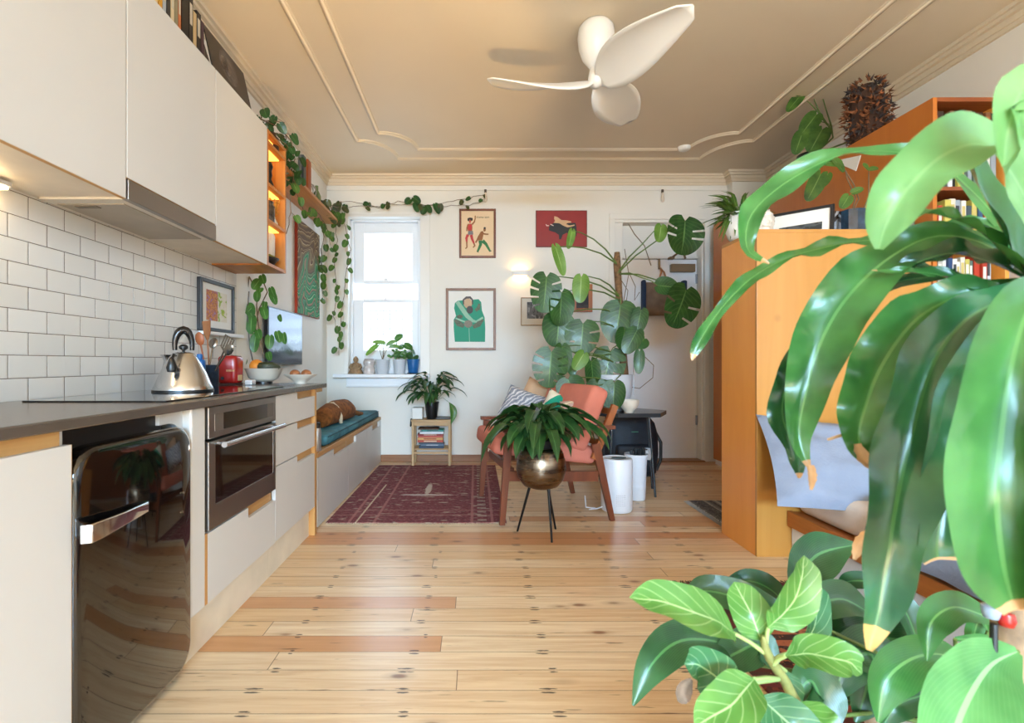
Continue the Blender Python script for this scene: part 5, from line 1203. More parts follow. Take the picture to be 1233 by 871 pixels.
m = MB(); m.tube([pm(758, 330), pm(765, 345), pm(764, 362), pm(770, 352)], .003, 5); m.tube([pm(752, 300), pm(757, 330), pm(749, 372)], .003, 5); m.tube([pm(745, 333), pm(756, 350), pm(753, 372), pm(745, 385)], .003, 5)
m.tube([pm(766, 420, .05), pm(787, 440, .05), pm(786, 455, .05), pm(770, 468, .05), pm(758, 466, .05)], .0032, 5); m.tube([pm(784, 320, .02), pm(776, 296, .02), pm(764, 282, .02), pm(757, 270, .02)], .004, 5)
obj('aerial_root', m, STEMB, mo, smooth=60)
obj('stake', MB().cyl(pm(763, 476, .03), pm(763, 440, .03), .004, n=6), GP2, mo)
# ================================================================ BACKPACK, BINS, DOOR BAG
NAVY = paint('navy_nylon', S(24, 30, 40), .6, var=.15, scale=20, bump=.3, bscale=120)
def on_floor(px, Y): return Vector(((px - VX) / FPX * Y, Y, 0))
c = on_floor(757, 4.62); bk = thing('backpack', 'black backpack standing on the floor behind the black table', 'backpack', c)
m = MB(); M = Matrix.Translation(c + Vector((0, 0, .30))); n = 16
vs = []; fs = []
rows = [(-.30, .20, .10), (-.27, .235, .13), (-.10, .25, .15), (.08, .245, .15), (.18, .22, .13), (.24, .17, .10), (.275, .09, .05), (.28, .01, .01)]
for z, a_, b_ in rows:
    for j in range(n):
        q = 2 * PI * j / n; cx_ = abs(math.cos(q)) ** .6 * math.copysign(1, math.cos(q)); sx_ = abs(math.sin(q)) ** .6 * math.copysign(1, math.sin(q)); vs.append((a_ * cx_, b_ * sx_, z))
for i in range(len(rows) - 1):
    for j in range(n): fs.append((i * n + j, i * n + (j + 1) % n, (i + 1) * n + (j + 1) % n, (i + 1) * n + j))
fs.append(tuple(range(n))[::-1]); m.M = M; m.add(vs, fs); obj('body', m, NAVY, bk, smooth=60)
obj('front_pocket', MB().box(c.x - .16, c.x + .16, c.y - .19, c.y - .12, .06, .30, .03, 3), NAVY, bk, smooth=60)
obj('strap', MB().tube([c + Vector((.22, -.02, .42)), c + Vector((.275, -.05, .30)), c + Vector((.27, -.06, .15)), c + Vector((.23, -.06, .05))], .014, 8), BLACKP, bk, smooth=60)
obj('logo', MB().box(c.x - .02, c.x + .04, c.y - .150, c.y - .143, .405, .413), paint('logo_green', S(70, 130, 100), .5), bk)
PLW = paint('white_plastic', S(226, 230, 238), .3, var=.01)
c = onz(742.5, 617); c = on_floor(742.5, 3.50)
ap = thing('air_purifier', 'tall white cylindrical air purifier standing right of the chair leg', 'air purifier', c)
obj('body', MB().lathe([(0, .004), (.098, .004), (.104, .012), (.106, .03), (.106, .345), (.102, .362), (.094, .366), (.09, .362), (0, .36)], c, 40), PLW, ap, smooth=50)
obj('top_vent', MB().lathe([(.0, .362), (.05, .362), (.05, .3665), (0, .3665)], c + Vector((.015, 0, 0)), 24, sx=1.0, sy=.6), paint('vent_dark', S(60, 78, 84), .4), ap)
m = MB()
for q in range(7):
    for w_ in range(6): p = c + Vector((.107 * math.cos(-PI / 2 + (q - 3) * .09), .107 * math.sin(-PI / 2 + (q - 3) * .09), .06 + w_ * .014)); m.cyl(p + (c - p) * 0.02, p, .003, n=6)
obj('perforation', m, paint('perf_grey', S(190, 194, 202), .5), ap)
m = MB().tube([c + Vector((-.10, -.02, .03)), c + Vector((-.15, -.03, .02)), c + Vector((-.19, .0, .006)), c + Vector((-.14, .04, .005)), c + Vector((-.2, .06, .005)), c + Vector((-.22, .0, .1))], .004, 6)
obj('cord', m, PLW, ap, smooth=60)
c = on_floor(766, 3.78)
bi = thing('umbrella_bin', 'narrow white plastic bin of dark things between purifier and table leg', 'bin', c)
obj('body', MB().lathe([(0, .003), (.062, .003), (.066, .008), (.078, .325), (.086, .328), (.086, .342), (.074, .342), (.07, .10), (0, .05)], c, 32), PLW, bi, smooth=50)
m = MB(); r = random.Random(3)
for i in range(7):
    q = r.uniform(0, 6.28); p = c + Vector((math.cos(q) * .04, math.sin(q) * .04, .12)); m.tube([p, p + Vector((r.uniform(-.03, .03), r.uniform(-.02, .02), r.uniform(.24, .27))), p + Vector((r.uniform(-.06, .06), 0, .25))], [.012, .013, .008], 6)
one('umbrella', m, paint('umbrella_black', S(34, 38, 42), .6), 'folded dark umbrella handles standing in the narrow white bin', 'umbrella', c + Vector((0, 0, .1)), smooth=60)
c = on_floor(780, 3.98); cp_ = one('paper_cup', MB().lathe([(0, .26), (.022, .26), (.034, .345), (.030, .345), (.02, .27), (0, .27)], c, 20), PLW, 'small white cup hanging by the right leg of the black table', 'cup', c + Vector((0, 0, .26)), smooth=50)
# bag on the door
a, b = dp(771, 337), dp(822, 381); yb_ = DY - .085
hb = thing('tote_bag', 'brown bag with navy sides hanging from a hook on the white door', 'bag', ((a.x + b.x) / 2, DY, b.z))
TAN = paint('bag_canvas', S(128, 106, 88), .85, var=.15, scale=9, bump=.3, bscale=150); NAV2 = paint('bag_navy', S(34, 54, 84), .8)
m = MB(); x0, x1 = a.x + .03, b.x - .02
def bagf(u, v, d=0): return Vector((x0 + (x1 - x0) * u + .02 * (v - .5) * (u - .5), DY - .03 - .055 * math.sin(PI * min(1, max(0, u))) * (.3 + .7 * (1 - v)) - .01 * math.sin(v * 9 + u * 4), b.z + (a.z - .035 - b.z) * v))
m.grid(lambda u, v: bagf(u, v), 10, 8); obj('body', m, TAN, hb, smooth=180, solid=.012)
m = MB(); m.box(a.x - .0, x0 + .01, DY - .08, DY - .004, b.z + .05, a.z - .01, .018, 3); m2 = MB().box(x1 - .01, b.x + .02, DY - .08, DY - .004, b.z + .03, a.z - .015, .018, 3)
obj('side_panel', m, NAV2, hb, smooth=60); obj('side_panel', m2, NAV2, hb, smooth=60)
p = dp(793, 334); q = dp(800, 336)
obj('handle', MB().tube([bagf(.35, 1) + Vector((0, -.01, -.02)), dp(795, 328) + Vector((0, -.04, 0)), dp(793.5, 323) + Vector((0, -.03, 0)), dp(798, 329) + Vector((0, -.045, 0)), bagf(.6, 1) + Vector((0, -.01, -.02))], .008, 8), paint('bag_leather', S(176, 120, 80), .6), hb, smooth=60)
h0_ = dp(793.5, 312.6)
hk = one('door_hook', MB().box(h0_.x - .012, h0_.x + .012, DY - .01, DY - .002, h0_.z - .10, h0_.z + .004, .002).box(h0_.x - .012, h0_.x + .012, DY - .045, DY - .008, h0_.z - .105, h0_.z - .096, .002).box(h0_.x - .012, h0_.x + .012, DY - .010, DY + .03, h0_.z + .002, h0_.z + .006), BRZ, 'bronze over-door hook carrying the brown bag', 'hook', h0_ - Vector((0, 0, .1)))
# ================================================================ TIMBER BLOCK, TALL UNIT, BED
def ply_big(name, a, b, axis, knots=True):
    t = NT(name); k = {'Z': (5, 5, .55), 'X': (.55, 5, 5)}[axis]
    n = t.noise(t.coord(scale=k), 1.0, 6, .6, 1.2); n2 = t.noise(t.coord(scale=tuple(q * 8 for q in k)), 1.0, 3, .5)
    c = t.mix(t.math('MULTIPLY', n2, .35), t.ramp(n, [(.25, b), (.75, a)]), b)
    vo = t.n('ShaderNodeTexVoronoi'); t.l(t.coord(scale=(2.3, 2.3, 2.0), loc=(.3, 0, .2)), vo.inputs['Vector']); vo.inputs['Scale'].default_value = 1.0
    kn = t.ramp(vo.outputs['Distance'], [(0, (1, 1, 1, 1)), (.03, (.6, .6, .6, 1)), (.07, (0, 0, 0, 1))])
    c = t.mix(t.math('MULTIPLY', kn, .6), c, S(120, 64, 22))
    t.set(Base_Color=c, Roughness=.36); t.b.inputs['Coat Weight'].default_value = .12; t.bump(n2, .04, .002); MATS[name] = t.m; return t.m
HOOP = ply_big('hoop_pine', S(200, 143, 70), S(184, 124, 52), 'Z')
HOOP_LIFTED = ply_big('hoop_pine_brightened', S(240, 164, 76), S(226, 146, 58), 'Z')  # same pine as the front, brightened to make up for weak light on sides
HOOPT = ply_big('hoop_pine_tall', S(198, 116, 40), S(178, 98, 30), 'Z')
BLX0, BLX1, BLY0, BLY1, BLZ = 1.48, 2.395, 2.66, 3.04, 1.722
blk = thing('headboard_unit', 'orange timber storage headboard block standing at the head of the bed', 'headboard', ((BLX0 + BLX1) / 2, 2.85, 0))
obj('front_panel', MB().box(BLX0, BLX1, BLY0, BLY0 + .018, 0, BLZ - .018, .001), HOOP, blk)
obj('side_panel', MB().box(BLX0, BLX0 + .018, BLY0 + .018, BLY1, 0, BLZ - .018, .001), HOOP_LIFTED, blk)
obj('back_panel', MB().box(BLX0 + .018, BLX1, BLY1 - .018, BLY1, 0, BLZ - .018), HOOP_LIFTED, blk)
obj('top', MB().box(BLX0, BLX1, BLY0, BLY1, BLZ - .018, BLZ, .001), HOOP, blk)
UX0, UX1, UY0, UY1, UZ = 2.40, 2.80, 2.655, 5.10, 2.412
un = thing('tall_unit', 'tall orange timber wardrobe and bookcase running back along the right wall behind the bed', 'wardrobe', (2.6, 3.9, 0))
obj('side_panel', MB().box(UX0, UX0 + .022, UY0, UY1, .055, UZ, .001), HOOPT, un)
obj('side_panel', MB().box(UX1 - .022, UX1, UY0, UY1, .055, UZ, .001), HOOP_LIFTED, un)
REDW = woodmat('shelf_wood', S(168, 92, 46), S(126, 62, 28), 'X', .4)
obj('top', MB().box(UX0 + .022, UX1 - .022, UY0, UY1, UZ - .022, UZ - .0), REDW, un)
obj('back_panel', MB().box(UX0 + .022, UX1 - .022, UY0 + .29, UY0 + .305, .055, UZ - .022), REDW, un)
obj('plinth', MB().box(UX0 + .02, UX1 - .02, UY0 + .03, UY1, 0, .055), TRIM, un)
shelfz = [2.185, 1.945, 1.685, 1.385, 1.10, .80, .50]
for z in shelfz: obj('shelf', MB().box(UX0 + .022, UX1 - .022, UY0 + .004, UY0 + .29, z - .020, z, .001), REDW, un)
OLD = [(70, 34, 20), (92, 44, 24), (44, 24, 18), (112, 58, 32), (84, 30, 20), (128, 80, 46), (58, 40, 30)]
MIX = [(226, 224, 216), (40, 46, 54), (66, 80, 92), (180, 176, 168), (28, 62, 110), (200, 186, 90), (186, 60, 40), (30, 30, 34), (150, 160, 170), (232, 230, 226), (196, 106, 60), (90, 110, 100), (120, 124, 132), (214, 206, 190), (60, 90, 130), (222, 222, 224), (54, 60, 72), (196, 200, 206), (34, 38, 48), (230, 226, 216)]
CN = {}
def cname(c):
    r_, g_, b_ = c; mx, mn = max(c), min(c)
    if mx < 60: return 'black'
    if mx - mn < 26: return 'white' if mn > 195 else 'grey' if mn > 90 else 'charcoal'
    if r_ > g_ > b_ and r_ - b_ < 60 and mn > 150: return 'cream'
    if b_ == mx: return 'blue' if mx > 95 else 'navy'
    if g_ == mx: return 'green'
    if r_ > 170 and g_ > 150: return 'yellow'
    if r_ > 170 and g_ > 85: return 'orange'
    if r_ > 170: return 'red'
    return 'brown' if r_ > 75 else 'dark brown'
ORD = ['first', 'second', 'third', 'fourth', 'fifth', 'sixth', 'seventh', 'eighth', 'ninth', 'tenth', 'eleventh', 'twelfth', 'thirteenth', 'fourteenth', 'fifteenth', 'sixteenth', 'seventeenth', 'eighteenth']
SHN = ['top shelf', 'second shelf down', 'third shelf down', 'fourth shelf down', 'fifth shelf down']
tops = [UZ - .03] + [z - .025 for z in shelfz]
r = random.Random(12); proto_n = 0
for s in range(5):
    x = UX0 + .026; i = 0; z0 = shelfz[s] + .0006; cap = tops[s] - z0
    while True:
        t = r.uniform(.018, .034) if s else r.uniform(.022, .038); h = min(cap * .94, r.uniform(.165, .215) if s else r.uniform(.15, .18)); d = r.uniform(.12, .17)
        if x + t > UX1 - .028 or i >= 18: break
        col = r.choice(OLD if s == 0 else MIX); y0 = UY0 + .02 + r.uniform(0, .02)
        bnd = r.choice([None, None, (224, 220, 210), (200, 180, 110), (60, 60, 66)]) if s else r.choice([None, (150, 100, 50)])
        book('book', f"{cname(col)} book, {ORD[i]} from the left on the tall unit's {SHN[s]}", x, x + t, y0, y0 + d, z0, z0 + h, col, 'books on the tall unit shelves', band=bnd)
        x += t + .0012; i += 1
# ---- bed
bed = thing('bed', 'low bed with timber side rail and white base in front of the orange headboard', 'bed', (2.3, 1.6, 0))
RAIL = woodmat('bed_rail', S(190, 116, 54), S(156, 86, 34), 'Y', .4)
BY0 = .35
obj('side_rail', MB().box(1.635, 1.665, BY0, BLY0 - .004, .165, .245, .004), RAIL, bed)
obj('end_rail', MB().box(1.665, 2.93, BY0, BY0 + .03, .165, .245, .004), RAIL, bed)
obj('base', MB().box(1.66, 2.92, BY0 + .02, BLY0 - .006, .0, .16), WHITE, bed)
obj('slat_platform', MB().box(1.665, 2.93, BY0 + .03, BLY0 - .006, .17, .24), RAIL, bed)
SHEET = paint('cream_sheet', S(232, 220, 208), .9, var=.04, scale=10, bump=.3, bscale=60); GREYL = paint('grey_linen', S(136, 145, 164), .9, var=.06, scale=6, bump=.35, bscale=90)
one('mattress', MB().box(1.675, 2.92, BY0 + .05, BLY0 - .01, .2406, .40, .045, 4), SHEET, 'mattress in a cream sheet on the low bed', 'mattress', (2.3, 1.5, .245), smooth=60)
m = MB(); r = random.Random(8)
def duv(u, v):
    y = BY0 + .1 + (2.02 - BY0) * v; x = 1.605 + 1.27 * u; w_ = .024 * mnoise.noise(Vector((x * 5, y * 4, 2))) + .018 * mnoise.noise(Vector((x * 11 + y * 6, y * 9, 5)))
    z = .435 + w_ + .03 * min(1, u * 4); x += .02 * mnoise.noise(Vector((y * 5, 3, 1))) * (1 - u)
    if u < .07: z = .435 - .165 * (1 - u / .07) ** 1.3 + w_ * .4
    return Vector((x, y + .03 * mnoise.noise(Vector((x * 3, 9, 1))), z))
m.grid(duv, 26, 34)
one('blanket', m, GREYL, 'rumpled grey-blue blanket spread over the bed', 'blanket', (2.3, 1.2, .42), smooth=180, solid=.02)
def big_pillow(name, label, c, w, h, d, M_, mat_):
    m = MB(); n = 22; w2, h2 = w / 2, h / 2
    for sg in (-1, 1):
        vs, fs = [], []
        for j in range(n + 1):
            for i in range(n + 1):
                u, v = i / n * 2 - 1, j / n * 2 - 1; e = max(0, 1 - abs(u) ** 3.2) ** .6 * max(0, 1 - abs(v) ** 3.2) ** .6
                wr = .030 * mnoise.noise(Vector((u * 2.2 + v, v * 2.8, sg * 2))) + .014 * mnoise.noise(Vector((u * 7 + v * 3, v * 5, sg * 4)))
                vs.append(M_ @ Vector((u * w2 * (1 - .05 * (1 - v * v)), sg * (e * d / 2 + wr * (e > .1)), v * h2 * (1 - .07 * (1 - u * u)))))
        for j in range(n):
            for i in range(n): a = j * (n + 1) + i; fs.append((a, a + 1, a + n + 2, a + n + 1) if sg < 0 else (a, a + n + 1, a + n + 2, a + 1))
        m.add(vs, fs)
    return one(name, m, mat_, label, 'pillow', c, smooth=180)
pc = Vector((1.885, 2.42, .52))
big_pillow('bed_pillow', 'large grey-blue pillow overhanging the bed edge against the orange headboard', pc - Vector((0, 0, .12)), .92, .52, .18, Matrix.Translation(pc) @ Matrix.Rotation(-.10, 4, 'Z') @ Matrix.Rotation(-.72, 4, 'X') @ Matrix.Rotation(.10, 4, 'Y'), GREYL)
pillow('cushion', 'dark red cushion on the bed in front of the tall bookcase', at(1215, 535, 2.10), .36, .30, .12, .2, -.5, paint('cushion_red', S(158, 52, 34), .9))
c = Vector((at(1197, 738, 1.50).x, 1.50, 0)); c = at(1200, 733, 1.42); c.z = .405
c = Vector((1.69, 1.60, .33))
# ---- things on the headboard block
def hb_at(px, Y): return Vector(((px - VX) / FPX * Y, Y, BLZ + .0006))
WPOT = paint('white_glaze', S(238, 236, 232), .3, coat=.3)
c = Vector((1.555, 2.955, BLZ + .0006)); wp = thing('spider_plant', 'bushy narrow-leaved plant in a round white pot on the left corner of the orange block', 'plant', c)
obj('pot', MB().lathe([(0, 0), (.040, 0), (.070, .02), (.086, .065), (.088, .11), (.084, .158), (.078, .168), (.073, .165), (.076, .13), (0, .12)], c, 36), WPOT, wp, smooth=60)
fo, st = MB(), MB(); r = random.Random(31)
for i in range(110):
    az = r.uniform(0, 6.28); el = r.uniform(-.1, 1.2); h = Vector((math.cos(az), math.sin(az) * .7, 0)); l = r.uniform(.11, .25); p0 = c + Vector((0, 0, .14)) + h * r.uniform(.0, .05)
    if h.x < 0: l *= 1.15
    p1 = p0 + (h * math.cos(el) + Vector((0, 0, math.sin(el)))) * l * .55; p2 = p1 + (h * .8 + Vector((0, 0, -.25 + .4 * math.sin(el)))) * l * .45
    fo.ribbon([p0, p0.lerp(p1, .6), p1, p2], [.006, .022, .020, .002], Vector((0, 0, 1)) - h * .3, cols=2, rows=6, twist=r.uniform(-.8, .8))
for i in range(10):
    p0 = c + Vector((-.05, -.03, .15)); q0 = c + Vector((r.uniform(-.18, -.05), r.uniform(-.06, .02), r.uniform(-.01, .10))); fo.ribbon([p0, p0.lerp(q0, .5) + Vector((0, 0, .04)), q0], [.006, .024, .002], Vector((-.4, -.6, 1)), cols=2, rows=6)
obj('foliage', fo, leafmat('leaf_spider', S(52, 84, 32), S(96, 126, 52), S(150, 168, 96), .4, 2, .0), wp, smooth=180)
c = hb_at(915, 2.80); so_ = thing('shell_ornament', 'ruffled white shell ornament beside the white plant pot on the orange block', 'ornament', c)
m = MB(); r = random.Random(6)
bm = bmesh.new(); bmesh.ops.create_icosphere(bm, subdivisions=4, radius=.062)
for v in bm.verts:
    q = v.co.normalized(); f = .010 * math.sin(q.z * 26 + 3 * mnoise.noise(q * 3)) + .012 * mnoise.noise(q * 7); v.co = Vector((q.x * .075, q.y * .05, q.z * .075)) * (1 + f * 9) + c + Vector((0, 0, .075))
m.frombm(bm); obj('body', m, paint('shell_white', S(226, 216, 202), .6, var=.2, scale=30), so_, smooth=60)
m = MB()
for i in range(14): q = r.uniform(0, 6.28); m.tube([c + Vector((math.cos(q) * .02, math.sin(q) * .02, .01)), c + Vector((math.cos(q) * .05, math.sin(q) * .035, .02)), c + Vector((math.cos(q) * .085, math.sin(q) * .05, .002 + r.uniform(.0, .02)))], [.012, .010, .004], 6)
obj('ruffle', m, paint('shell_white', S(226, 216, 202), .6), so_, smooth=60)
# framed landscape photograph leaning
A0, B0 = at(925, 276, 2.98), at(1004, 276.5, 2.76); A0.z = B0.z = BLZ + .0006
fl_ = thing('framed_photo', 'black framed landscape photograph with a wide white mount leaning on the orange block', 'framed picture', (A0 + B0) / 2)
uu = (B0 - A0); Lw = uu.length; uu.normalize(); nn = Vector((uu.y, -uu.x, 0)); vv = (Vector((0, 0, 1)) * .985 - nn * .17).normalized(); Hh = .172
def fp(u, v, w): return A0 + uu * u + vv * v + nn * w
def fbox(mb, u0, u1, v0, v1, w0, w1): mb.prism([(u0, v0), (u1, v0), (u1, v1), (u0, v1)], fp, w0, w1); return mb
m = MB()
for b_ in ((0, Lw, 0, .016), (0, Lw, Hh - .016, Hh), (0, .016, .016, Hh - .016), (Lw - .018, Lw, .016, Hh - .016)): fbox(m, *b_, -.01, .012)
obj('frame', m, BLKF, fl_); obj('mount', fbox(MB(), .015, Lw - .016, .015, Hh - .015, -.008, .004), MATB, fl_)
obj('photograph', fbox(MB(), Lw * .17, Lw * .83, .038, .082, .003, .0048), abstract('photo_land', [S(46, 50, 52), S(74, 80, 84), S(120, 126, 130)], (20, 20, 60), 1.0), fl_)
c = (A0 + B0) / 2
A1, = (at(1000, 277, 2.86),); A1.z = BLZ + .0006
one('postcard', MB().box(A1.x, A1.x + .055, 2.86, 2.868, BLZ + .0006, BLZ + .155), abstract('card_print', [S(190, 200, 220), S(206, 212, 226), S(70, 56, 50), S(214, 170, 130)], (12, 12, 12), 4.0), 'pale blue postcard propped behind the right end of the black frame', 'card', A1)
# blue glass jar with cuttings
c = hb_at(1027, 2.80); gj = thing('plant_jar', 'dark blue faceted glass jar of plant cuttings on the orange block', 'plant', c)
BG = paint('blue_glass', S(36, 62, 84), .08, coat=.6, var=.3, scale=25)
m = MB()
prof = [(0, 0), (.062, 0), (.066, .006), (.066, .135), (.060, .138), (.060, .02), (0, .015)]
m.lathe(prof, c, 10); obj('jar', m, BG, gj, smooth=25)
fo, st = MB(), MB(); YJ = 2.80
def stemleaf(pts, lf, Y, sz, nrm=(0, -1, .4)):
    P = [at(px, py, Y) for px, py in pts]; st.tube([c + Vector((R.uniform(-.03, .03), 0, .08))] + P, [.004] + [.0035] * (len(P) - 1) + [.0025], 5)
    for (bx_, by_, tx_, ty_, w_) in lf: fo.heart(at(bx_, by_, Y - .02), at(tx_, ty_, Y - .04), Vector(nrm) + Vector((R.uniform(-.4, .4), 0, R.uniform(-.2, .3))), w_ / FPX * Y, cup=.15, M=8, rad=(0, .55, 1))
stemleaf([(1034, 240), (1028, 222), (1014, 200), (1006, 192)], [(1012, 196, 990, 194, 16), (1004, 192, 1018, 206, 14)], YJ, .1)
stemleaf([(1030, 238), (1020, 215), (1018, 205)], [(1022, 236, 1014, 250, 14), (1026, 232, 1040, 226, 9)], YJ, .1)
stemleaf([(1046, 238), (1046, 215), (1046, 204)], [(1047, 204, 1058, 202, 8), (1045, 203, 1040, 197, 7)], YJ, .1)
obj('foliage', fo, LEAF_P, gj, smooth=180); obj('stem', st, STEMB, gj, smooth=60)
c = hb_at(1085, 2.80); gv = thing('glass_vase', 'clear pale green glass vase on the orange block right of the blue jar', 'vase', c)
t = NT('pale_glass'); t.set(Base_Color=S(200, 226, 214), Roughness=.08); t.b.inputs['Transmission Weight'].default_value = .75; PGL = t.m
obj('body', MB().lathe([(0, 0), (.05, 0), (.06, .02), (.055, .10), (.035, .16), (.038, .19), (.034, .19), (.03, .16), (.05, .1), (.052, .02), (0, .012)], c, 28), PGL, gv, smooth=60)
# white paper on the tall unit's side
P4 = [onx(px, py, UX0 - .002) for px, py in ((1009, 193), (1037, 187), (1031, 206), (1017, 200))]
one('paper_note', MB().prism([(p.y, p.z) for p in P4], lambda u, v, w: (w, u, v), UX0 - .004, UX0 - .0015), MATB, 'white paper note pinned to the side of the tall orange unit', 'paper', P4[0])
# ---- on top of the tall unit
def ut(px, X=2.47): Y = yx(px, X); return Vector((X, Y, UZ + .0006))
c = ut(978, 2.50); tp = thing('trailing_plant', 'long-stemmed heart-leaved plant in a black pot on top of the tall unit', 'plant', c)
pot(tp, c, .07, .095, .15, BLACKP)
fo, st = MB(), MB(); YT = c.y - .05
def tl(pts, leaves, Y=YT):
    P = [at(px, py, Y) for px, py in pts]; st.tube([c + Vector((0, 0, .14))] + P, [.007] + [.006] * (len(P) - 2) + [.004, .003], 6)
    for (bx_, by_, tx_, ty_, w_) in leaves:
        a, b = at(bx_, by_, Y - .03), at(tx_, ty_, Y - .06); fo.heart(a, b, Vector((R.uniform(-.5, .2), -1, R.uniform(.0, .4))), w_ / FPX * Y, cup=.12, M=10, rad=(0, .4, .75, 1))
tl([(1003, 166), (1001, 152), (994, 130), (987, 105)], [])
tl([(1002, 158), (988, 138), (975, 124), (964, 117)], [(964, 115, 949, 132, 13), (969, 111, 960, 114, 6)])
tl([(1000, 155), (990, 143), (981, 122), (977, 104)], [(982, 88, 963, 94, 9)])
tl([(1000, 150), (984, 145), (980, 140)], [(983, 138, 966, 160, 20)])
tl([(996, 164), (980, 168), (972, 164)], [(966, 160, 958, 184, 17), (990, 156, 976, 181, 24)])
tl([(1010, 175), (1040, 165), (1060, 166)], [(1061, 166, 1082, 165, 15)], c.y - .2)
tl([(985, 200), (986, 212)], [(988, 210, 974, 240, 20), (997, 209, 990, 224, 12)], c.y - .45)
obj('foliage', fo, LEAF_P, tp, smooth=180); obj('stem', st, STEM, tp, smooth=60)
m = MB()
for dx in (-3, 0, 3): m.tube([at(983 + dx * .3, 196, c.y - .4), at(983 + dx, 214, c.y - .44), at(985 + dx * 2, 226, c.y - .45)], .003, 5)
obj('cotton_cord', m, MATB, tp)
c = ut(1044, 2.52); dr = thing('dried_flower_ball', 'large spiky ball of dried brown flowers on top of the tall unit', 'dried flowers', c)
m1, m2, m3 = MB(), MB(), MB(); r = random.Random(17); cc0 = c + Vector((0, 0, .21))
m1.lathe([(0, 0), (.06, 0), (.09, .04), (.10, .2), (.09, .33), (.04, .39), (0, .40)], c, 14)
for i in range(360):
    q = r.uniform(0, 6.28); z = r.uniform(-.19, .20); rr_ = .115 * math.sqrt(max(.15, 1 - (z / .24) ** 2)) * r.uniform(.75, 1.1); d = Vector((math.cos(q), math.sin(q), z * 2)).normalized(); p = cc0 + Vector((math.cos(q) * rr_, math.sin(q) * rr_, z))
    mb = m2 if i % 3 else m3
    for k_ in range(3):
        e = (d + Vector((r.uniform(-1, 1), r.uniform(-1, 1), r.uniform(-1, 1))) * .8).normalized(); s_ = e.cross(d).normalized() * .009; mb.add([p - s_, p + s_, p + e * r.uniform(.025, .05), p + d * .012], [(0, 1, 2), (0, 2, 3), (1, 3, 2)])
obj('core', m1, paint('dried_dark', S(70, 46, 34), .95), dr); obj('dried_petal', m2, paint('dried_brown', S(136, 82, 48), .9, var=.4, scale=30), dr); obj('dried_seedhead', m3, paint('dried_grey', S(64, 54, 52), .9, var=.3, scale=30), dr)
c = ut(963, 2.46); one('woven_hat', MB().lathe([(.0, .12), (.05, .115), (.075, .09), (.085, .02), (.15, .004), (.152, 0), (.08, .008), (0, .01)], c, 24), paint('hat_black', S(44, 36, 34), .9), 'dark brimmed hat lying on top of the tall unit near its far end', 'hat', c, smooth=50)
# ================================================================ CEILING FAN AND SMOKE ALARM
FX_, FY_ = .69, 2.89; FANW = paint('fan_white', S(232, 228, 222), .35, var=.01)
fn = thing('ceiling_fan', 'white three-bladed ceiling fan hanging from the plaster ceiling', 'ceiling fan', (FX_, FY_, 2.62))
obj('motor_housing', MB().lathe([(0, 2.95), (.078, 2.95), (.098, 2.925), (.104, 2.88), (.098, 2.82), (.078, 2.76), (.052, 2.725), (.034, 2.70), (0, 2.69)], (FX_, FY_, 0), 36), FANW, fn, smooth=60)
obj('hub', MB().lathe([(0, 2.72), (.032, 2.71), (.042, 2.66), (.046, 2.625), (.030, 2.596), (0, 2.588)], (FX_, FY_, 0), 28), FANW, fn, smooth=60)
for ang, L in ((179, .60), (-63, .64), (57, .62)):
    q = math.radians(ang); d = Vector((math.cos(q), math.sin(q), 0)); s_ = Vector((-d.y, d.x, 0)); m = MB(); nu, nv = 8, 18; top_, bot = [], []
    for j in range(nv + 1):
        t = j / nv; w_ = (.060 + .20 * math.sin(PI * min(1, t ** .75 * .95)) ** .9) * (1 if t < .93 else math.sqrt(max(.02, 1 - ((t - .93) / .07) ** 2))); tw = .55 * (1 - t) + .16; off = -.035 * math.sin(PI * t)
        for i in range(nu + 1):
            u = i / nu - .5; cc_ = d * (.02 + L * t) + s_ * (u * w_ * math.cos(tw) + off) + Vector((0, 0, 2.625 + .02 * t - u * w_ * math.sin(tw) - .10 * w_ * (u * 2) ** 2)); top_.append(Vector((FX_, FY_, 0)) + cc_)
    fs = [(j * (nu + 1) + i, j * (nu + 1) + i + 1, (j + 1) * (nu + 1) + i + 1, (j + 1) * (nu + 1) + i) for j in range(nv) for i in range(nu)]
    m.add(top_, fs); obj('blade', m, FANW, fn, smooth=180, solid=.008)
c = at(823, 176, 0); Y = FPX * (ZC - CH) / (VY - 177); c = Vector(((824 - VX) / FPX * Y, Y, ZC))
one('smoke_alarm', MB().lathe([(0, -.035), (.03, -.035), (.048, -.026), (.055, -.01), (.055, 0), (0, 0)], c, 28), FANW, 'small round white smoke alarm on the ceiling beside the plaster bead', 'smoke alarm', c, smooth=40)
# ================================================================ ON TOP OF THE WALL CABINETS
def cab_book(y0, t, h, dep, col, label, band=None):
    book('book', label, XU - .03 - dep, XU - .03, y0, y0 + t, uz1 + .0046, uz1 + .0046 + h, col, 'books on top of the wall cabinets', spine='+x', band=band)
def ytop(px): return yx(px, XU - .03)
pos = [(186, .020, .17, (236, 204, 150), 'cream'), (191, .024, .19, (222, 160, 50), 'yellow'), (196, .022, .16, (176, 182, 190), 'pale grey'), (200.5, .026, .17, (40, 38, 42), 'black'), (206, .022, .18, (222, 200, 160), 'buff'), (210, .024, .19, (150, 140, 110), 'olive'), (214.5, .020, .2, (196, 110, 60), 'orange'),
       (219, .052, .235, (24, 20, 20), 'thick black'), (226, .03, .23, (34, 28, 28), 'dark brown'), (232, .026, .18, (204, 176, 130), 'tan'), (235, .034, .2, (28, 24, 26), 'black'), (239.5, .024, .18, (70, 44, 56), 'plum')]
y_prev = 0
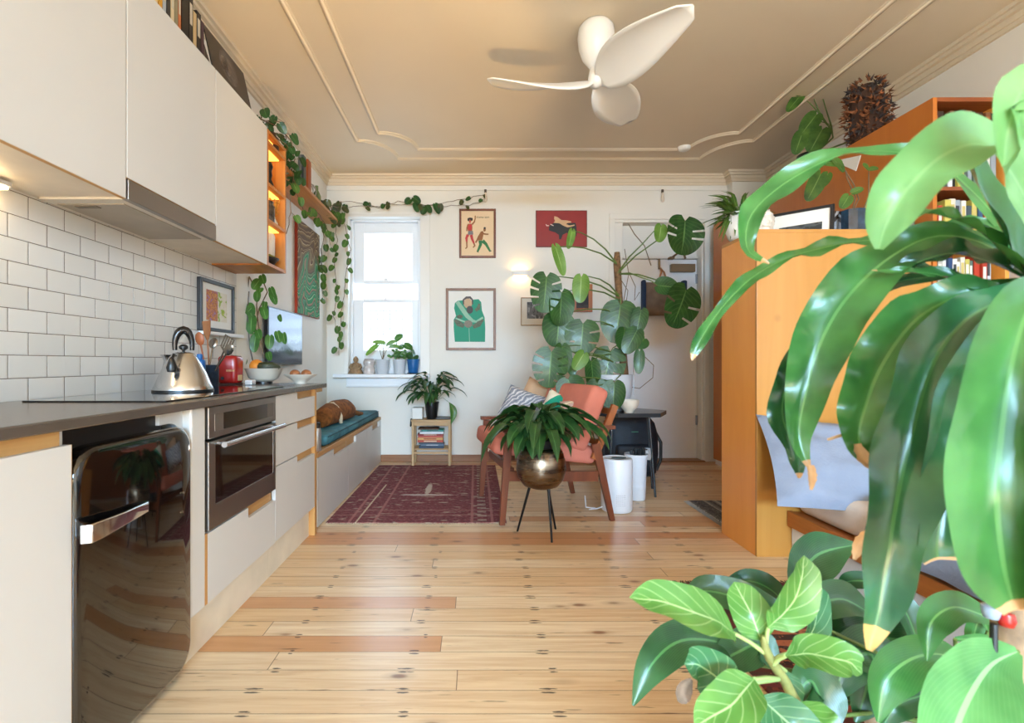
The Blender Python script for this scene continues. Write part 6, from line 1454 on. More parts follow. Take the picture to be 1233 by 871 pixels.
for i, (px, t, h, col, cn) in enumerate(pos):
    y0 = max(ytop(px), y_prev + .002); y_prev = y0 + t
    cab_book(y0, t, h, .15, col, f'{cn} book, {ORD[i]} from the camera in the row above the range hood', band=None if i % 2 else (200, 190, 170))
def cover(name, label, y0, y1, h, lean, face_mat, edge=BLKF, extra=None):
    root = thing(name, label, 'record', (XU - .15, (y0 + y1) / 2, uz1 + .0046)); b = uz1 + .0052
    def f(u, v, w): return Vector((XU - .045 - v * lean + w, u, b + v))
    m = MB().prism([(y0, 0), (y1, 0), (y1, h), (y0, h)], f, -.004, 0); obj('sleeve', m, edge, root)
    obj('cover_print', MB().prism([(y0 + .002, .002), (y1 - .002, .002), (y1 - .002, h - .002), (y0 + .002, h - .002)], f, -.001, .0008), face_mat, root)
    if extra:
        for nm, poly, mt in extra: obj(nm, MB().prism([(y0 + (y1 - y0) * a_, h * b_) for a_, b_ in poly], f, .0004, .0014), mt, root)
    return root
DKR = paint('cover_dark', S(46, 38, 36), .4); cover('record_sleeve', 'brown and black record sleeve with its back turned, left of the portrait sleeve', ytop(250), ytop(262), .16, .3, abstract('cover_brown', [S(60, 48, 42), S(84, 66, 56), S(40, 34, 32)], (10, 10, 10), 1.0))
el = lambda cx_, cy_, rx_, ry_: [(cx_ + rx_ * math.cos(2 * PI * i / 18), cy_ + ry_ * math.sin(2 * PI * i / 18)) for i in range(18)]
cover('record_sleeve', 'dark square record sleeve with a pale oval portrait leaning on top of the cabinets', ytop(263), ytop(309), .27, .22, DKR, extra=[('portrait', el(.48, .62, .22, .30), paint('cover_grey', S(96, 86, 82), .5, var=.25, scale=40)), ('portrait_face', el(.40, .60, .11, .18), paint('cover_pale', S(176, 164, 156), .5, var=.2, scale=30)), ('band', [(0.02, .02), (.98, .02), (.98, .20), (.02, .20)], paint('cover_rust', S(150, 70, 36), .5))])
one('storage_tin', MB().box(XU - .14, XU - .04, ytop(244), ytop(249.5), uz1 + .0046, uz1 + .09, .004), paint('tin_grey', S(120, 112, 104), .4, .5), 'small grey tin between the black books and the record sleeves', 'tin', (XU - .1, ytop(247), uz1))
# ================================================================ IN THE OPEN SHELVES
def shelf_thing(zi): return zb[zi] + .0185
ym = (sy0 + sy1) / 2
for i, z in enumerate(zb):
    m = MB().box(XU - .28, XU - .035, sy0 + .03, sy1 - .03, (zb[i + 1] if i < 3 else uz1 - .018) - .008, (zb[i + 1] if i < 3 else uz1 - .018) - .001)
    ll = one('underside_glow', m, glow('lit_underside', S(255, 190, 88), 2.2), 'added glow panel under the ' + ('second shelf from the bottom', 'third shelf from the bottom', 'top shelf', 'top board')[i] + ' of the open plywood unit', 'light', (XU - .3, ym, z))  # emissive panel, stands for the warmly lit underside of the board above
c = Vector((XU - .092, ym + .03, shelf_thing(0))); sj = one('dark_bowl', MB().lathe([(0, 0), (.04, 0), (.085, .05), (.088, .055), (.08, .055), (.04, .012), (0, .01)], c, 24), paint('bowl_dark', S(52, 48, 46), .35), 'dark shallow bowl on the bottom shelf of the open plywood unit', 'bowl', c, smooth=50)
one('sponge', MB().box(XU - .14, XU - .04, ym - .01, ym + .09, shelf_thing(0) + .058, shelf_thing(0) + .075, .004), paint('sponge_olive', S(150, 150, 70), .9), 'flat olive green packet lying across the dark bowl in the open shelves', 'packet', c)
c = Vector((XU - .17, ym - .06, shelf_thing(1))); m = MB(); one('white_canister', MB().lathe([(0, 0), (.05, 0), (.052, .004), (.052, .12), (.046, .135), (0, .137)], (XU - .09, ym + .055, shelf_thing(0) + .0765), 24), abstract('tree_pattern', [S(236, 234, 230), S(226, 224, 220), S(150, 146, 142)], (60, 60, 6), 7.0), 'white patterned canister standing on the green packet in the open shelves', 'canister', (XU - .09, ym + .055, shelf_thing(0) + .0765), smooth=50)
c = Vector((XU - .055, ym - .02, shelf_thing(1))); 
one('spice_jar', MB().lathe([(0, 0), (.045, 0), (.047, .005), (.047, .10), (.038, .112), (.04, .13), (0, .132)], c, 22), paint('jar_dark', S(80, 72, 66), .2, coat=.5, var=.4, scale=30), 'dark glass jar on the middle open plywood shelf', 'jar', c, smooth=50)
c = Vector((XU - .06, ym + .085, shelf_thing(1))); dl = thing('dried_posy', 'posy of golden dried sprigs on the middle open plywood shelf', 'dried flowers', c)
obj('vase', MB().lathe([(0, 0), (.025, 0), (.03, .03), (.015, .06), (.018, .065), (0, .06)], c, 16), CER, dl, smooth=50)
m = MB(); r = random.Random(9)
for i in range(30):
    p = c + Vector((r.gauss(0, .02), r.gauss(0, .025), r.uniform(.09, .17))); m.tube([c + Vector((0, 0, .055)), p], .0012, 4); m.tube([p, p + Vector((r.uniform(-.02, .02), r.uniform(-.02, .02), .02))], [.006, .003], 5)
obj('sprig', m, paint('sprig_gold', S(206, 150, 60), .8, var=.3, scale=40), dl)
c = Vector((XU - .045, ym - .03, shelf_thing(2))); one('black_figurine', MB().lathe([(0, 0), (.03, 0), (.034, .02), (.020, .05), (.026, .075), (.022, .10), (.030, .125), (.024, .15), (0, .158)], c, 18), BLACKP, 'small black figurine on the upper open plywood shelf', 'figurine', c, smooth=60)
c = Vector((XU - .06, ym + .06, shelf_thing(3))); one('dark_jar', MB().lathe([(0, 0), (.04, 0), (.045, .02), (.045, .09), (.03, .11), (.03, .125), (0, .126)], c, 20), paint('jar_brown', S(64, 42, 26), .3), 'dark brown jar on the highest open plywood shelf', 'jar', c, smooth=50)
# ================================================================ ON THE LONG WALL SHELF
LZ = lz + .0226
def ls(px): return yx(px, lx1 - .02)
for i, (px, t, h, col, cn) in enumerate(((357, .03, .20, (190, 186, 180), 'pale grey'), (360.5, .05, .21, (96, 104, 108), 'slate'), (365.5, .06, .24, (70, 78, 82), 'dark slate'), (371, .075, .25, (160, 82, 40), 'rust orange'))):
    y0 = max(ls(px), (ls(357) if i == 0 else yprev + .002)); yprev = y0 + t
    book('book', f'{cn} book, {ORD[i]} in the row on the long wall shelf', lx1 - .15, lx1 - .02, y0, y0 + t, LZ, LZ + h, col, 'books on the long wall shelf', spine='+x')
c = Vector((lx1 - .09, ls(382), LZ)); wg = thing('wire_ornament', 'pale wire and glass ornament on the long wall shelf right of the books', 'ornament', c)
m = MB()
for k_ in range(5): q = k_ * PI / 5; m.tube([c + Vector((.06 * math.cos(q) * math.cos(a_), .06 * math.sin(q) * math.cos(a_), .07 + .07 * math.sin(a_))) for a_ in [i * 2 * PI / 14 for i in range(14)]], .004, 5, closed=True)
obj('wire_cage', m, paint('wire_grey', S(168, 164, 160), .4, .3), wg); obj('base', MB().lathe([(0, 0), (.05, 0), (.05, .012), (0, .012)], c, 18), paint('wire_grey', S(168, 164, 160), .4, .3), wg)
c = Vector((lx1 - .09, ls(391), LZ)); one('green_bottle', MB().lathe([(0, 0), (.035, 0), (.038, .01), (.038, .10), (.014, .15), (.014, .19), (0, .19)], c, 18), paint('bottle_green', S(110, 128, 84), .2, coat=.4), 'dusty green bottle on the long wall shelf beside the wire ornament', 'bottle', c, smooth=50)
# ---- climbing plants
def P3(px, py, Y): return at(px, py, Y)
iv = thing('pothos_vine', 'dark trailing vine growing along the top of the open unit and the long wall shelf', 'plant', (XU - .1, 3.1, uz1 + .01))
pot(iv, Vector((XU - .16, 3.08, uz1 + .001)), .05, .065, .10, BLACKP)
def lp(px, dz=.0, X=None): X = X or lx1 - .01; Y = yx(px, X); return Vector((X, Y, LZ + dz))
b0 = Vector((XU - .12, 3.06, uz1 + .10))
vine(iv, [[b0, Vector((XU - .06, 2.98, uz1 + .10)), Vector((XU - .05, 2.95, uz1 + .06))], [b0, Vector((XU - .04, 3.12, uz1 + .12)), Vector((XU - .02, 3.25, uz1 + .10)), lp(352, .09), lp(354, -.02), lp(353, -.10)], [b0, Vector((XU - .02, 3.2, uz1 + .04)), lp(356, .04), lp(352, -.08)], [b0, Vector((XU, 3.16, uz1 + .15)), Vector((XU, 3.30, uz1 + .05)), lp(358, .03)]], .022, .062, 41, LEAF_D, jit=.05)
vb = thing('pothos_vine', 'vine trailing from the far end of the wall shelf in strands beside the window', 'plant', lp(396))
pot(vb, Vector((lx1 - .10, ls(398), LZ)), .05, .065, .10, BLACKP)
e0 = lp(398, .06)
vine(vb, [[e0, lp(392, .05), lp(388, .03)], [e0, lp(402, .05), lp(406, .03), lp(409, .0)]], .03, .07, 42, LEAF_O, jit=.05)
strands = [[e0, P3(404, 268, 4.95), P3(406, 290, 4.96), P3(402, 320, 4.97), P3(406, 350, 4.98), P3(402, 380, 4.98), P3(407, 405, 4.98), P3(408, 428, 4.98)], [e0, P3(414, 262, 5.0), P3(422, 300, 5.02), P3(417, 330, 5.02), P3(411, 375, 5.0), P3(410, 400, 5.0)], [e0, P3(384, 262, 4.85), P3(390, 285, 4.86), P3(386, 300, 4.86), P3(388, 320, 4.86)], [P3(386, 300, 4.86), P3(389, 335, 4.88), P3(388, 365, 4.9)]]
vine(vb, strands, .058, .066, 43, LEAF_P, jit=.03)
YV = YB - .05
vine(vb, [[e0, P3(412, 243, YV - .1), P3(430, 244, YV), P3(455, 249, YV), P3(480, 243, YV), P3(512, 247, YV), P3(545, 242, YV), P3(583, 235, YV)], [e0, P3(420, 250, YV - .05), P3(440, 249, YV), P3(490, 246, YV), P3(530, 248, YV), P3(565, 247, YV), P3(582, 242, YV)]], .22, .065, 44, LEAF_O, jit=.03)
fo = MB()
for (bx_, by_, tx_, ty_, w_) in ((494, 240, 488, 245, 9), (498, 238, 506, 244, 9), (500, 245, 503, 255, 8), (512, 250, 508, 258, 9), (514, 248, 519, 256, 8), (524, 246, 529, 257, 8), (405, 246, 402, 254, 8), (416, 247, 414, 254, 7), (438, 245, 444, 246, 6), (462, 246, 460, 251, 6), (566, 238, 561, 241, 5), (580, 240, 577, 243, 5)):
    fo.heart(at(bx_, by_, YV - .02), at(tx_, ty_, YV - .04), (R.uniform(-.3, .3), -1, .2), w_ / FPX * YV, M=8, rad=(0, .55, 1))
obj('foliage', fo, LEAF_D, vb, smooth=180)
vc = thing('pothos_vine', 'bright green trailing vine hanging under the open plywood unit in front of the television', 'plant', (XL + .1, 3.15, uz0 - .01))
Yv = 3.42
fo, st = MB(), MB()
for P in ([(300, 333), (298, 350), (292, 372), (294, 392), (293, 410), (296, 425)], [(312, 334), (318, 342), (322, 352), (312, 372), (308, 392), (306, 410)], [(300, 333), (306, 345), (310, 352), (309, 368), (311, 390), (314, 410), (318, 432)]):
    st.tube([at(px, py, Yv) for px, py in P], .004, 6)
for (bx_, by_, tx_, ty_, w_) in ((315, 332, 318, 341, 9), (312, 338, 304, 348, 12), (314, 347, 312, 352, 8), (326, 347, 330, 357, 8), (327, 352, 332, 366, 9), (310, 352, 309, 363, 9), (319, 364, 318, 372, 7), (317, 371, 320, 384, 10), (299, 367, 303, 381, 13), (294, 374, 291, 383, 8), (303, 382, 301, 402, 14), (310, 398, 313, 408, 9), (308, 404, 305, 424, 12), (336, 380, 338, 387, 6), (334, 400, 337, 412, 9), (341, 402, 343, 414, 8), (325, 405, 324, 420, 11), (323, 425, 325, 434, 8), (295, 432, 294, 440, 6), (304, 370, 298, 376, 10)):
    fo.heart(at(bx_, by_, Yv - .02), at(tx_, ty_, Yv - .05), (R.uniform(-.2, .5), -1, R.uniform(0, .4)), w_ * .98 / FPX * Yv, cup=.12, M=8, rad=(0, .55, 1))
obj('foliage', fo, LEAF_M, vc, smooth=180); obj('stem', st, STEMB, vc, smooth=60)
vd = thing('pothos_vine', 'pale young vine climbing down the side of the open plywood unit', 'plant', (XU, 3.28, 2.0))
vine(vd, [[Vector((XU + .01, 3.24, 2.10)), Vector((XU + .01, 3.27, 1.95)), Vector((XU - .03, 3.30, 1.86))], [Vector((XU - .02, 3.4, 2.30)), Vector((XU - .05, 3.6, 2.18)), Vector((XU - .04, 3.75, 2.10)), Vector((XU - .06, 3.9, 2.22)), Vector((XU - .05, 4.2, 2.20)), Vector((XU - .08, 4.5, 2.05))]], .10, .06, 46, LEAF_P, jit=.03)
# ================================================================ FOREGROUND PLANTS
DRY = S(206, 162, 116)
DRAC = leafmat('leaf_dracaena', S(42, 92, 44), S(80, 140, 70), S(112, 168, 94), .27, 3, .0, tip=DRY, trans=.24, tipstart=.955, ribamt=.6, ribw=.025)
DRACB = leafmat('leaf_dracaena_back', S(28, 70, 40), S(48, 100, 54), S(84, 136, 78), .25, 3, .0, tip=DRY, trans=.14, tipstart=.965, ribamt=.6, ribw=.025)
tb = Vector((.80, .70, 0)); dc_ = thing('dracaena', 'tall corn plant with long drooping wavy strap leaves at the right edge', 'plant', tb)
crown = Vector((.745, .66, 1.12))
obj('trunk', MB().tube([Vector((.765, .72, .25)), Vector((.76, .715, .5)), Vector((.75, .70, .75)), Vector((.748, .68, .95)), crown], [.028, .027, .026, .024, .020], 14), paint('dracaena_bark', S(168, 140, 112), .8, var=.25, scale=25, bump=.5, bscale=50), dc_, smooth=60)
pot(dc_, Vector((.765, .72, 0.0)), .12, .155, .28, WPOT)
def dl_(pts, wid, mat_=DRAC, nrm=(-.25, -1, .35), fold=.22, wave=.25, wn=4, ph=0, rows=34, cols=8, twist=0, name='leaf'):
    """pts: (px, py, Y); wid: widths in picture pixels at those points"""
    P = [at(a, b, Y) for a, b, Y in pts]; W = [w_ / FPX * p.y for w_, p in zip(wid, P)]
    mb = MB(); mb.ribbon(P, W, Vector(nrm), fold=fold, wave=wave, wn=wn, ph=ph, rows=rows, cols=cols, twist=twist); return obj(name, mb, mat_, dc_, smooth=180)
C0 = (1250, 345, .66)
DRACN = leafmat('leaf_dracaena_backlit', S(92, 148, 84), S(136, 186, 118), S(156, 200, 138), .3, 3, .0, trans=.42, ribamt=.45, ribw=.03)  # paler leaf copy, the backlit look is put into its colour
# long thin leaves reaching left
dl_([C0, (1200, 262, .70), (1130, 195, .72), (1085, 184, .74), (1030, 183, .76), (985, 198, .77), (935, 228, .78), (903, 262, .78), (900, 300, .77), (926, 318, .76)], [14, 26, 28, 18, 22, 24, 34, 28, 18, 2], nrm=(-.1, -1, .8), wave=.5, wn=4)
dl_([C0, (1215, 282, .68), (1150, 276, .72), (1090, 286, .75), (1030, 291, .77), (985, 300, .78), (945, 312, .79), (905, 335, .79), (868, 372, .78), (842, 412, .77), (833, 434, .77)], [12, 20, 20, 20, 13, 18, 12, 20, 13, 17, 2], nrm=(-.1, -1, .55), wave=.8, wn=7)
# big near leaf bending over
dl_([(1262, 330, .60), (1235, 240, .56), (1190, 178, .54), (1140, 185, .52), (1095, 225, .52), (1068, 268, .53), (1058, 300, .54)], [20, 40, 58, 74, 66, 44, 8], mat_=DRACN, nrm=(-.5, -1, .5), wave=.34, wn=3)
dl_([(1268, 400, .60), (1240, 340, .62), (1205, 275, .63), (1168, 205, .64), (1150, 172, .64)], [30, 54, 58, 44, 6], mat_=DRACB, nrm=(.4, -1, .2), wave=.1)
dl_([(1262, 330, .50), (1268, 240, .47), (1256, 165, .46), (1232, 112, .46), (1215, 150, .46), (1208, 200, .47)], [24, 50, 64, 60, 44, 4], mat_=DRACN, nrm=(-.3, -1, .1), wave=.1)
# broad leaf in front of the headboard
dl_([C0, (1190, 296, .68), (1125, 285, .71), (1065, 315, .72), (1015, 365, .72), (985, 420, .72), (970, 475, .72), (962, 525, .71), (975, 566, .70)], [12, 22, 30, 54, 64, 60, 44, 26, 2], nrm=(-.45, -1, .4), wave=.38, wn=5)
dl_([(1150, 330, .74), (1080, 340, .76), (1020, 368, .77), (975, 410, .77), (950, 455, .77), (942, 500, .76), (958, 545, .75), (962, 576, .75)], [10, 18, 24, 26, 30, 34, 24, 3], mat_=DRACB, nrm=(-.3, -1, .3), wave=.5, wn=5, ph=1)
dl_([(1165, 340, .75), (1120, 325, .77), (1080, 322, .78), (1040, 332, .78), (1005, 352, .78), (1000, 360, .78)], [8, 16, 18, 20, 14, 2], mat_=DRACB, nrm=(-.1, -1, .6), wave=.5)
# pale leaf at mid right
dl_([C0, (1220, 318, .62), (1180, 280, .62), (1140, 262, .62), (1108, 258, .62), (1072, 272, .62)], [14, 26, 32, 30, 22, 3], nrm=(-.1, -.8, 1.2), wave=.3)
dl_([C0, (1222, 330, .64), (1180, 312, .66), (1140, 306, .68), (1100, 318, .70), (1066, 330, .71)], [14, 34, 40, 34, 22, 3], mat_=DRACB, nrm=(0, -1, .9), wave=.3)
dl_([C0, (1218, 352, .64), (1170, 345, .66), (1125, 330, .68), (1085, 328, .69), (1050, 326, .70)], [10, 16, 18, 18, 12, 2], mat_=DRAC, nrm=(0, -1, .9), wave=.4)
# the hanging group
dl_([C0, (1200, 348, .65), (1150, 358, .66), (1100, 388, .66), (1062, 440, .66), (1042, 490, .655), (1034, 530, .65), (1046, 562, .65)], [12, 26, 44, 62, 68, 58, 38, 3], nrm=(-.45, -1, .4), wave=.4, wn=5)
dl_([C0, (1205, 362, .62), (1160, 388, .62), (1122, 440, .615), (1098, 520, .61), (1080, 600, .60), (1068, 680, .595), (1056, 745, .59), (1046, 783, .59)], [14, 36, 60, 76, 80, 74, 56, 34, 6], mat_=leafmat('leaf_dracaena_dying', S(32, 76, 48), S(56, 112, 68), S(92, 146, 86), .25, 3, .0, tip=S(198, 158, 92), trans=.14, tipstart=.90, ribamt=.5), nrm=(-.3, -1, .25), wave=.24, wn=5, rows=50)
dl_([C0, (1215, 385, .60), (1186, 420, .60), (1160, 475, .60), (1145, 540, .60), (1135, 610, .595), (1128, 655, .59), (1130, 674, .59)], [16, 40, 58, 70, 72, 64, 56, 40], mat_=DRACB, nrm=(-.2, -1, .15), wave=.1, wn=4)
dl_([(1262, 345, .50), (1238, 372, .48), (1218, 440, .47), (1206, 520, .465), (1200, 600, .46), (1208, 680, .46), (1222, 735, .465)], [30, 70, 96, 110, 116, 100, 30], mat_=DRAC, nrm=(-.35, -1, .25), wave=.06, wn=3, fold=.16, rows=44)
dl_([(1290, 340, .50), (1285, 400, .46), (1270, 500, .45), (1262, 600, .45), (1252, 690, .455), (1240, 735, .46)], [30, 60, 80, 90, 70, 20], mat_=DRAC, nrm=(.1, -1, .2), wave=.06)
# thin dead ends
def dead(pts, wid):
    P = [at(a, b, Y) for a, b, Y in pts]; mb = MB(); mb.ribbon(P, [w_ / FPX * p.y for w_, p in zip(wid, P)], Vector((-.2, -1, .4)), fold=.5, wave=.3, rows=12, cols=4); obj('dead_leaf_tip', mb, paint('dead_leaf', S(206, 164, 120), .8, var=.15, scale=30), dc_, smooth=180)
dead([(1060, 520, .66), (1040, 528, .66), (1018, 524, .66), (996, 530, .66)], [6, 5, 4, 3]); dead([(1030, 535, .65), (1036, 552, .645), (1048, 562, .64), (1060, 560, .64)], [8, 16, 10, 3]); dead([(974, 560, .70), (976, 574, .70), (976, 590, .70)], [8, 10, 3]); dead([(1044, 640, .70), (1036, 652, .70), (1030, 662, .70), (1028, 674, .70)], [8, 18, 12, 3])
# ---------------------------------------------------------------- rubber fig
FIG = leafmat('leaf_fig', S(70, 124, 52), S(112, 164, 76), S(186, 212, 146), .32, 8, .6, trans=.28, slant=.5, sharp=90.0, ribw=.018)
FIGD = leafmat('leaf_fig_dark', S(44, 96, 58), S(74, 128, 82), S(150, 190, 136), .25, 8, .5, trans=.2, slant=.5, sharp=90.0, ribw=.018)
fbx = Vector((at(1000, 900, .76).x, .76, 0)); fg = thing('rubber_fig', 'young fig plant with large bright green pale-veined leaves at the bottom of the picture', 'plant', Vector((.47, .86, 0)))
pot(fg, Vector((.47, .86, 0)), .10, .13, .24, paint('terracotta', S(170, 98, 66), .8))
YF_ = .76
obj('stem', MB().tube([Vector((.48, .85, .22)), Vector((.51, .82, .38)), at(985, 900, .77), at(965, 860, .765), at(945, 820, .76), at(928, 795, .755), at(921, 780, .75), at(919, 766, .75)], [.010, .0095, .009, .008, .0075, .007, .006, .003], 10), paint('fig_stem', S(146, 146, 84), .6, var=.2, scale=40), fg, smooth=60)
def fleaf(node, base, tip, wd, Y0, Y1, nrm=(0, -1, .7), mat_=FIG, bend=(0, 0), sh=1.0):
    nP, bP, tP = at(node[0], node[1], YF_ - .008), at(base[0], base[1], Y0), at(tip[0], tip[1], Y1)
    m = MB(); m.tube([nP, nP.lerp(bP, .5) + Vector((0, 0, .002)), bP], [.0035, .003, .0028], 7); obj('leaf_stalk', m, paint('stalk_pale', S(168, 190, 116), .5), fg, smooth=60)
    mid = bP.lerp(tP, .5) + Vector((bend[0] / FPX * YF_, -.01, -bend[1] / FPX * YF_)); q1 = bP.lerp(mid, .5); q3 = mid.lerp(tP, .55) + Vector((bend[0] * .4 / FPX * YF_, 0, -bend[1] * .4 / FPX * YF_)); W = wd / FPX * YF_
    q1 += Vector((bend[0] * .3 / FPX * YF_, 0, -bend[1] * .3 / FPX * YF_))
    mb = MB(); mb.ribbon([bP, bP.lerp(q1, .5), q1, mid, q3, q3.lerp(tP, .6), tP], [.002, W * .62, W * .90, W, W * .80, W * .50, .001], Vector(nrm), fold=.16, wave=.05, wn=3, rows=30, cols=8); obj('leaf', mb, mat_, fg, smooth=180)
fleaf((920, 786), (884, 763), (758, 720), 54, .74, .66, (-.1, -.8, 1.0), bend=(8, -8))
fleaf((920, 780), (917, 772), (884, 701), 46, .76, .80, (-.35, -1, .5))
fleaf((922, 778), (925, 756), (968, 669), 50, .75, .74, (.2, -1, .35), FIG, bend=(6, 4))
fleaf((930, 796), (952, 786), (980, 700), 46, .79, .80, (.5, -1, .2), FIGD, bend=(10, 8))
fleaf((931, 800), (946, 790), (1038, 812), 44, .73, .68, (.1, -.8, .9), bend=(4, -12))
fleaf((937, 818), (908, 818), (836, 876), 50, .70, .64, (-.2, -.9, .9), FIG, bend=(2, -2))
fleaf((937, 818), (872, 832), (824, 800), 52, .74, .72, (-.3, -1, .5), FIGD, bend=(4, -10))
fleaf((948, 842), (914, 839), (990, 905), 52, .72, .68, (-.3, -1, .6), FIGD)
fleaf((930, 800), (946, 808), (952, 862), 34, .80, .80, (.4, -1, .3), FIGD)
fleaf((955, 850), (962, 846), (1010, 890), 40, .74, .70, (.3, -1, .5), FIG)
# ---------------------------------------------------------------- dark broad-leaved plant behind
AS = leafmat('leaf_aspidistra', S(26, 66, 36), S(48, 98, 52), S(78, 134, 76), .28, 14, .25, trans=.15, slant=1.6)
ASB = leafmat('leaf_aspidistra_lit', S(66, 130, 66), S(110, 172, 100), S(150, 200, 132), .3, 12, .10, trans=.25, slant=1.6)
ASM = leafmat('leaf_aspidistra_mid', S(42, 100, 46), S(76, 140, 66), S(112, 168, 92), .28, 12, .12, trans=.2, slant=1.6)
as_ = thing('aspidistra', 'broad dark-leaved floor plant in a white pot at the lower right behind the fig', 'plant', Vector((.98, 1.02, 0)))
ac_ = Vector((.98, 1.02, .30)); pot(as_, Vector((.98, 1.02, 0)), .13, .165, .33, WPOT)
st = MB()
def aleaf(pts, wid, mat_=AS, nrm=(0, -1, .8), wave=.06, root=None):
    P = [at(a, b, Y) for a, b, Y in pts]; W = [w_ / FPX * p.y for w_, p in zip(wid, P)]
    mb = MB(); mb.ribbon(P, W, Vector(nrm), fold=.2, wave=wave, wn=3, rows=24, cols=6); obj('leaf', mb, mat_, as_, smooth=180)
    b = root or ac_ + Vector((R.uniform(-.05, .05), R.uniform(-.04, .04), 0)); st.tube([b, b.lerp(P[0], .5) + Vector((0, 0, .03)), P[0]], [.005, .004, .003], 6)
aleaf([(900, 800, 1.0), (868, 775, .98), (820, 772, .95), (785, 800, .92), (762, 850, .90)], [6, 34, 46, 38, 3])
aleaf([(960, 745, 1.08), (905, 725, 1.1), (850, 712, 1.12), (822, 722, 1.12)], [6, 36, 34, 3])
aleaf([(955, 740, 1.15), (930, 712, 1.2), (900, 700, 1.22), (862, 710, 1.24)], [6, 26, 26, 3])
aleaf([(968, 735, 1.05), (962, 700, 1.12), (985, 668, 1.16), (1032, 656, 1.18)], [6, 40, 50, 4], nrm=(0, -1, .6))
aleaf([(1000, 800, 1.0), (1030, 790, 1.02), (1005, 745, 1.05), (975, 728, 1.06)], [6, 44, 40, 3])
aleaf([(985, 790, 1.02), (1010, 770, 1.02), (1050, 768, 1.02), (1105, 775, 1.0), (1140, 790, .98)], [6, 40, 52, 46, 4])
aleaf([(1000, 760, .95), (980, 735, .97), (1015, 722, 1.0), (1060, 748, 1.0)], [6, 34, 40, 3])
aleaf([(935, 810, .96), (915, 778, .98), (890, 785, .98), (868, 800, .96), (880, 815, .95)], [6, 40, 44, 30, 3])
aleaf([(1000, 850, .95), (1020, 800, .96), (1050, 790, .97), (1040, 840, .95), (1030, 870, .94)], [6, 50, 60, 40, 4])
aleaf([(950, 850, .92), (975, 820, .93), (990, 850, .92), (1000, 890, .90)], [6, 46, 50, 6])
aleaf([(1110, 800, .95), (1100, 760, .98), (1085, 730, 1.0), (1060, 716, 1.02)], [6, 30, 30, 3])
aleaf([(1075, 715, 1.1), (1050, 702, 1.14), (1025, 700, 1.16), (1008, 706, 1.18)], [5, 18, 20, 3])
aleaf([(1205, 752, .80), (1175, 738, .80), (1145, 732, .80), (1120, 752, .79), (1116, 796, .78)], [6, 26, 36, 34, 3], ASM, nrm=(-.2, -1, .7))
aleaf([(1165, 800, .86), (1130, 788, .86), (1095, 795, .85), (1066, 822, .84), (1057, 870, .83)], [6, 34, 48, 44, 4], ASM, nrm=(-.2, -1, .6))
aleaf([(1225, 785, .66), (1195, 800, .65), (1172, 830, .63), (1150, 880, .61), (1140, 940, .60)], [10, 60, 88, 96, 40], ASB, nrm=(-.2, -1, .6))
aleaf([(1230, 800, .72), (1240, 840, .70), (1245, 880, .69), (1240, 920, .68)], [10, 50, 60, 20], AS)
aleaf([(1140, 830, .9), (1110, 838, .9), (1080, 850, .88), (1060, 880, .88)], [6, 26, 30, 3], AS)
aleaf([(1150, 770, .9), (1185, 772, .92), (1215, 790, .92), (1240, 800, .92)], [5, 14, 16, 3], ASM)
aleaf([(1190, 760, .95), (1180, 745, .97), (1172, 770, .97), (1176, 790, .97)], [5, 24, 26, 3], ASM)
aleaf([(930, 870, .9), (905, 850, .9), (885, 865, .88), (870, 900, .87)], [5, 40, 44, 4], AS)
aleaf([(1225, 720, .95), (1240, 735, .9), (1245, 775, .9)], [5, 26, 4], AS)
obj('stem', st, STEM, as_, smooth=60)
cl_ = at(826, 835, .97); m = MB(); m.ribbon([at(832, 818, .95), at(824, 826, .945), at(822, 836, .94), at(828, 846, .94)], [.006, .024, .026, .004], Vector((-.3, -1, .2)), fold=.6, rows=10, cols=4); obj('dead_leaf_tip', m, paint('dead_grey', S(140, 116, 96), .85, var=.2, scale=30), as_, smooth=180)
w0 = Vector((.676, .66, .27)); pw = thing('plant_waterer', 'small red and grey bulb on a stake in the corn plant pot', 'plant waterer', w0)
obj('stake', MB().tube([w0, Vector((.676, .66, .68))], .004, 8), BLACKP, pw)
obj('grey_bulb', MB().lathe([(0, -.012), (.008, -.009), (.010, 0), (.010, .006), (0, .009)], (.672, .66, .697), 16), paint('bulb_grey', S(150, 164, 184), .3), pw, smooth=60)
obj('red_tip', MB().lathe([(0, -.011), (.008, -.008), (.010, 0), (.008, .008), (0, .010)], (.687, .655, .688), 16), RED, pw, smooth=60)
# ================================================================ CAMERA AND LIGHT
cd = bpy.data.cameras.new('camera'); cam = bpy.data.objects.new('camera', cd); COL.objects.link(cam)
cam.location = (0, 0, CH); cam.rotation_euler = (PI / 2, 0, 0)
cd.sensor_fit = 'HORIZONTAL'; cd.sensor_width = 36; cd.lens = 36 * FPX / 1233.0
cd.shift_x = (616.5 - VX) / 1233.0; cd.shift_y = (VY - 435.5) / 1233.0
cd.clip_start = 0.02
cd.dof.use_dof = True; cd.dof.focus_distance = 2.9; cd.dof.aperture_fstop = 5.6
SC.camera = cam
def area(name, loc, rot, sx, sy, power, col):
    l = bpy.data.lights.new(name, 'AREA'); l.shape = 'RECTANGLE'; l.size = sx; l.size_y = sy; l.energy = power; l.color = col
    o = bpy.data.objects.new(name, l); COL.objects.link(o); o.location = loc; o.rotation_euler = rot; return o
DAY = (0.42, 0.71, 1.0)
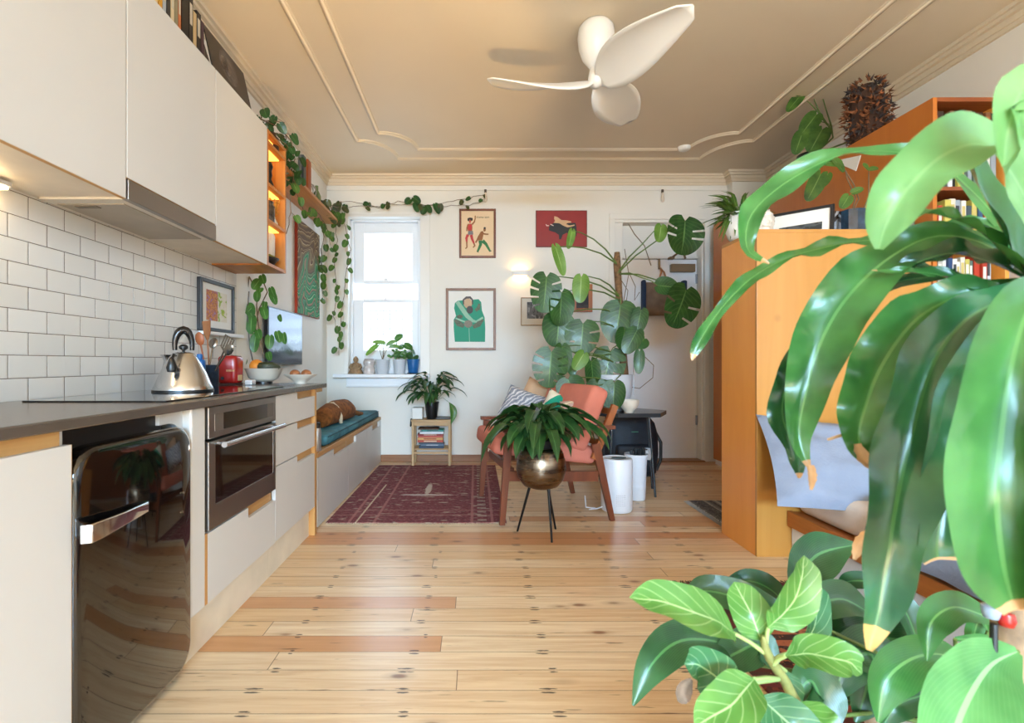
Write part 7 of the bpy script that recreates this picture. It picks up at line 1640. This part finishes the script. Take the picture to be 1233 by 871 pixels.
# daylight standing in the two window openings outside the picture
area('daylight_window_right', (XR + .06, (RW[0] + RW[1]) / 2, (RW[2] + RW[3]) / 2), (0, PI / 2, 0), RW[3] - RW[2] - .1, RW[1] - RW[0] - .1, 9, DAY)
# sky outside the front window; added warm ground bounce lights ceiling and upper walls
area('sky_outside', (.2, -7.6, 3.4), (PI / 2 - .25, 0, 0), 9.0, 3.2, 7500, DAY)
area('added_ground_bounce', (.4, -6.6, .1), (PI / 2 + .45, 0, 0), 6.0, 1.6, 950, (1.0, .76, .46))
area('daylight_window_back', ((WX0 + WX1) / 2, YB + .28, 1.72), (-PI / 2, 0, 0), .6, 1.4, 11, DAY)
def point(name, loc, power, col, rad=.03):
    l = bpy.data.lights.new(name, 'POINT'); l.energy = power; l.color = col; l.shadow_soft_size = rad
    o = bpy.data.objects.new(name, l); COL.objects.link(o); o.location = loc; return o
WARM = (1.0, 0.72, 0.42)
# added spot in place of sun thrown back off the floor onto the ceiling
sl = bpy.data.lights.new('added_glint_spot', 'SPOT'); sl.energy = 240; sl.color = (1.0, .64, .24); sl.spot_size = math.radians(36); sl.spot_blend = .35; sl.shadow_soft_size = .14
so = bpy.data.objects.new('added_glint_spot', sl); COL.objects.link(so); so.location = (.05, .8, .05)
so.rotation_euler = (Vector((-.62, 3.5, ZC)) - so.location).to_track_quat('-Z', 'Y').to_euler()
wd = bpy.data.worlds.new('world'); SC.world = wd; wd.use_nodes = True
wd.node_tree.nodes['Background'].inputs[0].default_value = (0.90, 0.95, 1.0, 1); wd.node_tree.nodes['Background'].inputs[1].default_value = 2.2
vs_ = SC.view_settings; vs_.view_transform = 'Standard'; vs_.look = 'None'; vs_.exposure = 0.06; vs_.gamma = 1.0; vs_.use_curve_mapping = False
cy = SC.cycles; cy.use_denoising = True; cy.max_bounces = 8; cy.diffuse_bounces = 5; cy.glossy_bounces = 4; cy.transmission_bounces = 6; cy.transparent_max_bounces = 12
cy.sample_clamp_indirect = 6.0; cy.caustics_reflective = False; cy.caustics_refractive = False
